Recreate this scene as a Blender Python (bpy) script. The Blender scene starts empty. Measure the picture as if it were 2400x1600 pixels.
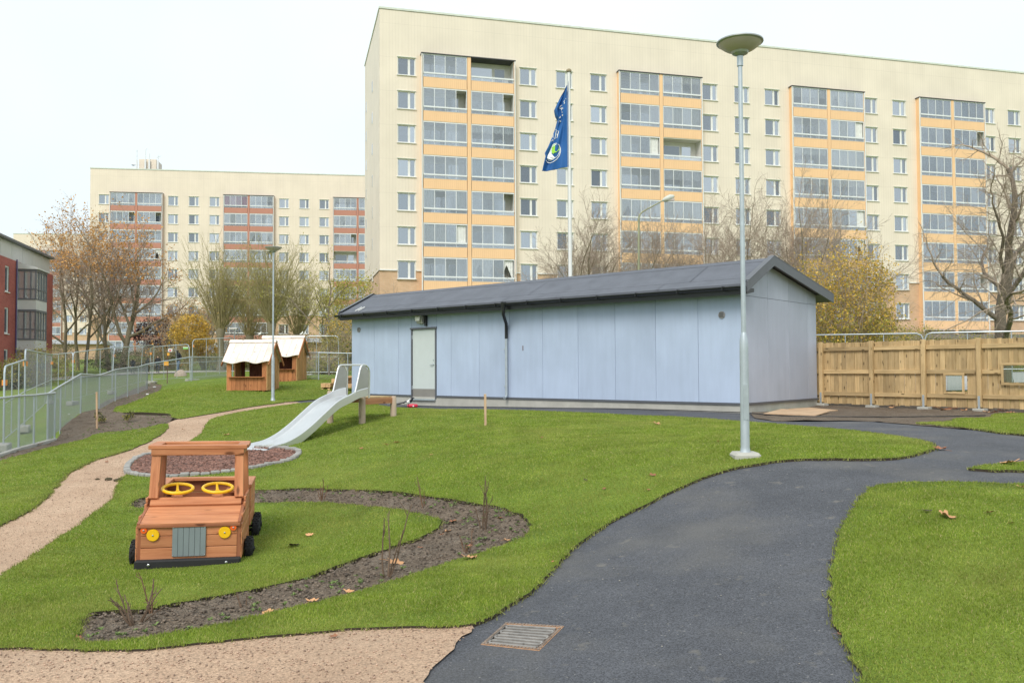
import bpy, bmesh, math, random
import numpy as np
from mathutils import Vector, Matrix
from mathutils.geometry import delaunay_2d_cdt

SC = bpy.context.scene
COL = SC.collection
random.seed(7); RNG = np.random.default_rng(7)

# ------------------------------------------------------------------ camera, sky, sun, exposure
FPX, PITCH, ROLL = 1998.4, 0.0316, 0.0049          # focal length in photo pixels (2400 wide), tilt up, roll
cd = bpy.data.cameras.new('camera'); cam = bpy.data.objects.new('camera', cd); COL.objects.link(cam)
cd.sensor_width = 36.0; cd.lens = FPX / 2400 * 36.0; cd.clip_end = 6000; cd.clip_start = 0.05
cam.matrix_world = Matrix.Rotation(math.pi / 2 + PITCH, 4, 'X') @ Matrix.Rotation(-ROLL, 4, 'Z')
SC.camera = cam

SUN_EL, SUN_AZ = math.radians(46), math.radians(200)   # azimuth clockwise from +Y: behind the camera, a little left
w = bpy.data.worlds.new('World'); SC.world = w; w.use_nodes = True
nt = w.node_tree; nt.nodes.clear()
sky = nt.nodes.new('ShaderNodeTexSky'); sky.sky_type = 'NISHITA'; sky.sun_disc = False
sky.sun_elevation = SUN_EL; sky.sun_rotation = SUN_AZ; sky.air_density = 1.0; sky.dust_density = 4.0; sky.ozone_density = 1.0
tc = nt.nodes.new('ShaderNodeTexCoord'); nz = nt.nodes.new('ShaderNodeTexNoise')
nz.inputs['Scale'].default_value = 1.6; nz.inputs['Detail'].default_value = 4
nt.links.new(tc.outputs['Generated'], nz.inputs['Vector'])
cr = nt.nodes.new('ShaderNodeValToRGB')
cr.color_ramp.elements[0].position = 0.35; cr.color_ramp.elements[0].color = (5.9, 6.75, 7.1, 1)
cr.color_ramp.elements[1].position = 0.7; cr.color_ramp.elements[1].color = (6.95, 7.45, 7.6, 1)
nt.links.new(nz.outputs['Fac'], cr.inputs['Fac'])
mx = nt.nodes.new('ShaderNodeMixRGB'); mx.inputs['Fac'].default_value = 0.9     # full overcast: cloud layer over the clear sky
nt.links.new(sky.outputs['Color'], mx.inputs['Color1']); nt.links.new(cr.outputs['Color'], mx.inputs['Color2'])
bg = nt.nodes.new('ShaderNodeBackground'); bg.inputs['Strength'].default_value = 0.1
nt.links.new(mx.outputs['Color'], bg.inputs['Color'])
wo = nt.nodes.new('ShaderNodeOutputWorld'); nt.links.new(bg.outputs['Background'], wo.inputs['Surface'])

sl = bpy.data.lights.new('sun', 'SUN'); sl.energy = 1.5; sl.angle = math.radians(24); sl.color = (1.0, 0.95, 0.88)
so = bpy.data.objects.new('sun', sl); COL.objects.link(so)
sd = Vector((math.sin(SUN_AZ) * math.cos(SUN_EL), math.cos(SUN_AZ) * math.cos(SUN_EL), math.sin(SUN_EL)))
so.rotation_euler = sd.to_track_quat('Z', 'Y').to_euler(); so.location = sd * 100
vs = SC.view_settings; vs.view_transform = 'Standard'; vs.look = 'None'; vs.exposure = 0.66; vs.gamma = 1.0
vs.use_curve_mapping = False
SC.render.engine = 'CYCLES'
SC.cycles.max_bounces = 6; SC.cycles.transparent_max_bounces = 24
SC.cycles.use_denoising = True

# ------------------------------------------------------------------ materials
MATS = {}
def nmat(name):
    m = bpy.data.materials.new(name); m.use_nodes = True
    n = m.node_tree; b = n.nodes['Principled BSDF']; MATS[name] = m
    return m, n, b
def N(n, t, **k):
    x = n.nodes.new(t)
    for a, v in k.items():
        if a.startswith('_'): setattr(x, a[1:], v)
        else: x.inputs[a.replace('__', ' ')].default_value = v
    return x
def coords(n, rnd=True, which='Object'):
    tc = N(n, 'ShaderNodeTexCoord')
    if not rnd: return tc.outputs[which]
    oi = N(n, 'ShaderNodeObjectInfo'); mu = N(n, 'ShaderNodeMath', _operation='MULTIPLY'); mu.inputs[1].default_value = 57.0
    n.links.new(oi.outputs['Random'], mu.inputs[0])
    ad = N(n, 'ShaderNodeVectorMath', _operation='ADD')
    n.links.new(tc.outputs[which], ad.inputs[0]); n.links.new(mu.outputs[0], ad.inputs[1])
    return ad.outputs[0]
def scaled(n, vec, s):
    v = N(n, 'ShaderNodeVectorMath', _operation='MULTIPLY'); v.inputs[1].default_value = s
    n.links.new(vec, v.inputs[0]); return v.outputs[0]
def ramp(n, fac, stops):
    r = N(n, 'ShaderNodeValToRGB'); e = r.color_ramp.elements
    while len(e) < len(stops): e.new(0.5)
    for i, (p, c) in enumerate(stops):
        e[i].position = p; e[i].color = (c, c, c, 1) if not hasattr(c, '__len__') else (*c[:3], 1)
    n.links.new(fac, r.inputs['Fac']); return r.outputs['Color']
def mixc(n, a, b, fac, mode='MIX'):
    m = N(n, 'ShaderNodeMixRGB', _blend_type=mode)
    for s, i in ((fac, 'Fac'), (a, 'Color1'), (b, 'Color2')):
        if isinstance(s, (int, float)): m.inputs[i].default_value = s
        elif isinstance(s, tuple): m.inputs[i].default_value = (*s[:3], 1)
        else: n.links.new(s, m.inputs[i])
    return m.outputs['Color']
def bumpn(n, b, h, strength=0.3, dist=0.01, prev=None):
    u = N(n, 'ShaderNodeBump'); u.inputs['Strength'].default_value = strength; u.inputs['Distance'].default_value = dist
    n.links.new(h, u.inputs['Height'])
    if prev is not None: n.links.new(prev, u.inputs['Normal'])
    n.links.new(u.outputs['Normal'], b.inputs['Normal']); return u.outputs['Normal']
def vmul(c, k): return tuple(min(1, x * k) for x in c)

def M(name, col, rough=0.6, metal=0.0, var=0.12, scale=4.0, bump=0.0, bscale=60.0, bdist=0.005, objr=0.0, island=0.0, spec=0.5, transl=0.0):
    if name in MATS: return MATS[name]
    m, n, b = nmat(name)
    v = coords(n)
    t = N(n, 'ShaderNodeTexNoise', Scale=scale, Detail=6.0, Roughness=0.6); n.links.new(v, t.inputs['Vector'])
    c = ramp(n, t.outputs['Fac'], [(0.25, vmul(col, 1 - var)), (0.75, vmul(col, 1 + var))])
    for amt, node, out in ((objr, 'ShaderNodeObjectInfo', 'Random'), (island, 'ShaderNodeNewGeometry', 'Random Per Island')):
        if amt:
            o = N(n, node); mr = N(n, 'ShaderNodeMapRange'); mr.inputs['To Min'].default_value = 1 - amt; mr.inputs['To Max'].default_value = 1 + amt
            n.links.new(o.outputs[out], mr.inputs['Value']); c = mixc(n, c, mr.outputs[0], 1.0, 'MULTIPLY')
    n.links.new(c, b.inputs['Base Color'])
    b.inputs['Roughness'].default_value = rough; b.inputs['Metallic'].default_value = metal; b.inputs['Specular IOR Level'].default_value = spec
    if bump:
        t2 = N(n, 'ShaderNodeTexNoise', Scale=bscale, Detail=5.0); n.links.new(v, t2.inputs['Vector']); bumpn(n, b, t2.outputs['Fac'], bump, bdist)
    if transl:
        tr = N(n, 'ShaderNodeBsdfTranslucent'); n.links.new(c, tr.inputs['Color'])
        ms = N(n, 'ShaderNodeMixShader'); ms.inputs[0].default_value = transl
        n.links.new(b.outputs[0], ms.inputs[1]); n.links.new(tr.outputs[0], ms.inputs[2])
        n.links.new(ms.outputs[0], n.nodes['Material Output'].inputs['Surface'])
    return m

def wood(name, ca, cb_, rough=0.65, grain=14.0, knots=True, objr=0.18, dirt=None):
    """planks run along local X"""
    m, n, b = nmat(name)
    v = coords(n)
    t = N(n, 'ShaderNodeTexNoise', Scale=1.0, Detail=5.0, Roughness=0.65, Distortion=0.6)
    n.links.new(scaled(n, v, (1.6, grain * 2.2, grain * 2.2)), t.inputs['Vector'])
    c = ramp(n, t.outputs['Fac'], [(0.3, ca), (0.62, cb_)])
    big = N(n, 'ShaderNodeTexNoise', Scale=2.0, Detail=3.0); n.links.new(v, big.inputs['Vector'])
    c = mixc(n, c, ramp(n, big.outputs['Fac'], [(0.3, 0.82), (0.7, 1.12)]), 1.0, 'MULTIPLY')
    if knots:
        vo = N(n, 'ShaderNodeTexVoronoi', Scale=1.0); n.links.new(scaled(n, v, (3.2, 9.0, 9.0)), vo.inputs['Vector'])
        k = ramp(n, vo.outputs['Distance'], [(0.10, 1.0), (0.19, 0.0)])
        c = mixc(n, c, vmul(ca, 0.42), k)
    oi = N(n, 'ShaderNodeObjectInfo'); mr = N(n, 'ShaderNodeMapRange'); mr.inputs['To Min'].default_value = 1 - objr; mr.inputs['To Max'].default_value = 1 + objr
    n.links.new(oi.outputs['Random'], mr.inputs['Value']); c = mixc(n, c, mr.outputs[0], 1.0, 'MULTIPLY')
    n.links.new(c, b.inputs['Base Color']); b.inputs['Roughness'].default_value = rough; b.inputs['Specular IOR Level'].default_value = 0.3
    bumpn(n, b, t.outputs['Fac'], 0.25, 0.004)
    return m

def glass(name, tint=(0.75, 0.82, 0.86), gloss=0.22, trans=0.6, body=(0.10, 0.12, 0.14)):
    m, n, b = nmat(name); n.nodes.remove(b)
    out = n.nodes['Material Output']
    tr = N(n, 'ShaderNodeBsdfTransparent'); tr.inputs['Color'].default_value = (*tint, 1)
    di = N(n, 'ShaderNodeBsdfDiffuse'); di.inputs['Color'].default_value = (*body, 1)
    gl = N(n, 'ShaderNodeBsdfGlossy'); gl.inputs['Roughness'].default_value = 0.04; gl.inputs['Color'].default_value = (0.9, 0.95, 1, 1)
    m1 = N(n, 'ShaderNodeMixShader'); m1.inputs[0].default_value = 1 - trans
    n.links.new(tr.outputs[0], m1.inputs[1]); n.links.new(di.outputs[0], m1.inputs[2])
    fr = N(n, 'ShaderNodeLayerWeight'); fr.inputs['Blend'].default_value = 0.35
    mr = N(n, 'ShaderNodeMapRange'); mr.inputs['To Min'].default_value = gloss; mr.inputs['To Max'].default_value = 0.9
    n.links.new(fr.outputs['Fresnel'], mr.inputs['Value'])
    oi = N(n, 'ShaderNodeObjectInfo'); vr = N(n, 'ShaderNodeMapRange'); vr.inputs['To Min'].default_value = gloss * .4; vr.inputs['To Max'].default_value = gloss * 2.0
    n.links.new(oi.outputs['Random'], vr.inputs['Value']); n.links.new(vr.outputs[0], mr.inputs['To Min'])
    m2 = N(n, 'ShaderNodeMixShader'); n.links.new(mr.outputs[0], m2.inputs[0])
    n.links.new(m1.outputs[0], m2.inputs[1]); n.links.new(gl.outputs[0], m2.inputs[2])
    n.links.new(m2.outputs[0], out.inputs['Surface']); return m

def cladding(name, col, pitch, duty=0.16, seam=2.8, seamoff=0.0):
    """sheet cladding: vertical ribs along local X, a horizontal sheet joint every storey, weathering"""
    m, n, b = nmat(name)
    tc = N(n, 'ShaderNodeTexCoord'); sp = N(n, 'ShaderNodeSeparateXYZ'); n.links.new(tc.outputs['Object'], sp.inputs[0])
    ad = N(n, 'ShaderNodeMath', _operation='ADD'); n.links.new(sp.outputs['X'], ad.inputs[0]); n.links.new(sp.outputs['Y'], ad.inputs[1])
    dv = N(n, 'ShaderNodeMath', _operation='DIVIDE'); dv.inputs[1].default_value = pitch; n.links.new(ad.outputs[0], dv.inputs[0])
    fr = N(n, 'ShaderNodeMath', _operation='FRACT'); n.links.new(dv.outputs[0], fr.inputs[0])
    h = ramp(n, fr.outputs[0], [(0.0, 1.0), (duty * 0.5, 0.0), (duty, 0.0), (duty * 1.6, 1.0)])
    t = N(n, 'ShaderNodeTexNoise', Scale=0.35, Detail=5.0); n.links.new(tc.outputs['Object'], t.inputs['Vector'])
    c = ramp(n, t.outputs['Fac'], [(0.3, vmul(col, 0.94)), (0.7, vmul(col, 1.05))])
    st = N(n, 'ShaderNodeTexNoise', Scale=1.0, Detail=4.0); n.links.new(scaled(n, tc.outputs['Object'], (2.2, 2.2, 0.12)), st.inputs['Vector'])
    c = mixc(n, c, ramp(n, st.outputs['Fac'], [(0.35, 0.965), (0.6, 1.0)]), 1.0, 'MULTIPLY')
    c = mixc(n, c, ramp(n, h, [(0.0, 0.92), (1.0, 1.0)]), 1.0, 'MULTIPLY')
    if seam:
        a2 = N(n, 'ShaderNodeMath', _operation='ADD'); a2.inputs[1].default_value = seamoff; n.links.new(sp.outputs['Z'], a2.inputs[0])
        d2 = N(n, 'ShaderNodeMath', _operation='DIVIDE'); d2.inputs[1].default_value = seam; n.links.new(a2.outputs[0], d2.inputs[0])
        f2 = N(n, 'ShaderNodeMath', _operation='FRACT'); n.links.new(d2.outputs[0], f2.inputs[0])
        c = mixc(n, c, ramp(n, f2.outputs[0], [(0.0, 0.82), (0.012, 1.0)]), 1.0, 'MULTIPLY')
    n.links.new(c, b.inputs['Base Color']); b.inputs['Roughness'].default_value = 0.55
    bumpn(n, b, h, 0.3, 0.02); return m

def bricks(name, c1, c2, mortar, scale=1.0):
    m, n, b = nmat(name)
    tc = N(n, 'ShaderNodeTexCoord'); sp = N(n, 'ShaderNodeSeparateXYZ'); n.links.new(tc.outputs['Object'], sp.inputs[0])
    ad = N(n, 'ShaderNodeMath', _operation='ADD'); n.links.new(sp.outputs['X'], ad.inputs[0]); n.links.new(sp.outputs['Y'], ad.inputs[1])
    cb = N(n, 'ShaderNodeCombineXYZ'); n.links.new(ad.outputs[0], cb.inputs['X']); n.links.new(sp.outputs['Z'], cb.inputs['Y'])
    br = N(n, 'ShaderNodeTexBrick', Scale=1.0 / scale); br.inputs['Brick Width'].default_value = 0.26; br.inputs['Row Height'].default_value = 0.075; br.inputs['Mortar Size'].default_value = 0.008
    br.inputs['Color1'].default_value = (*c1, 1); br.inputs['Color2'].default_value = (*c2, 1); br.inputs['Mortar'].default_value = (*mortar, 1)
    n.links.new(cb.outputs[0], br.inputs['Vector'])
    t = N(n, 'ShaderNodeTexNoise', Scale=0.8, Detail=5.0); n.links.new(tc.outputs['Object'], t.inputs['Vector'])
    c = mixc(n, br.outputs['Color'], ramp(n, t.outputs['Fac'], [(0.3, 0.85), (0.7, 1.1)]), 1.0, 'MULTIPLY')
    n.links.new(c, b.inputs['Base Color']); b.inputs['Roughness'].default_value = 0.85
    bumpn(n, b, br.outputs['Fac'], -0.3, 0.01); return m

# ------------------------------------------------------------------ object helpers
def link(o, parent=None):
    COL.objects.link(o)
    if parent is not None: o.parent = parent
    return o
def tag(o, label=None, cat=None, group=None, kind=None):
    if label: o['label'] = label
    if cat: o['category'] = cat
    if group: o['group'] = group
    if kind: o['kind'] = kind
    return o
def empty(name, loc=(0, 0, 0), rz=0.0):
    o = bpy.data.objects.new(name, None); o.empty_display_size = 0.2; link(o); o.location = loc; o.rotation_euler = (0, 0, rz); return o
def mesh_np(name, verts, faces, mat=None, smooth=False):
    """verts (n,3), faces (m,k) arrays"""
    me = bpy.data.meshes.new(name); verts = np.asarray(verts, np.float32); faces = np.asarray(faces, np.int32)
    k = faces.shape[1]; me.vertices.add(len(verts)); me.vertices.foreach_set('co', verts.ravel())
    me.loops.add(faces.size); me.loops.foreach_set('vertex_index', faces.ravel())
    me.polygons.add(len(faces)); me.polygons.foreach_set('loop_start', np.arange(0, faces.size, k, dtype=np.int32))
    if smooth: me.polygons.foreach_set('use_smooth', np.ones(len(faces), bool))
    me.update(calc_edges=True)
    if mat: me.materials.append(mat)
    return me
def obj(name, me, parent=None, loc=None, rot=None):
    o = bpy.data.objects.new(name, me); link(o, parent)
    if loc is not None: o.location = loc
    if rot is not None: o.rotation_euler = rot
    return o

class MB:
    """collects shapes into one mesh"""
    def __init__(s): s.v = []; s.f = []; s.mi = []; s.cur = 0
    def add(s, vs, fs):
        o = len(s.v); s.v += [tuple(p) for p in vs]; s.f += [tuple(i + o for i in f) for f in fs]; s.mi += [s.cur] * len(fs); return s
    def box(s, c, d, rot=None):
        x, y, z = (q / 2 for q in d)
        vs = [Vector((sx * x, sy * y, sz * z)) for sx in (-1, 1) for sy in (-1, 1) for sz in (-1, 1)]
        if rot is not None: vs = [rot @ p for p in vs]
        vs = [p + Vector(c) for p in vs]
        return s.add(vs, [(0, 1, 3, 2), (4, 6, 7, 5), (0, 4, 5, 1), (2, 3, 7, 6), (0, 2, 6, 4), (1, 5, 7, 3)])
    def b2(s, lo, hi):
        return s.box([(a + b) / 2 for a, b in zip(lo, hi)], [b - a for a, b in zip(lo, hi)])
    def quad(s, a, b, c, d): return s.add([a, b, c, d], [(0, 1, 2, 3)])
    def tube(s, pts, r, n=10, caps=True, closed=False):
        pts = [Vector(p) for p in pts]; m = len(pts); rs = r if hasattr(r, '__len__') else [r] * m
        vs = []; fs = []; up = None
        for i, p in enumerate(pts):
            if closed: t = pts[(i + 1) % m] - pts[i - 1]
            else: t = pts[min(i + 1, m - 1)] - pts[max(i - 1, 0)]
            t.normalize()
            if up is None: up = Vector((0, 0, 1)) if abs(t.z) < 0.9 else Vector((1, 0, 0))
            a = t.cross(up); 
            if a.length < 1e-4: a = t.cross(Vector((1, 0.3, 0.2)))
            a.normalize(); b = a.cross(t).normalized(); up = b
            vs += [p + (a * math.cos(2 * math.pi * j / n) + b * math.sin(2 * math.pi * j / n)) * rs[i] for j in range(n)]
        for i in range(m if closed else m - 1):
            i2 = (i + 1) % m
            for j in range(n): fs.append((i * n + j, i * n + (j + 1) % n, i2 * n + (j + 1) % n, i2 * n + j))
        if caps and not closed: fs += [tuple(range(n - 1, -1, -1)), tuple((m - 1) * n + j for j in range(n))]
        return s.add(vs, fs)
    def lathe(s, prof, n=20, c=(0, 0, 0), M4=None):
        vs = []; fs = []; m = len(prof)
        for r, z in prof:
            for j in range(n):
                a = 2 * math.pi * j / n; vs.append(Vector((r * math.cos(a), r * math.sin(a), z)))
        if M4 is not None: vs = [M4 @ p for p in vs]
        vs = [p + Vector(c) for p in vs]
        for i in range(m - 1):
            for j in range(n): fs.append((i * n + j, i * n + (j + 1) % n, (i + 1) * n + (j + 1) % n, (i + 1) * n + j))
        if prof[0][0] > 1e-6: fs.append(tuple(range(n - 1, -1, -1)))
        if prof[-1][0] > 1e-6: fs.append(tuple((m - 1) * n + j for j in range(n)))
        return s.add(vs, fs)
    def prism(s, poly, d, axis=1):
        """polygon in (u, w) extruded along axis from d[0] to d[1]"""
        k = len(poly); vs = []
        for q in d:
            for u, w_ in poly:
                p = [u, w_]; p.insert(axis, q); vs.append(tuple(p))
        fs = [tuple(range(k)), tuple(range(2 * k - 1, k - 1, -1))] + [(i, i + k, (i + 1) % k + k, (i + 1) % k) for i in range(k)]
        return s.add(vs, fs)
    def mesh(s, name, mats, smooth=False, bevel=0.0):
        me = bpy.data.meshes.new(name); me.from_pydata(s.v, [], s.f)
        for m in (mats if isinstance(mats, (list, tuple)) else [mats]): me.materials.append(m)
        if any(s.mi): me.polygons.foreach_set('material_index', s.mi)
        bm = bmesh.new(); bm.from_mesh(me); bmesh.ops.recalc_face_normals(bm, faces=bm.faces)
        if bevel: bmesh.ops.bevel(bm, geom=bm.edges[:], offset=bevel, segments=1, affect='EDGES', clamp_overlap=True)
        bm.to_mesh(me); bm.free()
        if smooth:
            me.polygons.foreach_set('use_smooth', [True] * len(me.polygons))
            me.set_sharp_from_angle(angle=math.radians(38))
        me.update(); return me
    def build(s, name, mats, parent=None, smooth=False, bevel=0.0, loc=None):
        return obj(name, s.mesh(name, mats, smooth, bevel), parent, loc)

_cb = {}
def cbox(name, d, mat, bev=0.004):
    k = (tuple(round(x, 4) for x in d), mat.name, bev)
    if k not in _cb: _cb[k] = MB().box((0, 0, 0), d).mesh(name, mat, bevel=bev)
    return _cb[k]
def plank(parent, name, p0, p1, w_, t, mat, normal=(0, 0, 1), bev=0.004):
    """box from p0 to p1 (local X along it), width w_ across, thickness t along normal"""
    p0, p1 = Vector(p0), Vector(p1); x = (p1 - p0); L = x.length; x.normalize()
    z = Vector(normal); z = (z - x * z.dot(x)).normalized(); y = z.cross(x)
    o = bpy.data.objects.new(name, cbox(name, (L, w_, t), mat, bev)); link(o, parent)
    o.matrix_local = Matrix.Translation((p0 + p1) / 2) @ Matrix((x, y, z)).transposed().to_4x4()
    return o
def copy_tree(o, parent=None):
    c = o.copy(); COL.objects.link(c)
    if parent is not None: c.parent = parent
    for ch in list(o.children): copy_tree(ch, c)
    return c

# ------------------------------------------------------------------ from a spot in the photograph to a ray
_cp, _sp, _cr, _sr = math.cos(PITCH), math.sin(PITCH), math.cos(ROLL), math.sin(ROLL)
def ray(px, py):
    X, Y = px - 1200, py - 800; Xr = X * _cr - Y * _sr; Yr = X * _sr + Y * _cr
    return np.array([Xr / FPX, _cp + Yr / FPX * _sp, _sp - Yr / FPX * _cp])
def at_d(px, py, d):
    r = ray(px, py); return Vector(r * (d / r[1]))
def V(*p): return [(x * 1.020408, y * 1.020408) for x, y in p]
def crop(ox, oy, s):
    return lambda *p: [(ox + x / s, oy + y / s) for x, y in p]
C4 = crop(0, 780, 2.614); C6 = crop(500, 760, 4.612); CF = crop(1880, 740, 4.127); C7 = crop(0, 800, 5.226)

# ------------------------------------------------------------------ terrain: smooth surface through surveyed spots
CTRL = [  # (photo x, photo y, height relative to the lens)
 (1200,1590,-1.6),(300,1590,-1.64),(2200,1590,-1.55),(1230,1490,-1.6),(0,1510,-1.68),(700,1480,-1.63),
 (440,1330,-1.85),(560,1180,-1.75),(1200,1230,-1.6),(900,1250,-1.72),(700,1400,-1.74),(1000,1420,-1.62),
 (1700,1200,-1.30),(1750,1072,-1.04),(1450,1200,-1.42),(2100,1100,-1.05),(2200,1220,-1.22),(2380,1450,-1.46),(2390,1100,-1.05),
 (1760,968,-1.057),(826,935,-1.02),(1912,950,-1.03),(1300,957,-1.05),(1500,1010,-1.06),(1200,1040,-1.15),(1100,1110,-1.35),
 (1926,955,-1.05),(2296,966,-1.05),(2400,985,-1.05),(849,992,-1.10),(922,975,-1.0),(640,1066,-1.47),(700,1030,-1.33),(600,1085,-1.53),(330,1118,-1.62),(480,1120,-1.6),
 (150,1130,-1.70),(0,1250,-1.82),(0,1330,-1.84),(250,1060,-1.58),(470,1000,-1.32),(400,1005,-1.38),
 (639,941,-1.0),(578,916,-0.715),(690,895,-0.49),(560,955,-1.08),
 (130,1031,-1.6),(44,1058,-1.6),(0,1068,-1.6),(189,966.5,-1.19),(141.6,999,-1.40),(270,938.7,-1.06),(323,922.5,-0.96),(345,910,-0.80),
 (448,894.7,-0.52),(747,891.6,-0.43),(60,1003,-1.72),(120,943,-1.33),(168,940,-1.27),(356,900,-0.72),(420,888,-0.5),(560,885,-0.42)]
_pts = []
for px, py, z in CTRL:
    r = ray(px, py); _pts.append(r * (z / r[2]))
_pts += [np.array(p, float) for p in [(-10,75,-.08),(-40,75,.0),(-28,62,-.15),(-16,60,-.12),(-35,100,.9),(-64,128,2.5),(-25,133,2.5),(-110,185,3.5),(0,69,.0),(30,75,.1),(60,90,.3),
   (-34,57,-1.0),(-26,30,-1.6),(-16,12,-1.85),(10,30,-1.0),(20,26,-1.0),(30,40,-.6),(15,50,-.4),(-5,45,-.4),(80,60,0),(-80,60,-.2),(0,-6,-1.7),(9,-4,-1.6),(-9,-4,-1.75),(14,8,-1.1),(-12,5,-1.8),(0,160,2.5),(90,150,2.5)]]
_pts = np.array(_pts)
def _U(d2): return np.where(d2 > 1e-12, d2 * np.log(d2 + 1e-12), 0.0)
_S = 40.0
_xy = _pts[:, :2] / _S
_K = _U(((_xy[:, None] - _xy[None]) ** 2).sum(-1)) + np.eye(len(_xy)) * 3e-4
_Pm = np.c_[np.ones(len(_xy)), _xy]
_A = np.block([[_K, _Pm], [_Pm.T, np.zeros((3, 3))]])
_w = np.linalg.solve(_A, np.r_[_pts[:, 2], np.zeros(3)])
def hts(x, y):
    x = np.asarray(x, float); y = np.asarray(y, float); sh = x.shape
    q = np.c_[x.ravel(), y.ravel()]; out = np.empty(len(q))
    rr = np.hypot(q[:, 0], q[:, 1] - 40)
    k = np.minimum(1.0, 150.0 / np.maximum(rr, 1e-6)); qq = np.c_[q[:, 0] * k, 40 + (q[:, 1] - 40) * k] / _S
    for i in range(0, len(q), 20000):
        s = qq[i:i + 20000]
        out[i:i + 20000] = _U(((s[:, None] - _xy[None]) ** 2).sum(-1)) @ _w[:-3] + np.c_[np.ones(len(s)), s] @ _w[-3:]
    f = np.clip((rr - 110) / 60, 0, 1); out = out * (1 - f) + 2.5 * f
    return out.reshape(sh)
def h(x, y): return float(hts(np.array([x]), np.array([y]))[0])
def P(px, py, dz=0.0):
    """the ground spot seen at a photo pixel"""
    r = ray(px, py); s = np.concatenate([np.arange(2.5, 30, 0.1), np.arange(30, 140, 0.5)])
    z = hts(r[0] * s, r[1] * s) - r[2] * s
    i = np.nonzero(z > 0)[0]; i = int(i[0]) if len(i) else len(s) - 1
    a, b = s[max(i - 1, 0)], s[i]
    for _ in range(18):
        c = (a + b) / 2
        if h(r[0] * c, r[1] * c) - r[2] * c > 0: b = c
        else: a = c
    return Vector((r[0] * b, r[1] * b, h(r[0] * b, r[1] * b) + dz))
def Ps(pts): return [tuple(P(*p)[:2]) for p in pts]
def smooth_closed(pts, step=0.12, jit=0.0, corners=False):
    pts = [np.array(p) for p in pts]; n = len(pts); out = []
    for i in range(n):
        p0, p1, p2, p3 = pts[i - 1], pts[i], pts[(i + 1) % n], pts[(i + 2) % n]
        k = max(1, min(60, int(np.linalg.norm(p2 - p1) / step)))
        for j in range(k):
            t = j / k
            q = 0.5 * ((2 * p1) + (-p0 + p2) * t + (2 * p0 - 5 * p1 + 4 * p2 - p3) * t * t + (-p0 + 3 * p1 - 3 * p2 + p3) * t ** 3)
            out.append(q + (RNG.normal(0, jit, 2) if jit else 0))
    return out
def inside(poly, x, y):
    poly = np.asarray(poly); r = np.zeros(len(x), bool); x0, y0 = poly[-1]
    for x1, y1 in poly:
        c = (y0 > y) != (y1 > y)
        if abs(y1 - y0) > 1e-12: r ^= c & (x < (x1 - x0) * (y - y0) / (y1 - y0) + x0)
        x0, y0 = x1, y1
    return r
def sheet(name, outer, holes=(), dz=0.0, grid=0.4, mat=None, skirt=0.0, skirt_mat=None, rough=0.0, rscale=0.1):
    rings = [outer] + list(holes); pts = []; edges = []
    for rg in rings:
        o = len(pts); pts += [Vector((p[0], p[1])) for p in rg]; edges += [(o + i, o + (i + 1) % len(rg)) for i in range(len(rg))]
    nb = len(pts); A = np.array(outer); lo, hi = A.min(0), A.max(0)
    gx, gy = np.meshgrid(np.arange(lo[0], hi[0], grid), np.arange(lo[1], hi[1], grid)); gx = gx.ravel(); gy = gy.ravel()
    gx = gx + RNG.uniform(-.2, .2, len(gx)) * grid; gy = gy + RNG.uniform(-.2, .2, len(gy)) * grid
    k = inside(outer, gx, gy)
    for hp in holes: k &= ~inside(hp, gx, gy)
    pts += [Vector((a, b)) for a, b in zip(gx[k], gy[k])]
    v2, e2, f2, ov, oe, of = delaunay_2d_cdt(pts, edges, [], 0, 1e-5)
    v = np.array([(p.x, p.y) for p in v2]); f = np.array([t for t in f2 if len(t) == 3], int)
    c = v[f].mean(1); k = inside(outer, c[:, 0], c[:, 1])
    for hp in holes: k &= ~inside(hp, c[:, 0], c[:, 1])
    f = f[k]; z = hts(v[:, 0], v[:, 1]) + dz
    if rough:
        ph = RNG.normal(0, 1, len(v)); z = z + ph * rough
    a = v[f]; cr_ = (a[:, 1, 0] - a[:, 0, 0]) * (a[:, 2, 1] - a[:, 0, 1]) - (a[:, 1, 1] - a[:, 0, 1]) * (a[:, 2, 0] - a[:, 0, 0])
    f[cr_ < 0] = f[cr_ < 0][:, ::-1]
    vv = np.c_[v, z]; nf = len(f); faces = f
    if skirt:
        ec = {}
        for t in f:
            for i in range(3):
                e = (int(t[i]), int(t[(i + 1) % 3]))
                if (e[1], e[0]) in ec: del ec[(e[1], e[0])]
                else: ec[e] = 1
        o = len(vv); low = vv.copy(); low[:, 2] -= skirt; vv = np.r_[vv, low]
        sk = []
        for a_, b_ in ec: sk += [(b_, a_, a_ + o), (b_, a_ + o, b_ + o)]
        faces = np.r_[f, np.array(sk)]
    me = mesh_np(name, vv, faces, mat, smooth=True)
    if skirt and skirt_mat:
        me.materials.append(skirt_mat); mi = np.zeros(len(faces), np.int32); mi[nf:] = 1; me.polygons.foreach_set('material_index', mi)
        sm = np.ones(len(faces), bool); sm[nf:] = False; me.polygons.foreach_set('use_smooth', sm)
    return tag(obj(name, me), kind='structure')

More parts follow.
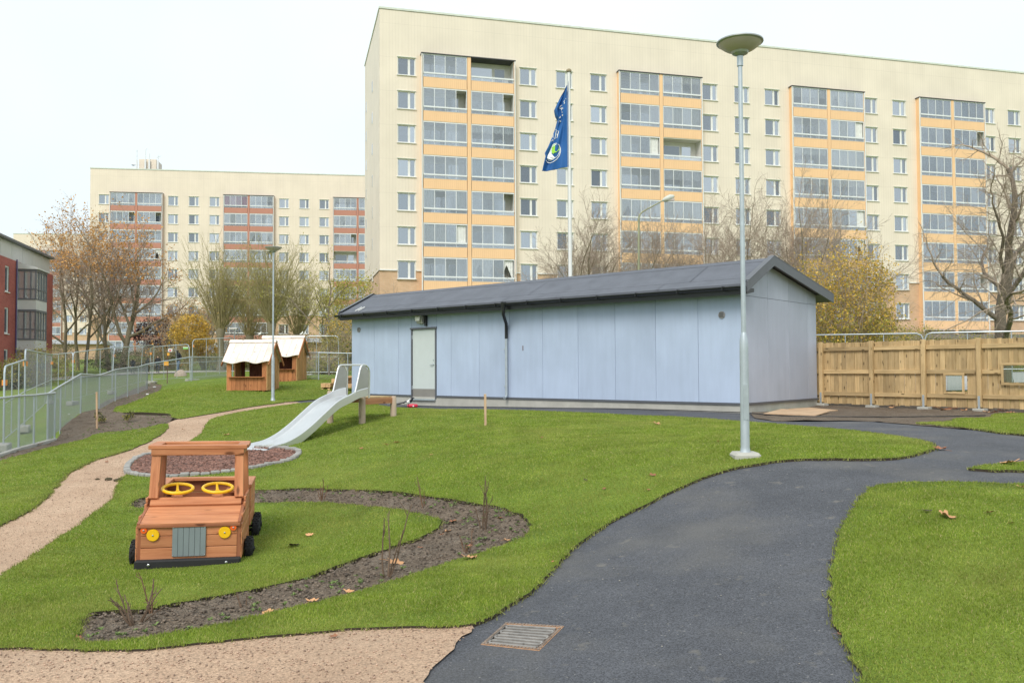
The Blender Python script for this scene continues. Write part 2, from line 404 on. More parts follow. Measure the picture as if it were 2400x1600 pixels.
# --- ground materials
def ground_mat(name, stops, scale, fine, fscale, bump, bdist, rough=0.95, speck=None, patch=None, spec=0.3, patch2=None):
    m, n, b = nmat(name); v = coords(n, False)
    t = N(n, 'ShaderNodeTexNoise', Scale=scale, Detail=8.0, Roughness=0.7); n.links.new(v, t.inputs['Vector'])
    c = ramp(n, t.outputs['Fac'], stops)
    t2 = N(n, 'ShaderNodeTexVoronoi', Scale=fscale); n.links.new(v, t2.inputs['Vector'])
    hsv = N(n, 'ShaderNodeSeparateColor'); n.links.new(t2.outputs['Color'], hsv.inputs[0])
    c = mixc(n, c, ramp(n, hsv.outputs[0], [(0.0, 1 - fine), (1.0, 1 + fine)]), 1.0, 'MULTIPLY')
    if patch:
        t4 = N(n, 'ShaderNodeTexNoise', Scale=patch[0], Detail=4.0); n.links.new(v, t4.inputs['Vector'])
        c = mixc(n, c, patch[1], ramp(n, t4.outputs['Fac'], [(patch[2], 0.0), (patch[3], patch[4])]))
    if patch2:
        t5 = N(n, 'ShaderNodeTexNoise', Scale=patch2[0], Detail=3.0); n.links.new(v, t5.inputs['Vector'])
        c = mixc(n, c, patch2[1], ramp(n, t5.outputs['Fac'], [(patch2[2], 0.0), (patch2[3], patch2[4])]))
    if speck:
        t3 = N(n, 'ShaderNodeTexVoronoi', Scale=speck[0]); n.links.new(v, t3.inputs['Vector'])
        s3 = N(n, 'ShaderNodeSeparateColor'); n.links.new(t3.outputs['Color'], s3.inputs[0])
        c = mixc(n, c, speck[1], ramp(n, s3.outputs[1], [(speck[2], 0.0), (speck[2] + 0.01, speck[3])]))
    n.links.new(c, b.inputs['Base Color']); b.inputs['Roughness'].default_value = rough; b.inputs['Specular IOR Level'].default_value = spec
    bumpn(n, b, t2.outputs['Distance'], bump, bdist); return m
M_ASPH = ground_mat('asphalt', [(0.3, (.062,.065,.075)), (0.7, (.098,.101,.114))], 1.3, .5, 150, .8, .004, .82, (110, (.30,.29,.27), .992, .7), (0.9, (.15,.142,.13), .50, .78, .75), .4, (6.5, (.20,.185,.16), .64, .76, .6))
M_GRAV = ground_mat('gravel', [(0.3, (.41,.27,.18)), (0.7, (.54,.385,.27))], 1.1, .35, 120, .8, .006, .95, (75, (.20,.15,.11), .95, .6), (0.7, (.34,.235,.16), .5, .8, .45))
M_SOIL = ground_mat('soil', [(0.3, (.12,.088,.062)), (0.7, (.21,.163,.122))], 2.6, .35, 55, 1.0, .02, 1.0, (70, (.30,.27,.22), .97, .6), (1.6, (.20,.165,.13), .5, .75, .7))
M_TURF = ground_mat('turf', [(0.3, (.115,.18,.020)), (0.7, (.18,.245,.033))], 1.2, .3, 90, .6, .02, 1.0, None, (0.5, (.23,.25,.05), .52, .78, .6))
M_GRND = ground_mat('grass_land', [(0.3, (.12,.19,.028)), (0.7, (.19,.25,.045))], 0.6, .2, 30, .4, .02, 1.0, None, (0.25, (.19,.18,.07), .5, .8, .6))
M_EDGE = M('turf_edge', (.045, .034, .022), 1.0, var=.4, scale=30)
M_MULCH = M('mulch', (.13, .07, .055), .95, var=.45, scale=40, bump=.6, bscale=90, bdist=.01)

# --- the wide ground sheet out to the horizon
def wide_ground():
    xs = np.unique(np.r_[-2500, -1200, -600, -300, np.arange(-180, -40, 6), np.arange(-40, 30, 1.0), np.arange(30, 181, 6), 300, 600, 1200, 2500])
    ys = np.unique(np.r_[-1500, -400, -100, np.arange(-30, -4, 4), np.arange(-4, 48, 1.0), np.arange(48, 200, 5), 300, 600, 1200, 3000])
    gx, gy = np.meshgrid(xs, ys); z = hts(gx, gy) - 0.07
    nx = len(xs); i, j = np.meshgrid(np.arange(len(ys) - 1), np.arange(nx - 1), indexing='ij'); a = (i * nx + j).ravel()
    return tag(obj('ground', mesh_np('ground', np.c_[gx.ravel(), gy.ravel(), z.ravel()], np.c_[a, a + 1, a + nx + 1, a + nx], M_GRND, True)), kind='structure')
wide_ground()

# --- outlines
O_L1 = V((-120,1492),(0,1495),(100,1497),(200,1500),(300,1500),(400,1492),(500,1480),(650,1465),(800,1452),(950,1446),(1060,1444),(1092,1442),
   (1130,1420),(1180,1390),(1240,1345),(1290,1290),(1340,1245),(1400,1205),(1480,1165),(1560,1125),(1640,1092),(1720,1072),(1850,1058),(1980,1058),(2060,1055),(2120,1043),(2146,1030),(2130,1018),
   (2060,1005),(1960,992),(1850,982),(1740,973),(1600,962),(1450,955),(1300,948),(1150,943),(1010,942),(940,939),(875,932),(850,926),(800,921),(751,923),(683,928)) \
   + C4((1600,468),(1400,503),(1300,530),(1265,560),(1240,610),(1190,650),(1100,700),(980,735),(880,765),(790,830),(780,880),(750,892),(720,950),(690,1020),(640,1070),(540,1140),(420,1230),(300,1310),(180,1390),(60,1460),(0,1500),(-120,1570))
O_BED = V((303,1166),(315,1150),(400,1136),(500,1132),(595,1129),(700,1125),(780,1128),(880,1130),(960,1140),(1040,1152),(1100,1160),(1160,1170),(1195,1185),(1216,1205),(1215,1225),(1185,1245),(1130,1266),(1070,1285),(1000,1306),(900,1340),(800,1370),(700,1395),(600,1420),(500,1443),(400,1460),(300,1475),(225,1482),(180,1478),(185,1448),(208,1414),
   (330,1405),(380,1395),(500,1375),(600,1355),(700,1332),(760,1310),(830,1285),(900,1260),(960,1240),(1005,1218),(1014,1206),(1000,1195),(960,1182),(900,1172),(830,1165),(740,1158),(650,1157),(560,1160),(450,1165),(340,1170))
O_L2 = C4((-300,1360),(0,1190),(60,1160),(160,1110),(240,1060),(300,1000),(340,950),(380,910),(430,865),(520,815),(600,780),(740,740),(870,690),(960,645),(1018,602),(1030,562),(1000,560),(850,595),(600,622),(520,655),(380,690),(200,735),(0,790),(-300,880))
O_L3 = C4((1740,430),(1550,455),(1380,485),(1200,515),(1110,530),(1045,520),(1040,500),(860,490),(700,485),(780,440),(900,390),(990,335),(960,310),(930,300)) + [(360,897),(400,880),(460,873),(560,871),(700,868),(850,870)] + V((840,880),(815,904),(790,910),(751,916),(650,925))
O_L4 = V((2000,1640),(1980,1568),(1965,1530),(1940,1480),(1915,1420),(1908,1360),(1912,1300),(1930,1235),(1955,1180),(1985,1140),(2020,1118),(2080,1113),(2200,1112),(2352,1117),(2700,1130),(3000,1640))
O_L5 = V((2228,1081),(2270,1072),(2352,1066),(2600,1060),(2600,1092),(2352,1085),(2280,1085))
O_L6 = CF((1115,1050),(1250,1065),(1450,1082),(1700,1110),(1900,1140),(2146,1165),(2900,1260),(2900,930),(2146,948),(1860,960),(1810,990),(1500,1002),(1430,1032),(1270,1040))
O_GP = C4((1850,432),(1600,468),(1400,503),(1300,530),(1265,560),(1240,610),(1190,650),(1100,700),(980,735),(880,765),(850,880),(790,900),(750,930),(720,980),(690,1040),(640,1090),(540,1160),(420,1250),(300,1330),(180,1410),(60,1480),(0,1520),(-200,1640),(-400,1380),(0,1180),(60,1150),(160,1100),(240,1050),(300,990),(340,940),(380,900),(430,855),(520,805),(600,770),(740,730),(870,680),(960,635),(1015,598),(1025,555),(1110,525),(1200,510),(1380,480),(1550,450),(1740,425))
O_GF = V((-300,1480),(0,1485),(200,1490),(400,1482),(650,1455),(800,1442),(950,1436),(1085,1435),(1092,1444),(1070,1466),(1040,1492),(1004,1530),(970,1570),(920,1640),(-400,1680))
O_AS = V((640,926),(683,933),(751,929),(800,930),(875,940),(1010,952),(1300,958),(1600,972),(1850,992),(2060,1015),(2100,1025),(2060,1040),(1980,1048),(1850,1050),(1720,1060),(1640,1080),(1480,1150),(1340,1230),(1240,1330),(1130,1405),(1060,1436),(1000,1500),(900,1690),(3200,1690),(3300,1300),(2900,1120),(2900,1010),(2352,990),(2120,955),(1900,950),(1760,945),(1720,940),(1300,930),(960,916),(808,905),(720,914))
O_SR = V((1725,948),(1800,946),(1880,930),(1900,918),(2352,935),(2800,940),(2800,1005),(2352,995),(2120,978),(2000,968),(1900,968),(1800,968),(1740,962))
O_SL = C4((1060,510),(1040,540),(1000,580),(850,612),(600,640),(520,672),(380,705),(200,750),(0,800),(-300,890),(-300,800),(0,745),(340,655),(380,570),(500,490),(700,400),(900,320),(925,295),(1000,320),(1000,345),(920,400),(800,450),(720,492),(900,505))
O_MU = V((291,1082),(300,1066),(322,1052),(360,1043),(420,1036),(500,1031),(580,1030),(640,1032),(678,1037),(686,1045),(668,1060),(620,1071),(560,1083),(480,1092),(400,1098),(340,1097),(302,1092))
S_L1 = smooth_closed(Ps(O_L1), .12, .012); S_BED = smooth_closed(Ps(O_BED), .10, .014); S_MU = smooth_closed(Ps(O_MU), .1)
S_L2 = smooth_closed(Ps(O_L2), .15, .012); S_L3 = smooth_closed(Ps(O_L3), .25, .01); S_L4 = smooth_closed(Ps(O_L4), .1, .012); S_L5 = smooth_closed(Ps(O_L5), .1, .008); S_L6 = smooth_closed(Ps(O_L6), .14, .01)
TURF = 0.026
LAWNS = []
for nm, ring, holes in (('lawn', S_L1, [S_BED, S_MU]), ('lawn', S_L2, []), ('lawn', S_L3, []), ('lawn', S_L4, []), ('lawn', S_L5, []), ('lawn', S_L6, [])):
    sheet(nm, ring, holes, TURF, .45, M_TURF, .12, M_EDGE); LAWNS.append((ring, holes))
GC = [P(*q) for q in crop(1100, 1420, 9.046)((240, 812), (770, 350), (2010, 425), (1480, 945))]     # drain grate corners: near-left, far-left, far-right, near-right
sheet('asphalt_path', smooth_closed(Ps(O_AS), .3), [[np.array(c[:2]) for c in GC]], 0.0, .5, M_ASPH)
sheet('gravel_path', smooth_closed(Ps(O_GP), .2, .01), [], .008, .45, M_GRAV)
sheet('gravel_path', smooth_closed(Ps(O_GF), .08, .012), [], .012, .4, M_GRAV)
sheet('soil_bed', smooth_closed(Ps(O_BED), .12), [], .0, .07, M_SOIL, rough=.012)
sheet('soil_strip', smooth_closed(Ps(O_SR), .3, .03), [], .014, .2, M_SOIL, rough=.008)
sheet('soil_strip', smooth_closed(Ps(O_SL), .3, .03), [], .012, .16, M_SOIL, rough=.012)
sheet('mulch_bed', S_MU, [], .02, .15, M_MULCH, rough=.012)
sheet('footpath', smooth_closed([(-70,61),(-40,60.5),(-28,60),(-20,60),(-10,62),(5,64),(5,67),(-10,65),(-20,63.2),(-28,63.2),(-40,64),(-70,66)], 1.0), [], -.03, 1.5, M('pale_paving', (.42,.40,.37), .9, var=.1))

sheet('street', smooth_closed([(11,34),(16,33),(30,36),(50,44),(50,58),(36,54),(22,50),(14,48)], 2.0), [], -.03, 2.0, M('pale_street', (.40,.40,.39), .9, var=.1))

# ------------------------------------------------------------------ apartment blocks
M_CREAM = cladding('cream_cladding', (.82,.725,.605), .26, .12, 2.8, -25.6 + 28 + .05)
M_CREAM2 = cladding('cream_cladding_far', (.82,.71,.585), .26, .12, 2.845, -27.0 + 28.45)
M_ORANGE = cladding('orange_cladding', (.90,.585,.33), .17, .2, 0)
M_RED = cladding('red_cladding', (.52,.235,.17), .17, .2, 0)
M_TANB = bricks('tan_brick', (.68,.45,.28), (.61,.385,.225), (.56,.45,.34))
M_WHITE = M('white_paint', (.78,.78,.76), .45, var=.05)
M_ALU = M('aluminium', (.76,.78,.79), .4, .0, var=.05)
M_DARKTRIM = M('dark_trim', (.05,.05,.055), .5)
M_INNER = M('loggia_plaster', (.74,.72,.68), .8, var=.08)
M_PANE = glass('window_pane', gloss=.26, trans=.55, tint=(.66,.72,.78), body=(.10,.12,.15))
M_GLZ = glass('balcony_glazing', gloss=.12, trans=.87, tint=(.93,.94,.95), body=(.50,.52,.54))
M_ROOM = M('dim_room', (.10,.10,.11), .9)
CURT = [M('curtain_white', (.74,.74,.72), .9), M('curtain_cream', (.62,.58,.48), .9), M('curtain_blue', (.45,.58,.70), .9), M('blind_grey', (.55,.56,.57), .9), M('curtain_pink', (.65,.12,.28), .9), M('curtain_red', (.50,.10,.08), .9)]
M_COPE = M('pale_coping', (.66,.70,.62), .5)

WW, WH = 1.48, 1.48
def _win_meshes():
    f = MB(); d0, d1 = .10, .17                                     # frame sits back in the reveal; local x along the wall, y into it
    t = .085
    f.b2((0, d0, 0), (WW, d1, t)); f.b2((0, d0, WH - t), (WW, d1, WH)); f.b2((0, d0, t), (t, d1, WH - t)); f.b2((WW - t, d0, t), (WW, d1, WH - t))
    f.b2((.86, d0 - .004, t), (1.05, d1, WH - t))
    f.b2((-.001, 0, 0), (.03, d0, WH)); f.b2((WW - .03, 0, 0), (WW + .001, d0, WH)); f.b2((0, 0, WH - .03), (WW, d0, WH + .001))
    a = f.mesh('window', M_WHITE)
    p1 = MB().b2((t, .125, t), (.86, .135, WH - t)).mesh('pane', M_PANE); p2 = MB().b2((1.05, .125, t), (WW - t, .135, WH - t)).mesh('pane', M_PANE)
    s = MB().b2((-.07, -.09, -.05), (WW + .07, .10, .004)).mesh('sill', M_WHITE)
    l = MB().b2((-.05, -.055, WH + .002), (WW + .05, .02, WH + .045)).mesh('lintel_flashing', M_COPE)
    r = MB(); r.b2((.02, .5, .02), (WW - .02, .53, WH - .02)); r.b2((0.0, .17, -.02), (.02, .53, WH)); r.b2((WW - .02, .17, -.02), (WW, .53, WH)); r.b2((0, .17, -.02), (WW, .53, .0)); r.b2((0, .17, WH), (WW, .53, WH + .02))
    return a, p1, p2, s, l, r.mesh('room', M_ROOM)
WIN = _win_meshes()
def curtain_mesh(w_, h_, mat, kind, nm='curtain'):
    m = MB(); n = max(6, int(w_ / .06)); xs = [w_ * i / n for i in range(n + 1)]
    def strip(i0, i1, z0f, z1):
        for i in range(i0, i1):
            y0, y1 = .03 * math.sin(i * 2.1), .03 * math.sin((i + 1) * 2.1)
            m.quad((xs[i], y0, z0f(xs[i])), (xs[i + 1], y1, z0f(xs[i + 1])), (xs[i + 1], y1, z1), (xs[i], y0, z1))
    if kind == 'full': strip(0, n, lambda x: 0, h_)
    elif kind == 'sides': strip(0, n, lambda x: 0 if (x < w_ * .26 or x > w_ * .74) else h_ * .93, h_)
    elif kind == 'left': strip(0, n // 2, lambda x: 0, h_)
    elif kind == 'valance': strip(0, n, lambda x: h_ * (.58 + .08 * abs(math.sin(x * 6))), h_)
    elif kind == 'tents': strip(0, n, lambda x: h_ * max(0, 1 - abs(((x / w_ * 3.0) % 1.0) - .5) * 2.6) * .75, h_)
    elif kind == 'half': strip(0, n, lambda x: h_ * .45, h_)
    return m.mesh(nm, mat)
WCURT = [curtain_mesh(WW - .2, WH - .2, CURT[a], k) for a, k in ((0, 'sides'), (0, 'full'), (1, 'full'), (2, 'left'), (3, 'half'), (0, 'valance'), (5, 'sides'))]
def window(parent, x, z, rz=0.0, y=0.0, rnd=None):
    o = obj('window', WIN[0], parent, (x, y, z)); o.rotation_euler.z = rz
    for me in WIN[1:]: obj(me.name.split('.')[0], me, o)
    q = random.random() if rnd is None else rnd
    if q < .52: obj('curtain', random.choice(WCURT[:6] if random.random() < .9 else WCURT), o, (.1, .24, .1))
    return o

def wall_with_holes(name, mat, x0, x1, z0, z1, holes, parent, y=0.0):
    xs = sorted({x0, x1, *[q for hh in holes for q in (hh[0], hh[1]) if x0 < q < x1]}); zs = sorted({z0, z1, *[q for hh in holes for q in (hh[2], hh[3]) if z0 < q < z1]})
    m = MB()
    for a, b in zip(xs, xs[1:]):
        for c, d in zip(zs, zs[1:]):
            cx, cz = (a + b) / 2, (c + d) / 2
            if any(hh[0] < cx < hh[1] and hh[2] < cz < hh[3] for hh in holes): continue
            m.quad((a, y, c), (b, y, c), (b, y, d), (a, y, d))
    return obj(name, m.mesh(name, mat), parent)

def balcony_kit(wd, pitch, front_mat):
    """one loggia bay, local origin at its left bottom (slab level), front face y=0, recess towards +y"""
    H = pitch; k = {}
    rec = MB(); D = 1.15
    rec.quad((0, D, 0), (wd, D, 0), (wd, D, H), (0, D, H)); rec.quad((.02, 0, 0), (.02, D, 0), (.02, D, H), (.02, 0, H)); rec.quad((wd - .02, D, 0), (wd - .02, 0, 0), (wd - .02, 0, H), (wd - .02, D, H))
    rec.b2((0, .02, -.16), (wd, D, -.02))
    k['balcony'] = rec.mesh('balcony', M_INNER)
    k['front_panel'] = MB().b2((.03, -.02, -.08), (wd - .03, .06, .76)).mesh('front_panel', front_mat)
    k['panel_cap'] = MB().b2((.03, -.035, .762), (wd - .03, .07, .78)).mesh('panel_cap', M_ALU)
    k['lower_pane'] = MB().b2((.05, .01, .781), (wd - .05, .02, 1.035)).mesh('lower_pane', M_GLZ)
    bal = MB()
    for i in range(5): x = .05 + (wd - .1) * i / 4; bal.b2((x - .012, .0, .781), (x + .012, .03, 1.035))
    k['baluster'] = bal.mesh('baluster_row', M_ALU)
    k['handrail'] = MB().b2((.02, -.03, 1.036), (wd - .02, .07, 1.16)).mesh('handrail', M_ALU)
    fr = MB(); T = 2.66
    fr.b2((.02, -.01, T - .06), (wd - .02, .05, T + .02))
    for i in range(5):
        x = .045 + (wd - .09) * i / 4; fr.b2((x - .025, -.01, 1.161), (x + .025, .04, T - .061))
    k['glazing_frame'] = fr.mesh('glazing_frame', M_ALU)
    k['pane'] = MB().b2((.0, .012, 1.161), ((wd - .09) / 4 - .05, .02, T - .061)).mesh('pane', M_GLZ)
    dw = MB(); dw.b2((.25, D - .06, .9), (wd * .55, D - .01, 2.25)); k['inner_window'] = dw.mesh('inner_window', M_PANE)
    dd = MB(); dd.b2((wd * .62, D - .06, .08), (wd * .62 + .85, D - .01, 2.25)); k['inner_door'] = dd.mesh('inner_door', M_PANE)
    df = MB(); df.b2((.17, D - .05, .82), (wd * .55 + .08, D - .005, 2.33)); df.b2((wd * .62 - .08, D - .05, 0), (wd * .62 + .93, D - .005, 2.33)); k['inner_frame'] = df.mesh('inner_frame', M_WHITE)
    k['wd'] = wd
    k['curt'] = [curtain_mesh(wd - .2, 1.45, CURT[a], kd) for a, kd in ((0, 'sides'), (0, 'full'), (0, 'valance'), (1, 'valance'), (0, 'tents'), (3, 'half'), (2, 'left'))]
    k['pink'] = curtain_mesh(wd - .2, 1.45, CURT[4], 'full')
    return k
def balcony(parent, k, x, y, z, state):
    o = obj('balcony', k['balcony'], parent, (x, y, z)); wd = k['wd']
    for nm in ('front_panel', 'panel_cap', 'lower_pane', 'handrail', 'inner_window', 'inner_door', 'inner_frame'): obj(nm, k[nm], o)
    obj('baluster_row', k['baluster'], o)
    if state != 'open':
        obj('glazing_frame', k['glazing_frame'], o)
        for i in range(4):
            if state == 'slid' and i == 3: obj('pane', k['pane'], o, (.07 + (wd - .09) * 2 / 4 + .05, .03, 0)); continue
            obj('pane', k['pane'], o, (.07 + (wd - .09) * i / 4, 0, 0))
        if state == 'pink': obj('curtain', k['pink'], o, (.1, .12, 1.15))
        elif state == 'tents': obj('curtain', k['curt'][4], o, (.1, .12, 1.15))
        elif random.random() < .55: obj('curtain', random.choice(k['curt']), o, (.1, .12, 1.15))
    q = random.random()
    if q < .5:                                                     # clutter on the balcony: a chair back and a pot
        m = MB(); x0 = random.uniform(.4, wd - 1); m.b2((x0, .5, .0), (x0 + .45, .95, .45)); m.b2((x0, .9, .45), (x0 + .45, .95, .95)); m.lathe([(.10, .73), (.14, .95), (.2, 1.02), (.02, 1.2)], 8, (x0 + .8, .25, 0))
        m.build('balcony_clutter', random.choice(CURT[:4] + [M_TANB, M_DARKTRIM]), o)

def block(name, label, origin, ang, length, depth, ztop, zr1, pitch, rows, wins, bays, mat, front_mat, zbrick, zbase, open_cells=(), special={}, endwin=True, brick=True):
    root = empty(name, (origin[0], origin[1], 0), ang); tag(root, label, 'building')
    PR = .5
    holes = [(x, x + WW, zr1 - pitch * i - WH, zr1 - pitch * i) for x in wins for i in range(rows)]
    zb_top = zr1 + .30
    for a, b in bays: holes.append((a, b, zbase, zb_top))
    wall_with_holes('clad_wall', mat, 0, length, zbrick, ztop, holes, root)
    e = MB(); e.quad((0, depth, zbrick), (0, 0, zbrick), (0, 0, ztop), (0, depth, ztop)); e.quad((length, 0, zbrick), (length, depth, zbrick), (length, depth, ztop), (length, 0, ztop)); e.quad((length, depth, zbase), (0, depth, zbase), (0, depth, ztop), (length, depth, ztop))
    e.build('end_wall', mat, root)
    bx = [.02] + [q for bb in bays for q in bb] + [length - .02]
    for a, c in zip(bx[::2], bx[1::2]): wall_with_holes('brick_wall', M_TANB, a, c, zbase, zbrick, holes, root, .06)
    MB().quad((.06, depth, zbase), (.06, .06, zbase), (.06, .06, zbrick), (.06, depth, zbrick)).build('brick_end_wall', M_TANB, root)
    MB().quad((length - .06, .06, zbase), (length - .06, depth, zbase), (length - .06, depth, zbrick), (length - .06, .06, zbrick)).build('brick_end_wall', M_TANB, root)
    MB().b2((.0, .0, ztop - .02), (length, depth, ztop + .0)).build('roof', M_DARKTRIM, root)
    cp = MB(); cp.b2((-.06, -.06, ztop + .002), (length + .06, .35, ztop + .16)); cp.b2((-.06, .35, ztop + .002), (.35, depth + .06, ztop + .16)); cp.build('coping', M_COPE, root)
    xs = [0] + sorted([q for x in wins for q in (x - .06, x + WW + .06)] + [q for bb in bays for q in bb]) + [length]
    for a, c in zip(xs[::2], xs[1::2]):
        if c - a > .05: MB().b2((a, -.05, zbrick - .05), (c, .08, zbrick + .05)).build('brick_trim', M_WHITE, root)
    for x in wins:
        for i in range(rows): window(root, x, zr1 - pitch * i - WH)
    kits = {}
    for bi, (a, b_) in enumerate(bays):
        mid = (a + b_) / 2; PW = .30
        # bay surround: side cheeks, centre pier, header
        pier = MB(); pier.b2((mid - PW / 2, -PR - .03, zbase), (mid + PW / 2, 1.0, zb_top - .02)); pier.build('bay_pier', front_mat, root)
        for q in (a, b_):
            sg = 1 if q == a else -1
            MB().b2((min(q - .02 * sg, q + .05 * sg), -PR + .04, zbase), (max(q - .02 * sg, q + .05 * sg), 1.0, zb_top - .03)).build('bay_cheek', front_mat, root)
            MB().tube([(q - .03 * sg, -PR - .03, zbase), (q - .03 * sg, -PR - .03, zb_top - .05)], .05, 8).build('rain_pipe', M_WHITE, root)
        hd = MB(); hd.b2((a - .1, -PR - .08, zb_top - .019), (b_ + .1, 1.0, zb_top + .06)); hd.build('bay_roof', M_DARKTRIM, root)
        wd = round((b_ - a) / 2 - PW / 2 - .06, 2)
        if wd not in kits: kits[wd] = balcony_kit(wd, pitch, front_mat)
        for j, x in enumerate((a + .05, mid + PW / 2 + .01)):
            for i in range(rows):
                z = zr1 - pitch * i + .30 - pitch + .12 - .02
                st = 'open' if (bi, j, i) in open_cells else special.get((bi, j, i), 'slid' if random.random() < .18 else 'shut')
                balcony(root, kits[wd], x, -PR, z, st)
    if endwin:
        ew = MB().b2((-.03, 0, 0), (.05, .55, .9)).mesh('end_window', [M_PANE]); ef = MB().b2((-.02, -.06, -.06), (.04, .61, .96)).mesh('end_window_frame', M_WHITE)
        for i in range(rows):
            for yy in (depth * .42, depth * .86):
                f = obj('end_window', ef, root, (0, yy, zr1 - pitch * i - 1.1)); obj('pane', ew, f)
    return root

MAIN = block('apartment_building', 'tall cream clad apartment block with orange balcony fronts behind the blue shed', (-10.72, 68.93), .2559, 78, 13.8, 29.5, 25.63, 2.8, 8,
      [1.47, 11.87, 15.12, 18.25, 28.96, 32.17, 35.28, 45.83, 49.05, 59.5, 62.6, 66.0],
      [(3.45, 11.28), (20.77, 28.62), (37.84, 45.5), (51.73, 59.28)], M_CREAM, M_ORANGE, 8.05, -1.0,
      open_cells={(0, 1, 0), (1, 1, 2)}, special={(0, 1, 4): 'slid', (2, 1, 2): 'shut'})
REDB = block('apartment_building', 'cream apartment block with brick red balcony fronts beyond the playhouses', (-64.6, 130.0), .1466, 62, 14, 30.98, 27.0, 2.845, 9,
      [1.25, 11.42, 14.5, 17.6, 28.17, 31.3, 34.4, 45.3, 48.4], [(3.06, 10.65), (19.82, 27.35), (36.63, 44.2)], M_CREAM2, M_RED, 8.63, 1.0,
      open_cells={(2, 0, 3)}, special={(0, 0, 0): 'tents', (1, 0, 0): 'pink'})
FARB = block('apartment_building', 'farthest cream apartment block half hidden behind the orange leaved trees', (-111.5, 190.0), .08, 58, 14, 30.6, 26.6, 2.845, 9,
      [1.3, 11.4, 14.5, 17.6, 28.2], [(3.06, 10.65), (19.82, 27.35)], M_CREAM2, M_RED, 8.6, 2.0)
# lift housing and aerials on the roof of the red-balcony block
lh = MB().b2((6.0, 4.0, 30.9), (8.6, 7.5, 33.6)).build('lift_housing', M_CREAM2, REDB)
am = MB()
for x, hh in ((5.7, 35.0), (7.0, 35.1), (7.6, 34.5), (8.9, 34.3)):
    am.tube([(x, 3.9, 31.1), (x, 3.9, hh)], .06, 6); am.b2((x - .12, 3.7, 32.0), (x + .12, 3.85, 33.4))
am.tube([(5.2, 3.8, 32.6), (5.9, 3.9, 32.7)], .05, 6); am.tube([(7.0, 3.9, 35.1), (7.2, 3.9, 35.3), (7.4, 3.9, 35.1)], .05, 6); am.tube([(8.7, 3.9, 33.9), (9.3, 3.9, 34.2)], .05, 6)
am.lathe([(.02, 0), (.3, .12)], 10, (5.2, 3.7, 32.4)); am.build('aerial_masts', M_ALU, lh)

# grey canopy along the foot of the main block
cn = empty('entrance_canopy', (-10.72, 68.93, 0), .2559); tag(cn, 'long grey flat canopy along the foot of the orange balcony block', 'canopy')
for i in range(7):
    x = 44 + i * 4.0; MB().b2((x, -4.2, 2.55), (x + 3.96, -.6, 2.95)).build('roof_panel', M('canopy_grey', (.17,.165,.16), .8, var=.25), cn)
for i in range(8):
    x = 44 + i * 4.0; MB().b2((x - .1, -4.0, -.6), (x + .1, -3.8, 2.55)).build('post', M('canopy_post', (.35,.24,.17), .8), cn)

# red brick house with glazed bay at the left edge
M_REDB = bricks('red_brick', (.43,.10,.08), (.35,.07,.06), (.38,.20,.17))
M_PANELW = M('white_facade_panel', (.62,.63,.62), .5, var=.05)
M_ANTH = M('anthracite_frame', (.15,.16,.18), .45)
M_GLZ2 = glass('bay_glass', gloss=.18, trans=.5, tint=(.9,.92,.92), body=(.66,.69,.68))
bh = empty('brick_house', (-34.37, 59.0, 0), math.radians(14.0)); tag(bh, 'red brick house with stacked glazed bays at the left edge', 'building')
# local: +y runs away along the wall, wall face x=0 looking to +x, bay out to +x from y=0
wins_y = [(-2.35, -1.55), (-5.4, -4.6)]; wm = MB()
zs = [(7.05 - 2.8 * i - 1.75, 7.05 - 2.8 * i) for i in range(3)]
holes = [(a, b, c, d) for a, b in wins_y for c, d in zs]
ys = sorted({-14.0, 9.0, *[q for hh in holes for q in hh[:2]]}); zz = sorted({-2.0, 7.6, *[q for hh in holes for q in hh[2:]]})
for a, b in zip(ys, ys[1:]):
    for c, d in zip(zz, zz[1:]):
        if any(hh[0] < (a + b) / 2 < hh[1] and hh[2] < (c + d) / 2 < hh[3] for hh in holes): continue
        wm.quad((0, a, c), (0, b, c), (0, b, d), (0, a, d))
wm.quad((0, -14, -2), (-10, -14, -2), (-10, -14, 7.6), (0, -14, 7.6)); wm.quad((-10, 9, -2), (0, 9, -2), (0, 9, 7.6), (-10, 9, 7.6))
wm.build('wall', M_REDB, bh)
for a, b in wins_y:
    for c, d in zs:
        f = MB(); t = .09
        f.b2((-.12, a, c), (-.04, b, c + t)); f.b2((-.12, a, d - t), (-.04, b, d)); f.b2((-.12, a, c + t), (-.04, a + t, d - t)); f.b2((-.12, b - t, c + t), (-.04, b, d - t)); f.b2((-.04, a - .04, c - .06), (.08, b + .04, c + .0))
        wo_ = f.build('window', M_WHITE, bh); MB().b2((-.10, a + t, c + t), (-.08, b - t, d - t)).build('pane', M_PANE, wo_)
for i in range(10): MB().b2((-.35, -14 + 2.3 * i + .02, 7.62), (-.25, -14 + 2.3 * (i + 1) - .02, 8.85)).build('attic_panel', M_PANELW, bh)
MB().b2((-10, -14.1, 8.86), (.1, 9.1, 9.0)).build('roof', M_ANTH, bh)
MB().b2((-10, -13.9, 7.605), (-.36, 8.9, 8.855)).build('attic_wall', M_ANTH, bh)
MB().tube([(.06, -.12, -1.5), (.06, -.12, 7.7)], .05, 8).build('rain_pipe', M('dark_pipe', (.12, .08, .2), .5), bh)
BW, BD = 1.25, 2.6
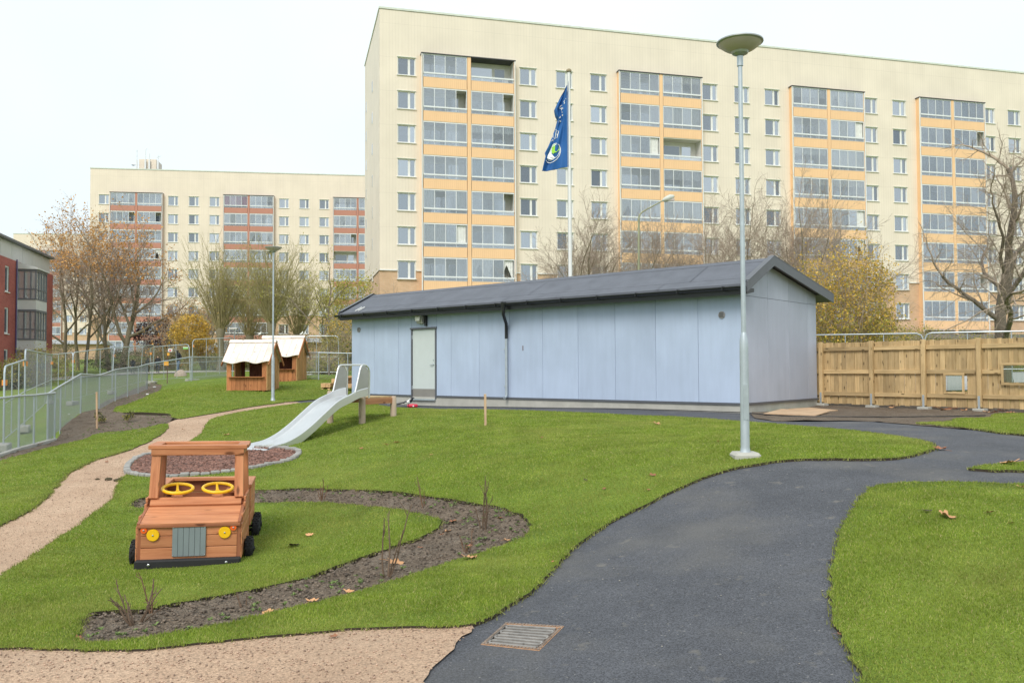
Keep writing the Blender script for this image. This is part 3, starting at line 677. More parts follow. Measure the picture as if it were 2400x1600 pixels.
for i in range(3):
    zt = 7.0 - 2.8 * i
    bay = MB().b2((.02, .02, zt - 2.75), (BW, BD, zt - 2.0)).build('glazed_bay', M_PANELW, bh)
    fr = MB()
    for x in (.08, .5, .9, BW - .04): fr.b2((x - .045, .0, zt - 2.0), (x + .045, .09, zt))
    for y in (.05, .7, 1.3, 1.95, BD - .05): fr.b2((BW - .08, y - .04, zt - 2.0), (BW + .01, y + .04, zt))
    fr.b2((.02, -.004, zt - 1.35), (BW, .08, zt - 1.27)); fr.b2((BW - .07, .02, zt - 1.35), (BW + .004, BD, zt - 1.27)); fr.b2((.0, -.03, zt - .08), (BW + .03, BD, zt + .06)); fr.b2((0, -.02, zt - 2.06), (BW + .02, BD, zt - 1.96))
    fr.build('bay_frame', M_ANTH, bay)
    for j, (x0, x1) in enumerate(((.12, .46), (.54, .86), (.94, BW - .08))): MB().b2((x0, .035, zt - 1.99), (x1, .045, zt - .09)).build('pane', M_GLZ2, bay)
    for j, (y0, y1) in enumerate(((.1, .66), (.74, 1.26), (1.34, 1.9), (2.0, 2.5))): MB().b2((BW - .05, y0, zt - 1.99), (BW - .04, y1, zt - .09)).build('pane', M_GLZ2, bay)
    obj('curtain', curtain_mesh(BW - .2, 1.8, CURT[0], 'full'), bay, (.1, .3, zt - 1.95))
MB().prism([(0, 7.07), (BW + .15, 7.07), (BW + .15, 7.17), (0, 7.55)], (-.12, BD + .1)).build('bay_roof', M_PANELW, bh)
MB().b2((.0, -.06, -2), (.1, .02, 7.6)).build('bay_pillar', M_PANELW, bh)

# low tan brick buildings beyond the fence
def low_house(label, a, b, depth, z0, z1, wins=()):
    a, b = Vector((*a, 0)), Vector((*b, 0)); d = b - a; L = d.length; r = empty('low_building', (a.x, a.y, 0), math.atan2(d.y, d.x)); tag(r, label, 'building')
    MB().b2((0, 0, z0), (L, depth, z1)).build('wall', M_TANB, r)
    MB().prism([(-.4, z1 + .003), (depth + .4, z1 + .003), (depth / 2, z1 + .55)], (-.4, L + .4), 0).build('roof', M('grey_metal_roof', (.36,.37,.38), .5, var=.15), r)
    for x in wins:
        w_ = MB().b2((x, -.03, z0 + 1.2), (x + 1.1, .03, z0 + 2.4)).build('window', M_WHITE, r); MB().b2((x + .08, -.04, z0 + 1.28), (x + 1.02, -.031, z0 + 2.32)).build('pane', M_PANE, w_)
low_house('low tan brick building with grey roof behind the farther playhouse', (-21.5, 80), (-8.5, 84), 8, -.6, 2.55, (6.0, 9.0))
low_house('low tan brick annex with grey roof under the orange leaved trees', (-66, 104), (-52, 107), 6, .2, 3.3, ())

# ------------------------------------------------------------------ blue-grey shed
k_ = .885
SX, SY, SA, SL_, SD_, SZ = 6.0706 * k_, 22.1967 * k_, .7193, 16.2563 * k_, 4.6751 * k_, -.9021 * k_
# local frame: +x runs from the right front corner along the front wall (to the left and away), +y is depth
# (mirrored hand), so keep x' = -t : root rotated so that local -x goes along the wall
shed = empty('shed', (SX, SY, 0), -SA); tag(shed, 'long blue grey panel shed with dark roof and grey door', 'shed')
def fibre(name, col):
    m, n, b = nmat(name); v = coords(n)
    t = N(n, 'ShaderNodeTexNoise', Scale=1.0, Detail=7.0, Roughness=.7); n.links.new(scaled(n, v, (5.0, 5.0, .5)), t.inputs['Vector'])
    c = ramp(n, t.outputs['Fac'], [(.3, vmul(col, .94)), (.7, vmul(col, 1.05))])
    t2 = N(n, 'ShaderNodeTexNoise', Scale=.9, Detail=3.0); n.links.new(v, t2.inputs['Vector'])
    c = mixc(n, c, ramp(n, t2.outputs['Fac'], [(.3, .93), (.7, 1.05)]), 1.0, 'MULTIPLY')
    oi = N(n, 'ShaderNodeObjectInfo'); mr = N(n, 'ShaderNodeMapRange'); mr.inputs['To Min'].default_value = .95; mr.inputs['To Max'].default_value = 1.05
    n.links.new(oi.outputs['Random'], mr.inputs['Value']); c = mixc(n, c, mr.outputs[0], 1.0, 'MULTIPLY')
    n.links.new(c, b.inputs['Base Color']); b.inputs['Roughness'].default_value = .6; b.inputs['Specular IOR Level'].default_value = .35
    return m
M_FIB = fibre('blue_grey_fibre_board', (.42, .50, .645)); M_FIB2 = fibre('blue_grey_board_gable', (.43, .465, .56))
M_CONC = M('concrete', (.42, .41, .37), .9, var=.15, scale=3, bump=.3, bscale=40)
M_BLACK = M('black_metal', (.018, .019, .022), .35, var=.1)
M_ROOFF = M('roofing_felt', (.125, .135, .16), .9, var=.16, scale=2.2, bump=.4, bscale=220, bdist=.003)
M_FLASH = M('dark_grey_flashing', (.10, .106, .12), .4, var=.08)
M_GALV = M('galvanised', (.48, .53, .57), .42, .55, var=.10, scale=9)
M_DOOR = M('grey_door', (.55, .60, .60), .5, var=.03); M_KICK = M('kick_plate', (.36, .33, .32), .35, .5, var=.08)
GB, WT = -1.25, 1.99          # under ground, wall top at the eaves (hidden by the eave box)
RV, RZ = 1.03, 2.585          # ridge: depth behind the front wall, height
EF, EB, EZF, EZB = -.36, 4.72, 1.90, 1.91
GO = .24                      # gable overhang
def X(t): return -t
def roof_z(y): return RZ - (RV - y) * (RZ - EZF) / (RV - EF) if y < RV else RZ - (y - RV) * (RZ - EZB) / (EB - RV)
MB().b2((-SL_ - .02, -.03, GB), (.02, SD_ + .02, SZ - .075)).build('plinth', M_CONC, shed)
MB().b2((-SL_ - .05, -.06, SZ - .074), (-11.37, SD_ + .05, SZ - .03)).build('drip_flashing', M_FLASH, shed)
MB().b2((-10.24, -.06, SZ - .074), (.05, SD_ + .05, SZ - .03)).build('drip_flashing', M_FLASH, shed)
core = MB().prism([(.0, SZ - .03), (SD_ - .03, SZ - .03), (SD_ - .03, roof_z(SD_) - .12), (RV, RZ - .12), (.0, roof_z(0) - .12)], (-SL_ + .02, -.02), 0)
core.build('wall_core', M_BLACK, shed)
G = .004
def fpanel(t0, t1, z0, z1): MB().b2((X(t1) + G, -.03, z0), (X(t0) - G, -.001, z1)).build('wall_panel', M_FIB, shed, bevel=.002)
js = [0, 1.19, 2.37, 3.58, 4.77, 5.99, 7.2, 8.41, 9.58, 10.22]
for a, b in zip(js, js[1:]): fpanel(a, b, SZ - .025, 1.97)
fpanel(10.22, 11.37, 1.30, 1.97); fpanel(11.37, 11.99, SZ - .025, 1.97); fpanel(11.99, 13.2, SZ - .025, 1.97); fpanel(13.2, SL_, SZ - .025, 1.97)
gj = [-.03, 1.16, 2.39, 3.56, SD_]; ZL = 1.652
for a, b in zip(gj, gj[1:]):
    MB().b2((.001, a + G, SZ - .025), (.03, b - G, ZL - G)).build('wall_panel', M_FIB2, shed, bevel=.002)
    ys = [a + G] + ([RV] if a < RV < b else []) + [b - G]
    MB().prism([(a + G, ZL + G), (b - G, ZL + G)] + [(y, roof_z(y) - .10) for y in reversed(ys)], (.001, .03), 0).build('gable_panel', M_FIB2, shed)
# door
dr = empty('door', (0, 0, 0)); dr.parent = shed
MB().b2((X(11.33), -.012, SZ + .17), (X(10.28), .0, 1.24)).build('door_leaf', M_DOOR, dr, bevel=.003)
MB().b2((X(11.33), -.016, -.925), (X(10.28), .0, SZ + .168)).build('kick_plate', M_KICK, dr)
fr = MB(); fr.b2((X(11.37), -.05, -.93), (X(11.335), .0, 1.245)); fr.b2((X(10.275), -.05, -.93), (X(10.225), .0, 1.245)); fr.b2((X(11.40), -.07, 1.246), (X(10.20), .0, 1.30)); fr.build('door_frame', M_FLASH, dr)
hd = MB(); hd.lathe([(.028, 0), (.028, .01)], 12, M4=Matrix.Translation((X(10.37), -.012, .13)) @ Matrix.Rotation(math.pi / 2, 4, 'X')); hd.tube([(X(10.37), -.02, .13), (X(10.37), -.06, .13), (X(10.50), -.06, .13)], .011, 8); hd.build('handle', M_GALV, dr)
MB().lathe([(.022, 0), (.022, .012)], 12, M4=Matrix.Translation((X(10.37), -.012, .27)) @ Matrix.Rotation(math.pi / 2, 4, 'X')).build('lock', M_GALV, dr)
for z in (-.65, .95): MB().tube([(X(11.335), -.03, z), (X(11.335), -.03, z + .12)], .014, 8).build('hinge', M_GALV, dr)
MB().b2((X(11.36), -.10, -.98), (X(10.25), -.0, -.935)).build('threshold', M_GALV, dr)
# roof: front and back slope in felt sheets, bargeboards, gutter
def slope(y0, y1, x0, x1, th=.05, nm='roof_sheet', up=0.0):
    za, zb = roof_z(y0), roof_z(y1)
    return MB().prism([(y0, za - th), (y1, zb - th), (y1, zb + up), (y0, za + up)], (x0, x1), 0).build(nm, M_ROOFF, shed)
XA, XB = -SL_ - GO, GO
cuts = [XA, -12.0, -7.2, -2.1, XB]
for j, (ya, yb) in enumerate(((EF, -.02), (-.02, RV - .15), (RV - .15, RV))):
    cc = [XA] + [c + (.7 if j == 1 else 0) for c in cuts[1:-1]] + [XB]
    for a, b in zip(cc, cc[1:]): slope(ya + (.0 if j == 0 else -.03), yb, a, b + .03 if b < XB else b, up=.006 * j)
slope(RV, EB, XA, XB, nm='roof_back')
MB().prism([(RV - .16, roof_z(RV - .16) + .013), (RV, RZ + .016), (RV + .2, roof_z(RV + .2) + .006), (RV + .2, roof_z(RV + .2) + .013), (RV, RZ + .026), (RV - .16, roof_z(RV - .16) + .02)], (XA, XB), 0).build('ridge_strip', M_ROOFF, shed)
def barge(x0, x1, nm):
    for ya, yb in ((EF - .04, RV), (RV, EB + .05)):
        za = RZ - (RV - ya) * (RZ - EZF) / (RV - EF) if ya < RV else RZ; zb = RZ if yb == RV else RZ - (yb - RV) * (RZ - EZB) / (EB - RV)
        MB().prism([(ya, za - .17), (yb, zb - .17), (yb, zb + .06), (ya, za + .06)], (x0, x1), 0).build(nm, M_FLASH, shed)
barge(XB + .003, XB + .04, 'bargeboard'); barge(XA - .04, XA - .003, 'bargeboard')
for ya, yb in ((EF, RV), (RV, EB)):
    MB().prism([(ya, roof_z(ya) + .062), (yb, (roof_z(yb)) + .062), (yb, roof_z(yb) + .075), (ya, roof_z(ya) + .075)], (XB - .10, XB + .045), 0).build('verge_cap', M_FLASH, shed)
    MB().prism([(ya, roof_z(ya) + .062), (yb, (roof_z(yb)) + .062), (yb, roof_z(yb) + .075), (ya, roof_z(ya) + .075)], (XA - .045, XA + .10), 0).build('verge_cap', M_FLASH, shed)
MB().prism([(EF + .02, 1.66), (0, 1.72), (0, 1.80), (EF + .02, 1.80)], (XA, XB), 0).build('soffit', M_BLACK, shed)
MB().b2((XA, EF - .012, 1.655), (XB, EF + .018, EZF - .06)).build('fascia', M_BLACK, shed)
MB().prism([(SD_ + .04, roof_z(SD_) - .1), (EB, roof_z(EB) - .16), (EB, roof_z(EB) - .06), (SD_ + .04, roof_z(SD_) - .06)], (XA, XB), 0).build('soffit', M_FLASH, shed)
gp = [(EF - .135 + .062 * math.cos(a), EZF - .075 + .062 * math.sin(a)) for a in [math.pi * (1 + i / 8) for i in range(9)]]
MB().prism(gp + [(x * .92 + (EF - .135) * .08, z + .004) for x, z in reversed(gp)], (XA - .06, XB), 0).build('gutter', M_BLACK, shed, smooth=True)
for i in range(13):
    x = XA + .3 + i * 1.17; MB().b2((x, EF - .205, EZF - .15), (x + .02, EF - .0, EZF - .055)).build('gutter_bracket', M_BLACK, shed)
PX = X(7.27)
MB().tube([(PX + .25, EF - .135, EZF - .12), (PX + .25, EF - .135, EZF - .30), (PX + .22, EF - .11, EZF - .38), (PX + .03, -.14, EZF - .62), (PX, -.10, EZF - .70), (PX, -.10, EZF - 1.05)], .045, 12).build('downpipe_swan_neck', M_BLACK, shed, smooth=True)
MB().lathe([(.085, .12), (.08, .05), (.05, -.06)], 12, (PX + .25, EF - .135, EZF - .16)).build('downpipe_outlet', M_BLACK, shed, smooth=True)
MB().tube([(PX, -.10, EZF - 1.045), (PX, -.10, -.72), (PX, -.115, -.80), (PX + .02, -.22, -.84)], .041, 12).build('downpipe', M_GALV, shed, smooth=True)
for z in (.55, -.5): MB().box((PX - .07, -.06, z), (.10, .05, .03)).build('pipe_clamp', M_GALV, shed)
M_VENT = M('vent_grille', (.30, .29, .29), .6)
for t, z in ((.56, 1.23), (14.0, 1.33)):
    v_ = MB().lathe([(.085, 0), (.085, .02), (.07, .025)], 20, M4=Matrix.Translation((X(t), -.031, z)) @ Matrix.Rotation(math.pi / 2, 4, 'X')).build('vent', M_VENT, shed)
    for i in range(5): MB().b2((X(t) - .055, -.062, z - .05 + i * .025), (X(t) + .055, -.056, z - .04 + i * .025)).build('louvre', M_BLACK, v_)
wl = MB().prism([(-.03, 1.40), (-.15, 1.42), (-.24, 1.66), (-.03, 1.66)], (X(10.98), X(10.72)), 0).build('wall_lamp', M('lamp_housing', (.40, .40, .36), .5), shed)
MB().b2((X(10.70), -.10, 1.34), (X(10.62), -.03, 1.66)).build('lamp_bracket', M_BLACK, wl); MB().b2((X(10.95), -.255, 1.50), (X(10.75), -.235, 1.62)).build('lamp_diffuser', M('lamp_diffuser', (.7, .7, .62), .3), wl)
for dx in (0, .16): plank(shed, 'roof_batten', (X(13.86 - dx), EF + .06, roof_z(EF + .06) + .022), (X(13.86 - dx), EF + .34, roof_z(EF + .34) + .022), .03, .03, M_WHITE)
m = MB(); m.b2((X(6.72), -.036, .50), (X(6.69), -.031, .64)); m.build('scratch_mark', M('brown_stain', (.16, .11, .10), .9), shed)

# ------------------------------------------------------------------ timber fence with two look-through windows
M_FENCE = wood('pressure_treated_pine', (.39, .265, .125), (.56, .405, .215), grain=12, objr=.22)
fa, fb = P(1914, 950), P(2420, 968)
fd = (fb - fa); fang = math.atan2(fd.y, fd.x); FL = math.hypot(fd.x, fd.y) + 2.4
fence = empty('timber_fence', (fa.x, fa.y, 0), fang); tag(fence, 'timber board fence with two small windows right of the shed', 'fence')
def fence_x(px, z=0.0):
    r = ray(px, 880); e = np.array([math.cos(fang), math.sin(fang)]); A = np.array([[r[0], -e[0]], [r[1], -e[1]]]); return float(np.linalg.solve(A, np.array([fa.x, fa.y]))[1])
FT, FBt = .60, -.985
def fence_z(px, py):
    r = ray(px, py); e = np.array([math.cos(fang), math.sin(fang)]); A = np.array([[r[0], -e[0]], [r[1], -e[1]]]); return float(np.linalg.solve(A, np.array([fa.x, fa.y]))[0] * r[2])
FT = fence_z(2100, 799); FBt = fence_z(2100, 950)
posts = [fence_x(q) for q in (1926, 2044, 2166, 2296)]; sp = (posts[-1] - posts[0]) / 3; posts += [posts[-1] + sp, posts[-1] + 2 * sp]
fw = []
for (x0, y0), (x1, y1) in ((CF((1388, 572))[0], CF((1550, 735))[0]), (CF((1948, 475))[0], CF((2146, 650))[0])):
    fw.append((fence_x(x0), fence_x(x1), fence_z(x0, y1), fence_z(x0, y0)))
fw[1] = (fw[1][0], fw[1][0] + .52, fw[1][2], fw[1][3])
x = -.12; i = 0
while x < FL:
    w_ = random.choice((.095, .12, .12, .145)); zt = FT + random.uniform(-.008, .008); zb = FBt + random.uniform(-.01, .01)
    spans = [(zb, zt)]
    for a, b, c, d in fw:
        if x + w_ > a + .03 and x < b - .03: spans = [(zb, c + .02), (d - .02, zt)]
    yo = .0 if i % 2 else .012
    for c, d in spans: plank(fence, 'board', (x + w_ / 2, .05 + yo, c), (x + w_ / 2, .05 + yo, d), w_ - .004, .02, M_FENCE, (0, -1, 0), .002)
    x += w_; i += 1
zr = [fence_z(2100, q) for q in (815, 871, 925)]
px_ = [-.12] + posts
for a, b in zip(px_, px_[1:]):
    for z in zr:
        segs = [(a + (.055 if a > 0 else 0), b - .055)]
        for c, d, e_, f_ in fw:
            if e_ < z + .05 and f_ > z - .05:
                segs = [q for s, t in segs for q in ((s, min(t, c - .03)), (max(s, d + .03), t)) if q[1] - q[0] > .05]
        for s, t in segs: plank(fence, 'rail', (s, .015, z), (t, .015, z), .10, .045, M_FENCE, (0, -1, 0))
for a in posts:
    gz = h(fa.x + math.cos(fang) * a, fa.y + math.sin(fang) * a)
    plank(fence, 'post', (a, -.02, gz + .10), (a, -.02, FT + .02), .10, .10, M_FENCE, (0, -1, 0), .006)
    MB().b2((a - .13, -.15, gz - .1), (a + .13, .11, gz + .07)).build('concrete_foot', M_CONC, fence, bevel=.012)
    MB().b2((a - .025, -.079, gz + .06), (a + .025, -.072, gz + .36)).build('post_bracket', M_GALV, fence)
for a, b, c, d in fw:
    f = empty('window', (0, 0, 0)); f.parent = fence
    for p0, p1 in (((a - .05, -.012, c - .02), (b + .05, -.012, c - .02)), ((a - .05, -.012, d + .02), (b + .05, -.012, d + .02)), ((a - .02, -.013, c + .005), (a - .02, -.013, d - .005)), ((b + .02, -.013, c + .005), (b + .02, -.013, d - .005))):
        plank(f, 'frame_bar', p0, p1, .05, .025, M_FENCE, (0, -1, 0))
    MB().b2((a + .004, .04, c + .004), (b - .004, .046, d - .004)).build('pane', glass('fence_pane%d' % int(a * 10), gloss=.06, trans=.95, tint=(.92, .94, .94)), f)

# ------------------------------------------------------------------ wire fences
M_WIRE = M('wire', (.33, .36, .38), .45, .5, var=.05)
def wire_panel(p, q, h0, h1, cell=.06, r=.0016, diag=True, name='wire_mesh'):
    """woven wire between two ground points (local coordinates), from h0 to h1 above them"""
    p, q = Vector(p), Vector(q); L = (q - p).length; H = h1 - h0; segs = []
    if diag:
        n = int((L + H) / cell)
        for i in range(n + 1):
            s = i * cell
            a0, b0 = max(0, s - H), min(L, s)
            if b0 > a0: segs.append(((a0, s - a0), (b0, s - b0))); segs.append(((L - a0, s - a0), (L - b0, s - b0)))
    else:
        for i in range(int(L / cell) + 1): segs.append(((i * cell, 0), (i * cell, H)))
        for i in range(int(H / (cell * 2.5)) + 1): segs.append(((0, i * cell * 2.5), (L, i * cell * 2.5)))
    sg = np.array(segs); e = np.array((q - p) / L)
    def to3(a): return np.array(p)[None] + a[:, :1] * e[None] + np.array([0, 0, 1])[None] * (h0 + a[:, 1:])
    return prisms(name, to3(sg[:, 0]), to3(sg[:, 1]), r, r, M_WIRE)
def prisms(name, A, B, ra, rb, mat, n=3, uv=None):
    A = np.asarray(A, float); B = np.asarray(B, float); k = len(A); d = B - A; L = np.linalg.norm(d, axis=1, keepdims=True); d = d / np.maximum(L, 1e-9)
    ref = np.where(np.abs(d[:, 2:3]) < .9, np.array([[0, 0, 1.0]]), np.array([[1.0, 0, 0]])); u = np.cross(d, ref); u /= np.linalg.norm(u, axis=1, keepdims=True); v = np.cross(d, u)
    ra = np.broadcast_to(np.asarray(ra, float), (k,)); rb = np.broadcast_to(np.asarray(rb, float), (k,))
    ang = 2 * np.pi * np.arange(n) / n; off = u[:, None] * np.cos(ang)[None, :, None] + v[:, None] * np.sin(ang)[None, :, None]
    vs = np.concatenate([A[:, None] + off * ra[:, None, None], B[:, None] + off * rb[:, None, None]], 1).reshape(-1, 3)
    base = (np.arange(k) * 2 * n)[:, None]; j = np.arange(n); f = np.stack([j, (j + 1) % n, (j + 1) % n + n, j + n], 1)
    return mesh_np(name, vs, (base[:, :, None] + f[None]).reshape(-1, 4), mat)

def low_fence(label, gpts, H, group=None, mesh=True, plinth=False, cell=.055):
    """low chain-link fence: tubular top rail, posts, woven mesh"""
    gp = [Vector(p) for p in gpts]; r = empty('chain_link_fence', gp[0]); tag(r, label, 'fence')
    lp = [p - gp[0] for p in gp]
    for p in lp: MB().tube([p + Vector((0, 0, -.2)), p + Vector((0, 0, H - .02))], .022, 8).build('post', M_GALV, r, smooth=True)
    MB().tube([p + Vector((0, 0, H)) for p in lp], .024, 10).build('top_rail', M_GALV, r, smooth=True)
    for a, b in zip(lp, lp[1:]):
        me = wire_panel(a, b, .04, H - .03, cell, .0021); o = obj('wire_mesh', me, r)
    if plinth:
        for a, b in zip(lp, lp[1:]):
            d = (b - a).normalized(); MB().prism([(0, -.1), (0, .07), ((b - a).length, .07 + b.z - a.z), ((b - a).length, -.1 + b.z - a.z)], (-.05, .05)).build('concrete_plinth', M_CONC, r, bevel=.01, loc=a).rotation_euler.z = math.atan2(d.y, d.x)
    return r
def lerp_pts(pts, step):
    out = [pts[0]]
    for a, b in zip(pts, pts[1:]):
        n = max(1, round((b - a).length / step))
        for i in range(1, n + 1):
            q = a.lerp(b, i / n); q.z = h(q.x, q.y); out.append(q)
    return out
f1 = [at_d(px, 1000, d) for px, d in ((44, 17.2), (79.4, 18.3), (128, 19.5))]
for q in f1: q.z = h(q.x, q.y)
d0 = f1[0] - f1[1]; f1 = [f1[0] + d0 * 1.25] + f1; f1[0].z = h(f1[0].x, f1[0].y)
low_fence('near stretch of low galvanised chain link fence ending beside the soil strip', f1, 1.10, plinth=True)
f2 = [at_d(px, 950, d) for px, d in ((112, 19.2), (141.6, 20.9), (189, 23.7), (232.5, 26.7), (270, 29.6), (298.5, 32.1), (323.4, 34.4), (344.4, 36.4))]
for q in f2: q.z = h(q.x, q.y)
low_fence('long curving low galvanised chain link fence running back past the soil strip', f2, 1.10)
f3 = lerp_pts([f2[-1], P(448, 894), P(540, 884)], 6.0)
low_fence('low chain link fence between the boulder and the nearer playhouse', f3, 1.10, cell=.07)
f4 = lerp_pts([P(690, 886), P(747, 891.6), P(815, 893)], 3.2); f4.append(f4[-1] + (f4[-1] - f4[-2]) * .8)
low_fence('low chain link fence between the farther playhouse and the shed', f4, 1.08, cell=.07)

_pk = {}
def site_panel(label, p, q, H=2.0, lean=0.0, block_=True, clamp=True):
    """movable site fence panel with rounded top corners"""
    p, q = Vector(p), Vector(q); r = empty('site_fence_panel', p, 0); tag(r, label, 'fence panel', 'movable site fence panels')
    d = q - p; d.z = 0; L = d.length; e = d / L; up = Vector((0, 0, 1)) - Vector((-e.y, e.x, 0)) * lean
    def W(x, z): return e * x + Vector((0, 0, (q.z - p.z) * x / L)) + up * z
    c = .16; path = [W(0, .02), W(0, H - c), W(c * .3, H - c * .3), W(c, H), W(L - c, H), W(L - c * .3, H - c * .3), W(L, H - c), W(L, .02)]
    MB().tube(path, .021, 8).build('tube_frame', M_GALV, r, smooth=True)
    for z in (.18, .95): MB().tube([W(.02, z), W(L - .02, z)], .012, 6).build('cross_bar', M_GALV, r)
    for x in (L / 3, 2 * L / 3): MB().tube([W(x, .2), W(x, H - .01)], .014, 6).build('upright', M_GALV, r)
    k = int(L / .10); A = [W(L * i / k, .2) for i in range(1, k)]; B = [W(L * i / k, H - .03) for i in range(1, k)]
    A += [W(.02, .2 + .25 * j) for j in range(1, 7)]; B += [W(L - .02, .2 + .25 * j) for j in range(1, 7)]
    obj('wire_grid', prisms('wire_grid', A, B, .0014, .0014, M_WIRE), r)
    if block_: MB().b2((-.35, -.12, -.06), (.35, .12, .10)).build('concrete_block', M_CONC, r, bevel=.02).rotation_euler.z = math.atan2(e.y, e.x)
    if clamp: MB().box(tuple(W(.04, H - .35)), (.09, .06, .12)).build('orange_clamp', M('orange_plastic', (.75, .28, .05), .5), r)
    return r
sp_pts = [P(8, 1050), P(57, 1006), P(120, 943), P(166, 941), P(263, 934), P(356, 900)]
sp_pts[3] = at_d(170, 941, 33.5); sp_pts[4] = at_d(262, 930, 38); sp_pts[5] = at_d(357, 903, 46)
for q in sp_pts[3:]: q.z = h(q.x, q.y)
labs = ['site fence panel in front of the glazed bays, leftmost of the tall panels', 'rising site fence panel second from the left before the brick house', 'site fence panel before the shrub, third from the left', 'site fence panel in front of the orange leaved tree trunks', 'site fence panel just left of the dark clothed walkers']
for i, (a, b) in enumerate(zip(sp_pts, sp_pts[1:])): site_panel(labs[i], a, b, 2.0 if i else 1.75, .04 * (i == 4))
a = at_d(355, 901, 45.5); b = at_d(446, 890, 44); c = at_d(451, 890, 44.2); d = at_d(545, 884, 46)
for q in (a, b, c, d): q.z = h(q.x, q.y)
site_panel('leaning site fence panel behind the boulder carrying small notices', a, b, 1.9, .05); site_panel('site fence panel in front of the yellow shrub left of the nearer playhouse', c, d, 2.15)
a = at_d(716, 885, 43); b = at_d(793, 885, 43); c = at_d(830, 885, 43.5)
for q in (a, b, c): q.z = h(q.x, q.y)
site_panel('site fence panel right of the farther playhouse beside the young tree', a, b, 2.0)
# tall panels behind the timber fence
for i, (x0, x1, lab) in enumerate(((1895, 2165, 'tube framed site fence panel rising behind the timber fence next to the yellow bush'), (2170, 2480, 'tube framed site fence panel rising behind the timber fence under the bare tree'))):
    p = at_d(x0, 880, 24.6 - i * 1.0); q = at_d(x1, 880, 23.6 - i * 1.4); zt = at_d((x0 + x1) / 2, 783 - 6 * i, 24 - i * 1.2).z
    p.z = h(p.x, p.y); q.z = h(q.x, q.y); site_panel(lab, p, q, zt - (p.z + q.z) / 2, clamp=False)

# ------------------------------------------------------------------ lamps
M_LAMPH = M('lamp_head_metal', (.42, .43, .43), .4, .5); M_DIFF = M('lamp_bowl', (.54, .46, .43), .35, var=.08)
def lamp(label, base, Ht, foot=True):
    r = empty('park_lamp', base); tag(r, label, 'street lamp', 'park lamps with shallow bowl heads')
    bh_ = 1.36
    MB().lathe([(.075, .02), (.058, .09), (.052, .13), (.049, bh_ - .08), (.047, bh_), (.028, bh_ + .09)], 16).build('lower_pole', M_GALV, r, smooth=True)
    MB().lathe([(.028, bh_ + .06), (.025, Ht - .27)], 14).build('upper_pole', M_GALV, r, smooth=True)
    MB().b2((-.03, -.056, .45), (.03, -.046, .85)).build('service_hatch', M_GALV, r)
    MB().lathe([(.036, Ht - .31), (.036, Ht - .195)], 14).build('pole_collar', M_GALV, r, smooth=True)
    hd = empty('lamp_head', (0, 0, 0)); hd.parent = r
    z = Ht - .195
    MB().lathe([(.03, z + .0), (.09, z + .03), (.10, z + .055)], 28).build('head_base', M_LAMPH, hd, smooth=True)
    MB().lathe([(.099, z + .054), (.17, z + .085), (.225, z + .125), (.245, z + .15)], 28).build('bowl', M_DIFF, hd, smooth=True)
    MB().lathe([(.246, z + .148), (.268, z + .158), (.268, z + .172), (.20, z + .185), (.05, z + .195), (.001, z + .195)], 28).build('head_cover', M_LAMPH, hd, smooth=True)
    if foot: MB().b2((-.15, -.15, -.15), (.15, .15, .075)).build('concrete_foot', M_CONC, r, bevel=.03)
    else: MB().b2((-.12, -.12, -.1), (.12, .12, .02)).build('concrete_foot', M_CONC, r, bevel=.02)
    return r
b1 = P(1747, 1074); LH = (1072 - 84) / FPX * b1.y
lamp('tall galvanised bowl headed lamp on the lawn beside the asphalt path', b1, LH)
b2_ = P(639.5, 940)
lamp('small distant bowl headed lamp standing in front of the playhouses', b2_, LH * 1.0 if abs(b2_.y / b1.y - 2.74) < .25 else (940 - 576) / FPX * b2_.y, False)
# flagpole and flag
fp = at_d(1338, 860, 30.0); fp.z = h(fp.x, fp.y); ft = at_d(1333, 170, 30.0).z
pole = empty('flagpole', fp); tag(pole, 'white flagpole rising behind the shed roof', 'flagpole')
Hh = ft - fp.z
MB().lathe([(.085, 0), (.075, 3), (.05, Hh)], 16).build('pole', M_WHITE, pole, smooth=True)
MB().lathe([(.03, Hh), (.09, Hh + .02), (.10, Hh + .07), (.06, Hh + .12), (.001, Hh + .13)], 14).build('truck_cap', M('brass_cap', (.35, .28, .18), .5), pole, smooth=True)
MB().tube([(-.07, -.07, 1.2), (-.065, -.06, Hh - .1)], .006, 5).build('halyard', M('cord_grey', (.5, .5, .5), .8), pole)
# flag: hanging from the pole, cloth folded towards the left; outline surveyed at its own distance
flag = empty('flag', (fp.x, fp.y, 0)); tag(flag, 'dark blue flag with a green and white round emblem hanging from the flagpole', 'flag')
CFl = crop(1260, 180, 6.533)
rows = [(75, 468, 468), (200, 410, 468), (330, 335, 468), (420, 290, 468), (495, 255, 468), (540, 262, 468), (590, 275, 468), (640, 305, 468), (760, 275, 469), (900, 225, 469), (1050, 165, 469), (1160, 112, 469), (1210, 124, 470), (1320, 98, 470), (1390, 82, 470), (1440, 70, 470)]
NU = 28
def flag_pt(u, v):
    """u 0 at pole .. 1 free edge, v index along height (float row)"""
    i = min(int(v), len(rows) - 2); t = v - i; y = rows[i][0] * (1 - t) + rows[i + 1][0] * t; xl = rows[i][1] * (1 - t) + rows[i + 1][1] * t; xr = rows[i][2] * (1 - t) + rows[i + 1][2] * t
    yb = y - (u * 0 if v < 14 else 0)
    if y > 1300: yb = y - (1 - u) * 55 * (y - 1300) / 140
    x = xr + (xl - xr) * u
    p = at_d(*CFl((x, yb))[0], 30.0)
    wv = .10 * u * math.sin(u * 9 + y * .006) + .07 * math.sin(u * 16 - y * .004) * u + .25 * u
    return p + Vector((0, -.06 + wv, 0)) - Vector((fp.x, fp.y, 0))
fm = MB(); NVv = 60; grid_ = []
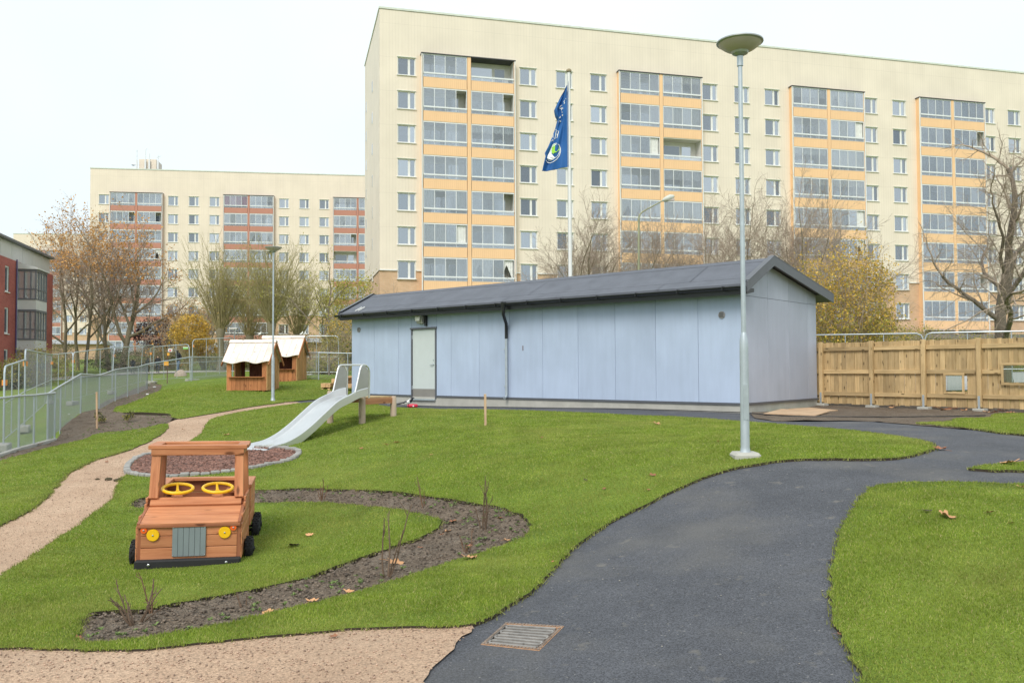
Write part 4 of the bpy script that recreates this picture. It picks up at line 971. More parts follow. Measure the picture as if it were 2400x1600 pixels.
for a in range(NVv + 1):
    for b in range(NU + 1): grid_.append(flag_pt(b / NU, a / NVv * (len(rows) - 1)))
fm.add(grid_, [(a * (NU + 1) + b, a * (NU + 1) + b + 1, (a + 1) * (NU + 1) + b + 1, (a + 1) * (NU + 1) + b) for a in range(NVv) for b in range(NU)])
cloth = fm.build('cloth', M('flag_blue', (.025, .15, .45), .7, var=.10, scale=2, transl=.25), flag, smooth=True)
cloth.modifiers.new('thickness', 'SOLIDIFY').thickness = .006
def row_of(y):
    for i in range(len(rows) - 1):
        if rows[i][0] <= y <= rows[i + 1][0]: return i + (y - rows[i][0]) / (rows[i + 1][0] - rows[i][0])
    return len(rows) - 1
def on_flag(x, y, off=.012):
    v = row_of(y); i = min(int(v), len(rows) - 2); t = v - i; xl = rows[i][1] * (1 - t) + rows[i + 1][1] * t; xr = rows[i][2] * (1 - t) + rows[i + 1][2] * t
    return flag_pt((xr - x) / max(xr - xl, 1), v) - Vector((0, off, 0))
def mark(name, polys, mat, off=.014):
    m = MB()
    for poly in polys:
        ps = [on_flag(x, y, off) for x, y in poly]; m.add(ps, [tuple(range(len(ps)))])
    bm = bmesh.new(); me = m.mesh(name, mat); bm.from_mesh(me); bmesh.ops.triangulate(bm, faces=bm.faces); bm.to_mesh(me); bm.free()
    return obj(name, me, cloth)
def stroke(pts, w_):
    L, R = [], []
    for i, p in enumerate(pts):
        a = pts[max(i - 1, 0)]; b = pts[min(i + 1, len(pts) - 1)]; dx, dy = b[0] - a[0], b[1] - a[1]; n = math.hypot(dx, dy) or 1
        L.append((p[0] - dy / n * w_, p[1] + dx / n * w_)); R.append((p[0] + dy / n * w_, p[1] - dx / n * w_))
    return [[L[i], L[i + 1], R[i + 1], R[i]] for i in range(len(pts) - 1)]
M_FW = M('flag_white', (.80, .82, .82), .7); M_FG = M('flag_green', (.36, .72, .06), .7)
mark('white_emblem', [[(235, 1015), (215, 1060), (185, 1130), (155, 1195), (150, 1235), (162, 1262), (195, 1275), (235, 1262), (270, 1240), (310, 1210), (335, 1165), (345, 1110), (335, 1065), (300, 1030), (262, 1010)]], M_FW)
mark('green_emblem', [[(240, 1022), (222, 1050), (215, 1100), (222, 1150), (240, 1175), (262, 1160), (285, 1160), (300, 1145), (335, 1115), (330, 1075), (305, 1040), (270, 1022)]], M_FG, .02)
arc = [(128, 1268), (150, 1290), (195, 1302), (245, 1292), (295, 1258), (335, 1205), (352, 1140), (350, 1085), (325, 1040), (285, 1015), (248, 1008)]
mark('emblem_ring', stroke(arc, 5), M_FW, .018)
mark('lettering', stroke([(432, 335), (426, 350)], 5), M_FW)
mark('lettering', stroke([(418, 365), (400, 380), (412, 398), (405, 420)], 5), M_FW)
mark('lettering', stroke([(378, 425), (358, 425), (345, 445), (348, 470), (365, 475)], 6), M_FW)
mark('lettering', stroke([(372, 460), (368, 510)], 5) + stroke([(372, 470), (390, 490)], 5), M_FW)
mark('lettering', [[(371, 530), (380, 530), (380, 548), (371, 548)], [(374, 572), (388, 572), (388, 594), (374, 594)]], M_FW)
mark('lettering', stroke([(352, 590), (345, 615), (332, 635)], 5), M_FW)
mark('lettering', [[(316, 678), (330, 668), (364, 660), (360, 682), (318, 698)]], M_FW)
mark('lettering', [[(278, 805), (284, 785), (293, 805)]], M_FW)
mark('lettering', stroke([(288, 820), (326, 822), (300, 925), (266, 940), (288, 820)], 5) + stroke([(290, 870), (308, 868), (300, 895)], 5), M_FW)
mark('lettering', stroke([(246, 860), (236, 905), (250, 912)], 4) + stroke([(216, 968), (246, 935), (240, 968)], 4), M_FW)
# street light behind the shed
sb = at_d(1497, 860, 40); sb.z = h(sb.x, sb.y)
stl = empty('street_light', sb); tag(stl, 'curved arm street light among the bare trees behind the shed', 'street lamp')
def S3(px, py): return at_d(px, py, 40) - sb
pp = [Vector((0, 0, 0))] + [S3(*q) for q in crop(1300, 440, 4.2)((828, 820), (828, 300), (835, 270), (860, 240), (930, 200), (1060, 130))]
MB().tube(pp, [.07, .06, .05, .045, .04, .035, .03], 10).build('pole', M('weathered_green_pole', (.30, .31, .20), .6), stl, smooth=True)
c0, c1 = S3(1300 + 1060 / 4.2, 440 + 128 / 4.2), S3(1300 + 1175 / 4.2, 440 + 82 / 4.2); dd = (c1 - c0)
MB().tube([c0, c0 + dd * .25, c0 + dd * .7, c1], [.05, .12, .15, .06], 10).build('lantern', M('lantern_shell', (.55, .57, .52), .5), stl, smooth=True)
MB().box(tuple(c0 + dd * .65 + Vector((0, 0, -.10))), (.4, .2, .08)).build('lens', M_DIFF, stl)

# ------------------------------------------------------------------ wooden play truck
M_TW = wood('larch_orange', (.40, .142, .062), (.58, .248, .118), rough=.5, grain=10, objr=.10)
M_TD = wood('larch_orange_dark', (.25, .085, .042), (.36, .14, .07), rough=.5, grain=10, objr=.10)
M_YEL = M('yellow_plastic', (.86, .50, .01), .35, var=.03); M_ORA = M('orange_red_plastic', (.85, .13, .02), .35, var=.03)
M_GRILL = M('grey_board', (.20, .235, .245), .45, var=.08); M_RUB = M('black_rubber', (.016, .016, .017), .75, var=.2, bump=.2, bscale=80); M_TYRE = M('tyre_rubber', (.012, .012, .013), .8, var=.2)
M_BOLT = M('steel_bolt', (.55, .56, .57), .3, .9)
tb = P(442, 1331)
tr_ = empty('play_truck', tb); tag(tr_, 'wooden play truck with two yellow steering wheels on the lawn', 'play truck')
tr_.rotation_euler = (math.radians(.3), math.radians(1.0), math.radians(13.3))
# local: x to the right, y away from the camera, z up; front face at y=0
HW = .455
for i, (z0, z1) in enumerate(((.09, .195), (.199, .304), (.308, .405))): plank(tr_, 'front_board', (-HW + .03, .012, (z0 + z1) / 2), (HW - .03, .012, (z0 + z1) / 2), z1 - z0, .024, M_TW, (0, -1, 0))
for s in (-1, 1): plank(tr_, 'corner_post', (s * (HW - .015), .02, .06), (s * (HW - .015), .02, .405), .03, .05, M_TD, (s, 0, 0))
# bonnet: two sloping boards with dark front lip, raised scuttle board
hood = lambda y: .415 + (y + .02) * .19
for a, b in ((-.025, .20), (.205, .43)): plank(tr_, 'bonnet_board', (-HW + .022, (a + b) / 2, hood((a + b) / 2)), (HW - .022, (a + b) / 2, hood((a + b) / 2)), b - a - .004, .024, M_TW, (0, -.187, .98))
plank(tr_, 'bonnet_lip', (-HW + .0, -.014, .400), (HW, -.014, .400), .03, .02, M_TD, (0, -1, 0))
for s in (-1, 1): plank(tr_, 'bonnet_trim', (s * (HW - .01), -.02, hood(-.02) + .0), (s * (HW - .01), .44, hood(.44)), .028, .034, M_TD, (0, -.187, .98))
plank(tr_, 'scuttle_board', (-HW + .03, .462, .55), (HW - .03, .462, .55), .105, .03, M_TW, (0, -.6, .8))
# cab sides
for s in (-1, 1):
    x = s * (HW + .004)
    for z0, z1, y1 in ((.08, .20, .98), (.204, .324, .98), (.328, .40, .98)): plank(tr_, 'side_board', (x, .005, (z0 + z1) / 2), (x, y1, (z0 + z1) / 2), z1 - z0, .022, M_TW, (s, 0, 0))
    plank(tr_, 'side_board', (x, .12, .438), (x, .98, .438), .07, .022, M_TW, (s, 0, 0)); plank(tr_, 'side_board', (x, .40, .51), (x, .98, .51), .066, .022, M_TW, (s, 0, 0)); plank(tr_, 'side_board', (x, .46, .57), (x, .98, .57), .046, .022, M_TW, (s, 0, 0))
    plank(tr_, 'windscreen_post', (s * (HW - .055), .475, .585), (s * (HW - .065), .545, 1.0), .085, .05, M_TW, (0, -1, 0))
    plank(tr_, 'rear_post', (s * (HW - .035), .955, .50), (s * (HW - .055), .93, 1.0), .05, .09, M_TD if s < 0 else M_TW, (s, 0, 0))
    plank(tr_, 'roof_side', (s * (HW - .04), .53, 1.03), (s * (HW - .04), .98, 1.03), .055, .04, M_TW, (s, 0, 0))
    plank(tr_, 'roof_side_cap', (s * (HW - .035), .594, 1.078), (s * (HW - .035), .906, 1.078), .11, .036, M_TW)
plank(tr_, 'roof_front', (-HW + .018, .525, 1.03), (HW - .018, .525, 1.03), .06, .045, M_TW, (0, -1, 0))
plank(tr_, 'roof_back', (-HW + .062, .955, 1.03), (HW - .062, .955, 1.03), .06, .045, M_TW, (0, -1, 0))
plank(tr_, 'roof_front_cap', (-HW - .01, .548, 1.079), (HW + .01, .548, 1.079), .10, .037, M_TW); plank(tr_, 'roof_back_cap', (-HW - .01, .952, 1.079), (HW + .01, .952, 1.079), .10, .037, M_TW)
plank(tr_, 'seat', (-HW + .02, .88, .33), (HW - .02, .88, .33), .18, .03, M_TW); plank(tr_, 'seat_back', (-HW + .02, .965, .44), (HW - .02, .965, .44), .16, .025, M_TD, (0, -1, 0)); plank(tr_, 'floor', (0, .45, .10), (0, .97, .10), HW * 2 - .04, .03, M_TD)
# load bed
BY0, BY1, BZ = 1.02, 1.72, .63
for s in (-1, 1):
    x = s * (HW + .012)
    for z0, z1 in ((.20, .33), (.334, .464), (.468, .59)): plank(tr_, 'bed_side_board', (x, BY0, (z0 + z1) / 2), (x, BY1, (z0 + z1) / 2), z1 - z0, .024, M_TW, (s, 0, 0))
    plank(tr_, 'bed_rail', (s * (HW - .02), BY0, BZ - .018), (s * (HW - .02), BY1 + .02, BZ - .018), .10, .036, M_TW)
for z0, z1 in ((.20, .33), (.334, .464), (.468, .59)): plank(tr_, 'tail_board', (-HW, BY1, (z0 + z1) / 2), (HW, BY1, (z0 + z1) / 2), z1 - z0, .024, M_TD, (0, -1, 0))
plank(tr_, 'tail_rail', (-HW + .035, BY1 - .02, BZ - .016), (HW - .035, BY1 - .02, BZ - .016), .10, .036, M_TW); plank(tr_, 'bed_floor', (0, BY0, .21), (0, BY1, .21), HW * 2 - .03, .03, M_TD)
plank(tr_, 'bed_bench', (.18, 1.56, .50), (HW - .03, 1.56, .50), .22, .03, M_TW)
# bumper, skids, lights, grille
MB().box((0, -.035, .055), (HW * 2 + .02, .075, .085)).build('bumper', M_RUB, tr_, bevel=.012)
for x in (-.34, .34): MB().lathe([(.012, 0), (.012, .008), (.006, .012)], 10, M4=Matrix.Translation((x, -.072, .06)) @ Matrix.Rotation(math.pi / 2, 4, 'X')).build('bumper_bolt', M_BOLT, tr_)
for s in (-1, 1): plank(tr_, 'skid', (s * .36, .02, .02), (s * .36, 1.6, .02), .06, .10, M_TD)
plank(tr_, 'front_skid_bar', (-HW + .05, .02, .01), (HW - .05, .02, .01), .05, .06, M_TD)
def disc(x, z, r, mat, nm):
    o = MB().lathe([(r, 0), (r, .012), (r * .92, .018), (.001, .018)], 24, M4=Matrix.Translation((x, .0, z)) @ Matrix.Rotation(math.pi / 2, 4, 'X')).build(nm, mat, tr_, smooth=True)
    MB().lathe([(.009, 0), (.008, .006), (.001, .008)], 8, M4=Matrix.Translation((x, -.018, z)) @ Matrix.Rotation(math.pi / 2, 4, 'X')).build('bolt', M_BOLT, o)
disc(-.318, .318, .056, M_YEL, 'headlight'); disc(.315, .325, .056, M_YEL, 'headlight'); disc(-.398, .365, .029, M_ORA, 'indicator'); disc(.392, .37, .029, M_ORA, 'indicator')
gr = empty('grille', (0, 0, 0)); gr.parent = tr_
for i in range(6): MB().b2((-.148 + i * .0495, -.016, .115), (-.148 + i * .0495 + .0475, -.001, .392)).build('slat', M_GRILL, gr, bevel=.002)
for x in (-.14, .14):
    for z in (.125, .382): MB().lathe([(.006, 0), (.005, .004), (.001, .005)], 8, M4=Matrix.Translation((x, -.016, z)) @ Matrix.Rotation(math.pi / 2, 4, 'X')).build('screw', M_BOLT, gr)
# steering wheels
for x in (-.195, .185):
    sw = empty('steering_wheel', (x, .60, .66)); sw.parent = tr_; sw.rotation_euler = (math.radians(11), math.radians(2), 0)
    R_ = .142; MB().tube([(R_ * math.cos(a), R_ * math.sin(a), 0) for a in [2 * math.pi * i / 28 for i in range(28)]], .0165, 10, closed=True).build('rim', M_YEL, sw, smooth=True)
    for a in (math.radians(100), math.radians(215), math.radians(330)): MB().tube([(.02 * math.cos(a), .02 * math.sin(a), -.045), (.08 * math.cos(a), .08 * math.sin(a), -.03), (R_ * math.cos(a), R_ * math.sin(a), 0)], [.02, .013, .011], 8).build('spoke', M_YEL, sw, smooth=True)
    MB().lathe([(.03, -.065), (.04, -.055), (.035, -.035), (.001, -.03)], 16).build('hub', M_YEL, sw, smooth=True)
    plank(tr_, 'wheel_block', (x, .60, .48), (x, .60, .60), .11, .09, M_TW, (0, -1, 0))
# wheels with knobby tyres
def wheel(x, y, z, r, s):
    w_ = empty('wheel', (x, y, z)); w_.parent = tr_
    Rm = Matrix.Rotation(s * math.pi / 2, 4, 'Y')
    MB().lathe([(r * .55, -.035), (r * .85, -.04), (r, -.024), (r, .024), (r * .85, .04), (r * .55, .035)], 28, M4=Rm).build('tyre', M_TYRE, w_, smooth=True)
    MB().lathe([(.001, -.02), (r * .56, -.028), (r * .56, .028), (.03, .02), (.02, .05), (.001, .05)], 20, M4=Rm).build('rim', M_RUB, w_, smooth=True)
    kn = MB()
    for i in range(26):
        a = 2 * math.pi * i / 26
        for q in (-1, 1): kn.box((q * .016 + (.008 if i % 2 else -.008), math.cos(a) * r, math.sin(a) * r), (.018, .016, .016), Matrix.Rotation(a, 3, 'X'))
    o = kn.build('tread', M_TYRE, w_); o['kind'] = 'stuff'
for s in (-1, 1):
    wheel(s * (HW + .065), .30, .10, .118, s); wheel(s * (HW + .07), 1.26, .12, .118, s); wheel(s * (HW + .07), 1.52, .13, .118, s)
    for y in (.30, 1.26, 1.52): MB().tube([(s * (HW - .05), y, .11), (s * (HW + .12), y, .11)], .014, 8).build('axle', M_RUB, tr_)

# ------------------------------------------------------------------ stainless slide with timber posts
M_STEEL = M('stainless_steel', (.74, .74, .74), .34, .85, var=.05, scale=3); M_STEELB = M('brushed_steel', (.50, .50, .49), .38, .9, var=.08, scale=5)
M_POST = wood('grey_round_timber', (.42, .31, .24), (.52, .41, .32), grain=8, objr=.06)
M_BEAM = wood('beam_timber', (.38, .16, .08), (.52, .25, .13), grain=8, objr=.06)
sb_ = Vector((-4.50, 15.40, 0)); st_ = Vector((-3.24, 17.06, 0)); ax = (st_ - sb_); ax.z = 0; SLen = ax.length; ax.normalize(); wx = Vector((ax.y, -ax.x, 0))    # wx: to the right
slide = empty('slide', (sb_.x, sb_.y, 0)); tag(slide, 'stainless steel slide with side arches running down into the bark bed', 'slide')
slide.rotation_euler = (0, 0, math.atan2(ax.y, ax.x))      # local +x up the slide, +y to the left
zt_, zb_ = -.55, -1.44; W2 = .305
prof = [(-.10, zb_ + .02), (.0, zb_ + .03), (.25, zb_ + .05), (.5, zb_ + .12), (.8, zb_ + .27), (1.15, zb_ + .50), (1.5, zb_ + .72), (1.8, zt_ - .07), (2.0, zt_ - .015), (2.25, zt_)]
rimh = [.04, .06, .075, .09, .10, .105, .11, .12, .14, .17]
sec = lambda p, rh: [(p[0], W2 + .035, p[1] + rh - .10), (p[0], W2 + .035, p[1] + rh), (p[0], W2, p[1] + rh), (p[0], W2 - .015, p[1] + .03), (p[0], W2 - .05, p[1] + .004), (p[0], 0, p[1]), (p[0], -W2 + .05, p[1] + .004), (p[0], -W2 + .015, p[1] + .03), (p[0], -W2, p[1] + rh), (p[0], -W2 - .035, p[1] + rh), (p[0], -W2 - .035, p[1] + rh - .15)]
def resample(prof, rimh, n=40):
    xs = [p[0] for p in prof]; t = np.linspace(xs[0], xs[-1], n); z = []
    zz = [p[1] for p in prof]
    m_ = np.gradient(zz, xs)
    for q in t:
        i = min(max(np.searchsorted(xs, q) - 1, 0), len(xs) - 2); hh = xs[i + 1] - xs[i]; u = (q - xs[i]) / hh
        z.append((2*u**3-3*u**2+1)*zz[i] + (u**3-2*u**2+u)*hh*m_[i] + (-2*u**3+3*u**2)*zz[i+1] + (u**3-u**2)*hh*m_[i+1])
    return list(zip(t, z)), list(np.interp(t, xs, rimh))
pr2, rh2 = resample(prof, rimh)
cm = MB(); ring = [sec(p, r) for p, r in zip(pr2, rh2)]; ns = len(ring[0])
cm.add([q for r in ring for q in r], [(i * ns + j, i * ns + j + 1, (i + 1) * ns + j + 1, (i + 1) * ns + j) for i in range(len(ring) - 1) for j in range(ns - 1)])
cm.build('chute', M_STEEL, slide, smooth=True)
for s in (-1, 1): MB().tube([(p[0], s * (W2 + .018), p[1] + r) for p, r in zip(pr2, rh2)], .017, 8).build('rim', M_STEEL, slide, smooth=True)
MB().tube([(-.13, -W2 - .03, zb_ - .03), (-.13, W2 + .03, zb_ - .03)], .068, 14).build('end_roll', M_STEEL, slide, smooth=True)
for s in (-1, 1): MB().prism([(-.12, zb_ - .08), (.28, zb_ - .08), (.28, zb_ + .09), (.0, zb_ + .07), (-.12, zb_ + .03)], (s * (W2 + .02), s * (W2 + .036))).build('end_plate', M_STEELB, slide)
MB().tube([(.24, -W2 - .06, -1.62), (.24, -W2 - .06, zb_ + .06)], .03, 10).build('foot', M_STEELB, slide)
for s in (-1, 1):
    y = s * (W2 + .02)
    side = [(1.93, zt_ + .04), (2.25, zt_ + .02), (2.28, zt_ + .34), (2.27, zt_ + .52), (2.20, zt_ + .60), (2.13, zt_ + .61), (2.08, zt_ + .56)]
    MB().prism(side, (y - .006, y + .006)).build('arch_panel', M_STEELB, slide)
    tube = [(1.90, y, zt_ + .03), (1.95, y, zt_ + .18), (2.05, y, zt_ + .54), (2.08, y, zt_ + .605), (2.12, y, zt_ + .635), (2.2, y, zt_ + .63), (2.27, y, zt_ + .58), (2.30, y, zt_ + .50), (2.29, y, zt_ - .02)]
    MB().tube(tube, .019, 10).build('arch_tube', M_STEEL, slide, smooth=True)
MB().tube([(2.12, -W2, zt_ + .635), (2.12, W2, zt_ + .635)], .019, 10).build('cross_bar', M_STEEL, slide, smooth=True)
inv = slide.matrix_basis.inverted() if False else (Matrix.Translation(sb_) @ Matrix.Rotation(math.atan2(ax.y, ax.x), 4, 'Z')).inverted()
def tpost(px, ytop, d, nm='post', r=.065):
    b = at_d(px, 950, d); t_ = at_d(px, ytop, d); g = h(b.x, b.y); lp_ = inv @ Vector((t_.x, t_.y, 0)); H_ = t_.z - g
    m = MB().lathe([(r * 1.04, -.2), (r, H_ * .5), (r * .98, H_ - .03), (r * .8, H_ - .004), (.001, H_)], 16)
    me = m.mesh(nm, M_POST, smooth=True); me.transform(Matrix.Rotation(math.pi / 2, 4, 'Y'))
    o = obj(nm, me, slide, (lp_.x, lp_.y, g)); o.rotation_euler = (0, -math.pi / 2, 0); return Vector((lp_.x, lp_.y, t_.z))
p1_ = tpost(849, 917, 17.2); p2_ = tpost(922, 927.5, 17.95); p3_ = tpost(774, 915.5, 17.8)
p4_ = Vector((p3_.x + (p2_.x - p1_.x), p3_.y + (p2_.y - p1_.y), p2_.z))
g4 = (inv.inverted() @ Vector((p4_.x, p4_.y, 0))); g4z = h(g4.x, g4.y)
m4 = MB().lathe([(.067, -.2), (.065, .3), (.063, p4_.z - g4z - .03), (.05, p4_.z - g4z), (.001, p4_.z - g4z)], 16).mesh('post', M_POST, smooth=True); m4.transform(Matrix.Rotation(math.pi / 2, 4, 'Y')); obj('post', m4, slide, (p4_.x, p4_.y, g4z)).rotation_euler = (0, -math.pi / 2, 0)
zpl = zt_ - .03
for a, b in ((p1_, p2_), (p3_, p4_)): plank(slide, 'side_beam', (a.x, a.y, zpl - .075), (b.x, b.y, zpl - .075), .12, .05, M_BEAM, (0, 1, 0))
npk = 7
for i in range(npk):
    t = (i + .5) / npk; a = p1_.lerp(p2_, t * .94 + .03); b = p3_.lerp(p4_, t * .94 + .03); plank(slide, 'deck_plank', (a.x, a.y + .0, zpl), (b.x, b.y, zpl), (p2_ - p1_).length / npk - .008, .028, M_FENCE)

# ------------------------------------------------------------------ playhouses
M_HB = wood('red_cedar', (.36, .13, .05), (.52, .22, .09), grain=9, objr=.2); M_HL = wood('light_larch', (.56, .29, .12), (.68, .40, .19), grain=9, objr=.12)
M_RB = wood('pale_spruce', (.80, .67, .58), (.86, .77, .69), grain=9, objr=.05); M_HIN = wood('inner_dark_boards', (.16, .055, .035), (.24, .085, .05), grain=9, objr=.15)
def playhouse(label, base, sc, rz, counter=True):
    r = empty('playhouse', base, rz); tag(r, label, 'playhouse', 'wooden playhouses with wavy eaves'); r.scale = (sc, sc, sc)
    Wd, Dp, Hw, Hr, cz = 1.38, 1.30, 1.12, 1.74, .48       # width, depth, wall height, ridge, counter
    n = 9; bw = Wd / n
    for i in range(n):
        x = -Wd / 2 + bw * (i + .5)
        full = i in (0, n - 1)
        plank(r, 'front_board', (x, 0, .03), (x, 0, Hw if full else cz), bw - .006, .022, M_HB, (0, -1, 0))
    plank(r, 'counter', (-Wd / 2 + .06, -.03, cz + .015), (Wd / 2 - .06, -.03, cz + .015), .20, .028, M_HB)
    plank(r, 'header', (-Wd / 2, .002, Hw - .04), (Wd / 2, .002, Hw - .04), .09, .03, M_HB, (0, -1, 0))
    slope_ = (Hr - Hw) / (Dp / 2 + .0)
    zroof = lambda y: Hr - .05 - abs(y - Dp / 2) * slope_
    m = 7; bd = Dp / m
    for s in (-1, 1):
        for i in range(m):
            y = bd * (i + .5); z1 = zroof(y) - .03; x = s * (Wd / 2 + .012)
            if s < 0 and i in (2, 3):                        # window opening in the left wall
                plank(r, 'side_board', (x, y, .03), (x, y, cz), bd - .006, .022, M_HL, (s, 0, 0)); plank(r, 'side_board', (x, y, Hw - .05), (x, y, z1), bd - .006, .022, M_HL, (s, 0, 0)); continue
            plank(r, 'side_board', (x, y, .03), (x, y, z1), bd - .006, .022, M_HL, (s, 0, 0))
        for i in range(1, m, 1): plank(r, 'cover_strip', (s * (Wd / 2 + .03), bd * i, .03), (s * (Wd / 2 + .03), bd * i, zroof(bd * i) - .04), .035, .014, M_HL, (s, 0, 0)) if not (s < 0 and i in (3,)) else None
    for i in range(n):
        x = -Wd / 2 + bw * (i + .5)
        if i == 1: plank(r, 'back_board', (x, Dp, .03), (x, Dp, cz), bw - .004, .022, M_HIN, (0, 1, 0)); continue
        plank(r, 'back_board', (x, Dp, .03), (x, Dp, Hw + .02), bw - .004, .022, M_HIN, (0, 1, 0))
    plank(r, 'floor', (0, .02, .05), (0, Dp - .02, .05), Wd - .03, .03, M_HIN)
    for sx in (-1, 1):
        for y in (.06, Dp - .06): plank(r, 'foot', (sx * (Wd / 2 - .12), y, -.06), (sx * (Wd / 2 - .12), y, .03), .08, .08, M_HB, (0, -1, 0))
    # roof: vertical boards with scalloped lower edge
    nb = 7; OW = Wd + .26; rw = OW / nb; ov = .24
    for s in (-1, 1):
        for i in range(nb):
            x0 = -OW / 2 + rw * i; poly = []
            K = 5
            for j in range(K + 1):
                u = (i + j / K) / nb; wave = .055 * math.cos(u * 2 * math.pi * 2.0 + .3); poly.append((x0 + .003 + (rw - .006) * j / K, wave))
            L = math.hypot(Dp / 2, Hr - Hw)
            ca, sa = (Dp / 2) / L, (Hr - Hw) / L
            mb = MB()
            def pt(x, dwn, up): yy = Dp / 2 + s * (dwn * ca) ; zz = Hr - dwn * sa; return (x, yy + s * sa * up, zz + ca * up)
            top = [pt(x0 + .003, 0, 0), pt(x0 + rw - .003, 0, 0)]
            low = [pt(x, L + ov - .05 - w_ , 0) for x, w_ in poly]
            tp2 = [pt(x0 + .003, 0, .022), pt(x0 + rw - .003, 0, .022)]; lw2 = [pt(x, L + ov - .05 - w_, .022) for x, w_ in poly]
            A = top + list(reversed(low)); B = tp2 + list(reversed(lw2)); k = len(A)
            mb.add(A + B, [tuple(range(k)), tuple(range(2 * k - 1, k - 1, -1))] + [(q, (q + 1) % k, (q + 1) % k + k, q + k) for q in range(k)])
            mb.build('roof_board', M_RB, r)
            if i:
                a = pt(x0, .0, .03); b = pt(x0, L + ov - .07, .03); plank(r, 'roof_strip', a, b, .03, .012, M_RB, (0, s * sa, ca))
    for s in (-1, 1): plank(r, 'ridge_board', (-OW / 2 - .02, Dp / 2 + s * .055, Hr + .015), (OW / 2 + .02, Dp / 2 + s * .055, Hr + .015), .15, .02, M_RB, (0, s * .69, .72))
    for sx in (-1, 1):
        for s in (-1, 1):
            plank(r, 'bargeboard', (sx * (OW / 2 + .008), Dp / 2 + s * .02, Hr - .07), (sx * (OW / 2 + .008), Dp / 2 + s * (Dp / 2 + .17), Hr - .07 - (Dp / 2 + .17) * (Hr - Hw) / (Dp / 2)), .10, .022, M_HB, (1, 0, 0))
    return r
pb1 = P(578, 917); pb2 = P(652, 896)
playhouse('nearer wooden playhouse with pale wavy roof and open counter', pb1, (917 - 797) / FPX * pb1.y / 1.77, math.radians(-3))
playhouse('farther wooden playhouse with pale wavy roof half hidden by the first', pb2, (896 - 787) / FPX * pb2.y / 1.77, math.radians(-3))

# ------------------------------------------------------------------ timber block seats by the shed
M_BLK = wood('fresh_timber', (.62, .36, .17), (.76, .50, .27), grain=8, objr=.08)
def block_seat(label, base, L, D_, Hs, n, top=None, group='timber block seats beside the shed'):
    r = empty('block_seat', base, random.uniform(-.1, .1)); tag(r, label, 'timber seat', group)
    for i in range(n): plank(r, 'beam', (-L / 2 + L * (i + .5) / n, 0, Hs), (-L / 2 + L * (i + .5) / n, D_, Hs), L / n - .01, .15, M_BLK)
    for s in (-1, 1): plank(r, 'sleeper', (s * (L / 2 - .06), -.03, Hs / 2 - .06), (s * (L / 2 - .06), D_ + .03, Hs / 2 - .06), .09, Hs - .10, M_BLK)
    return r
q = P(763, 914); block_seat('low seat of two squared timbers on the grass beside the slide arch', q, .36, .5, .17, 2)
q = P(786, 903); block_seat('small timber seat just behind the left slide arch', q, .30, .4, .17, 2)
q = P(822, 917); q.x -= .12; tt = empty('picnic_table', q, 0); tag(tt, 'stacked timber table and bench seen through the slide arches', 'table')
for i in range(3): plank(tt, 'table_plank', (-.35, .15 * i + .3, .52), (.45, .15 * i + .3, .52), .14, .06, M_BLK)
for i in range(2): plank(tt, 'bench_beam', (-.35, -.12 + .12 * i, .20), (.45, -.12 + .12 * i, .20), .11, .14, M_BLK)
for x in (-.22, .32): plank(tt, 'leg', (x, .45, .0), (x, .45, .49), .12, .12, M_BLK, (0, -1, 0)); plank(tt, 'sleeper', (x, -.2, .06), (x, .7, .06), .10, .12, M_BLK)
plank(tt, 'back_panel', (-.35, .55, .36), (.45, .55, .36), .24, .04, M_BLK, (0, -1, 0))

# ------------------------------------------------------------------ trees and shrubs
M_BARK = M('grey_brown_bark', (.19, .155, .125), .95, var=.3, scale=14, bump=.6, bscale=30, bdist=.02)
M_TWIG = M('brown_twigs', (.38, .30, .235), .95, var=.2); M_TWIGO = M('olive_twigs', (.36, .31, .15), .95, var=.2)
M_MOSS = M('mossy_bark', (.21, .185, .12), .95, var=.3, scale=10, bump=.6, bscale=30, bdist=.02)
def leafm(name, col, isl=.35): return M(name, col, .7, var=.2, scale=3, island=isl, spec=.25, transl=.35)
M_LORA = leafm('leaves_orange', (.66, .36, .12)); M_LYEL = leafm('leaves_yellow', (.70, .48, .10)); M_LOLV = leafm('leaves_olive', (.38, .35, .085)); M_LGRN = leafm('leaves_green', (.075, .12, .025)); M_LPUR = leafm('leaves_purple', (.085, .03, .05)); M_LYG = leafm('leaves_yellow_green', (.46, .43, .10)); M_LDK = leafm('leaves_dark', (.05, .065, .025))
def unit(v): return v / np.maximum(np.linalg.norm(v, axis=-1, keepdims=True), 1e-9)
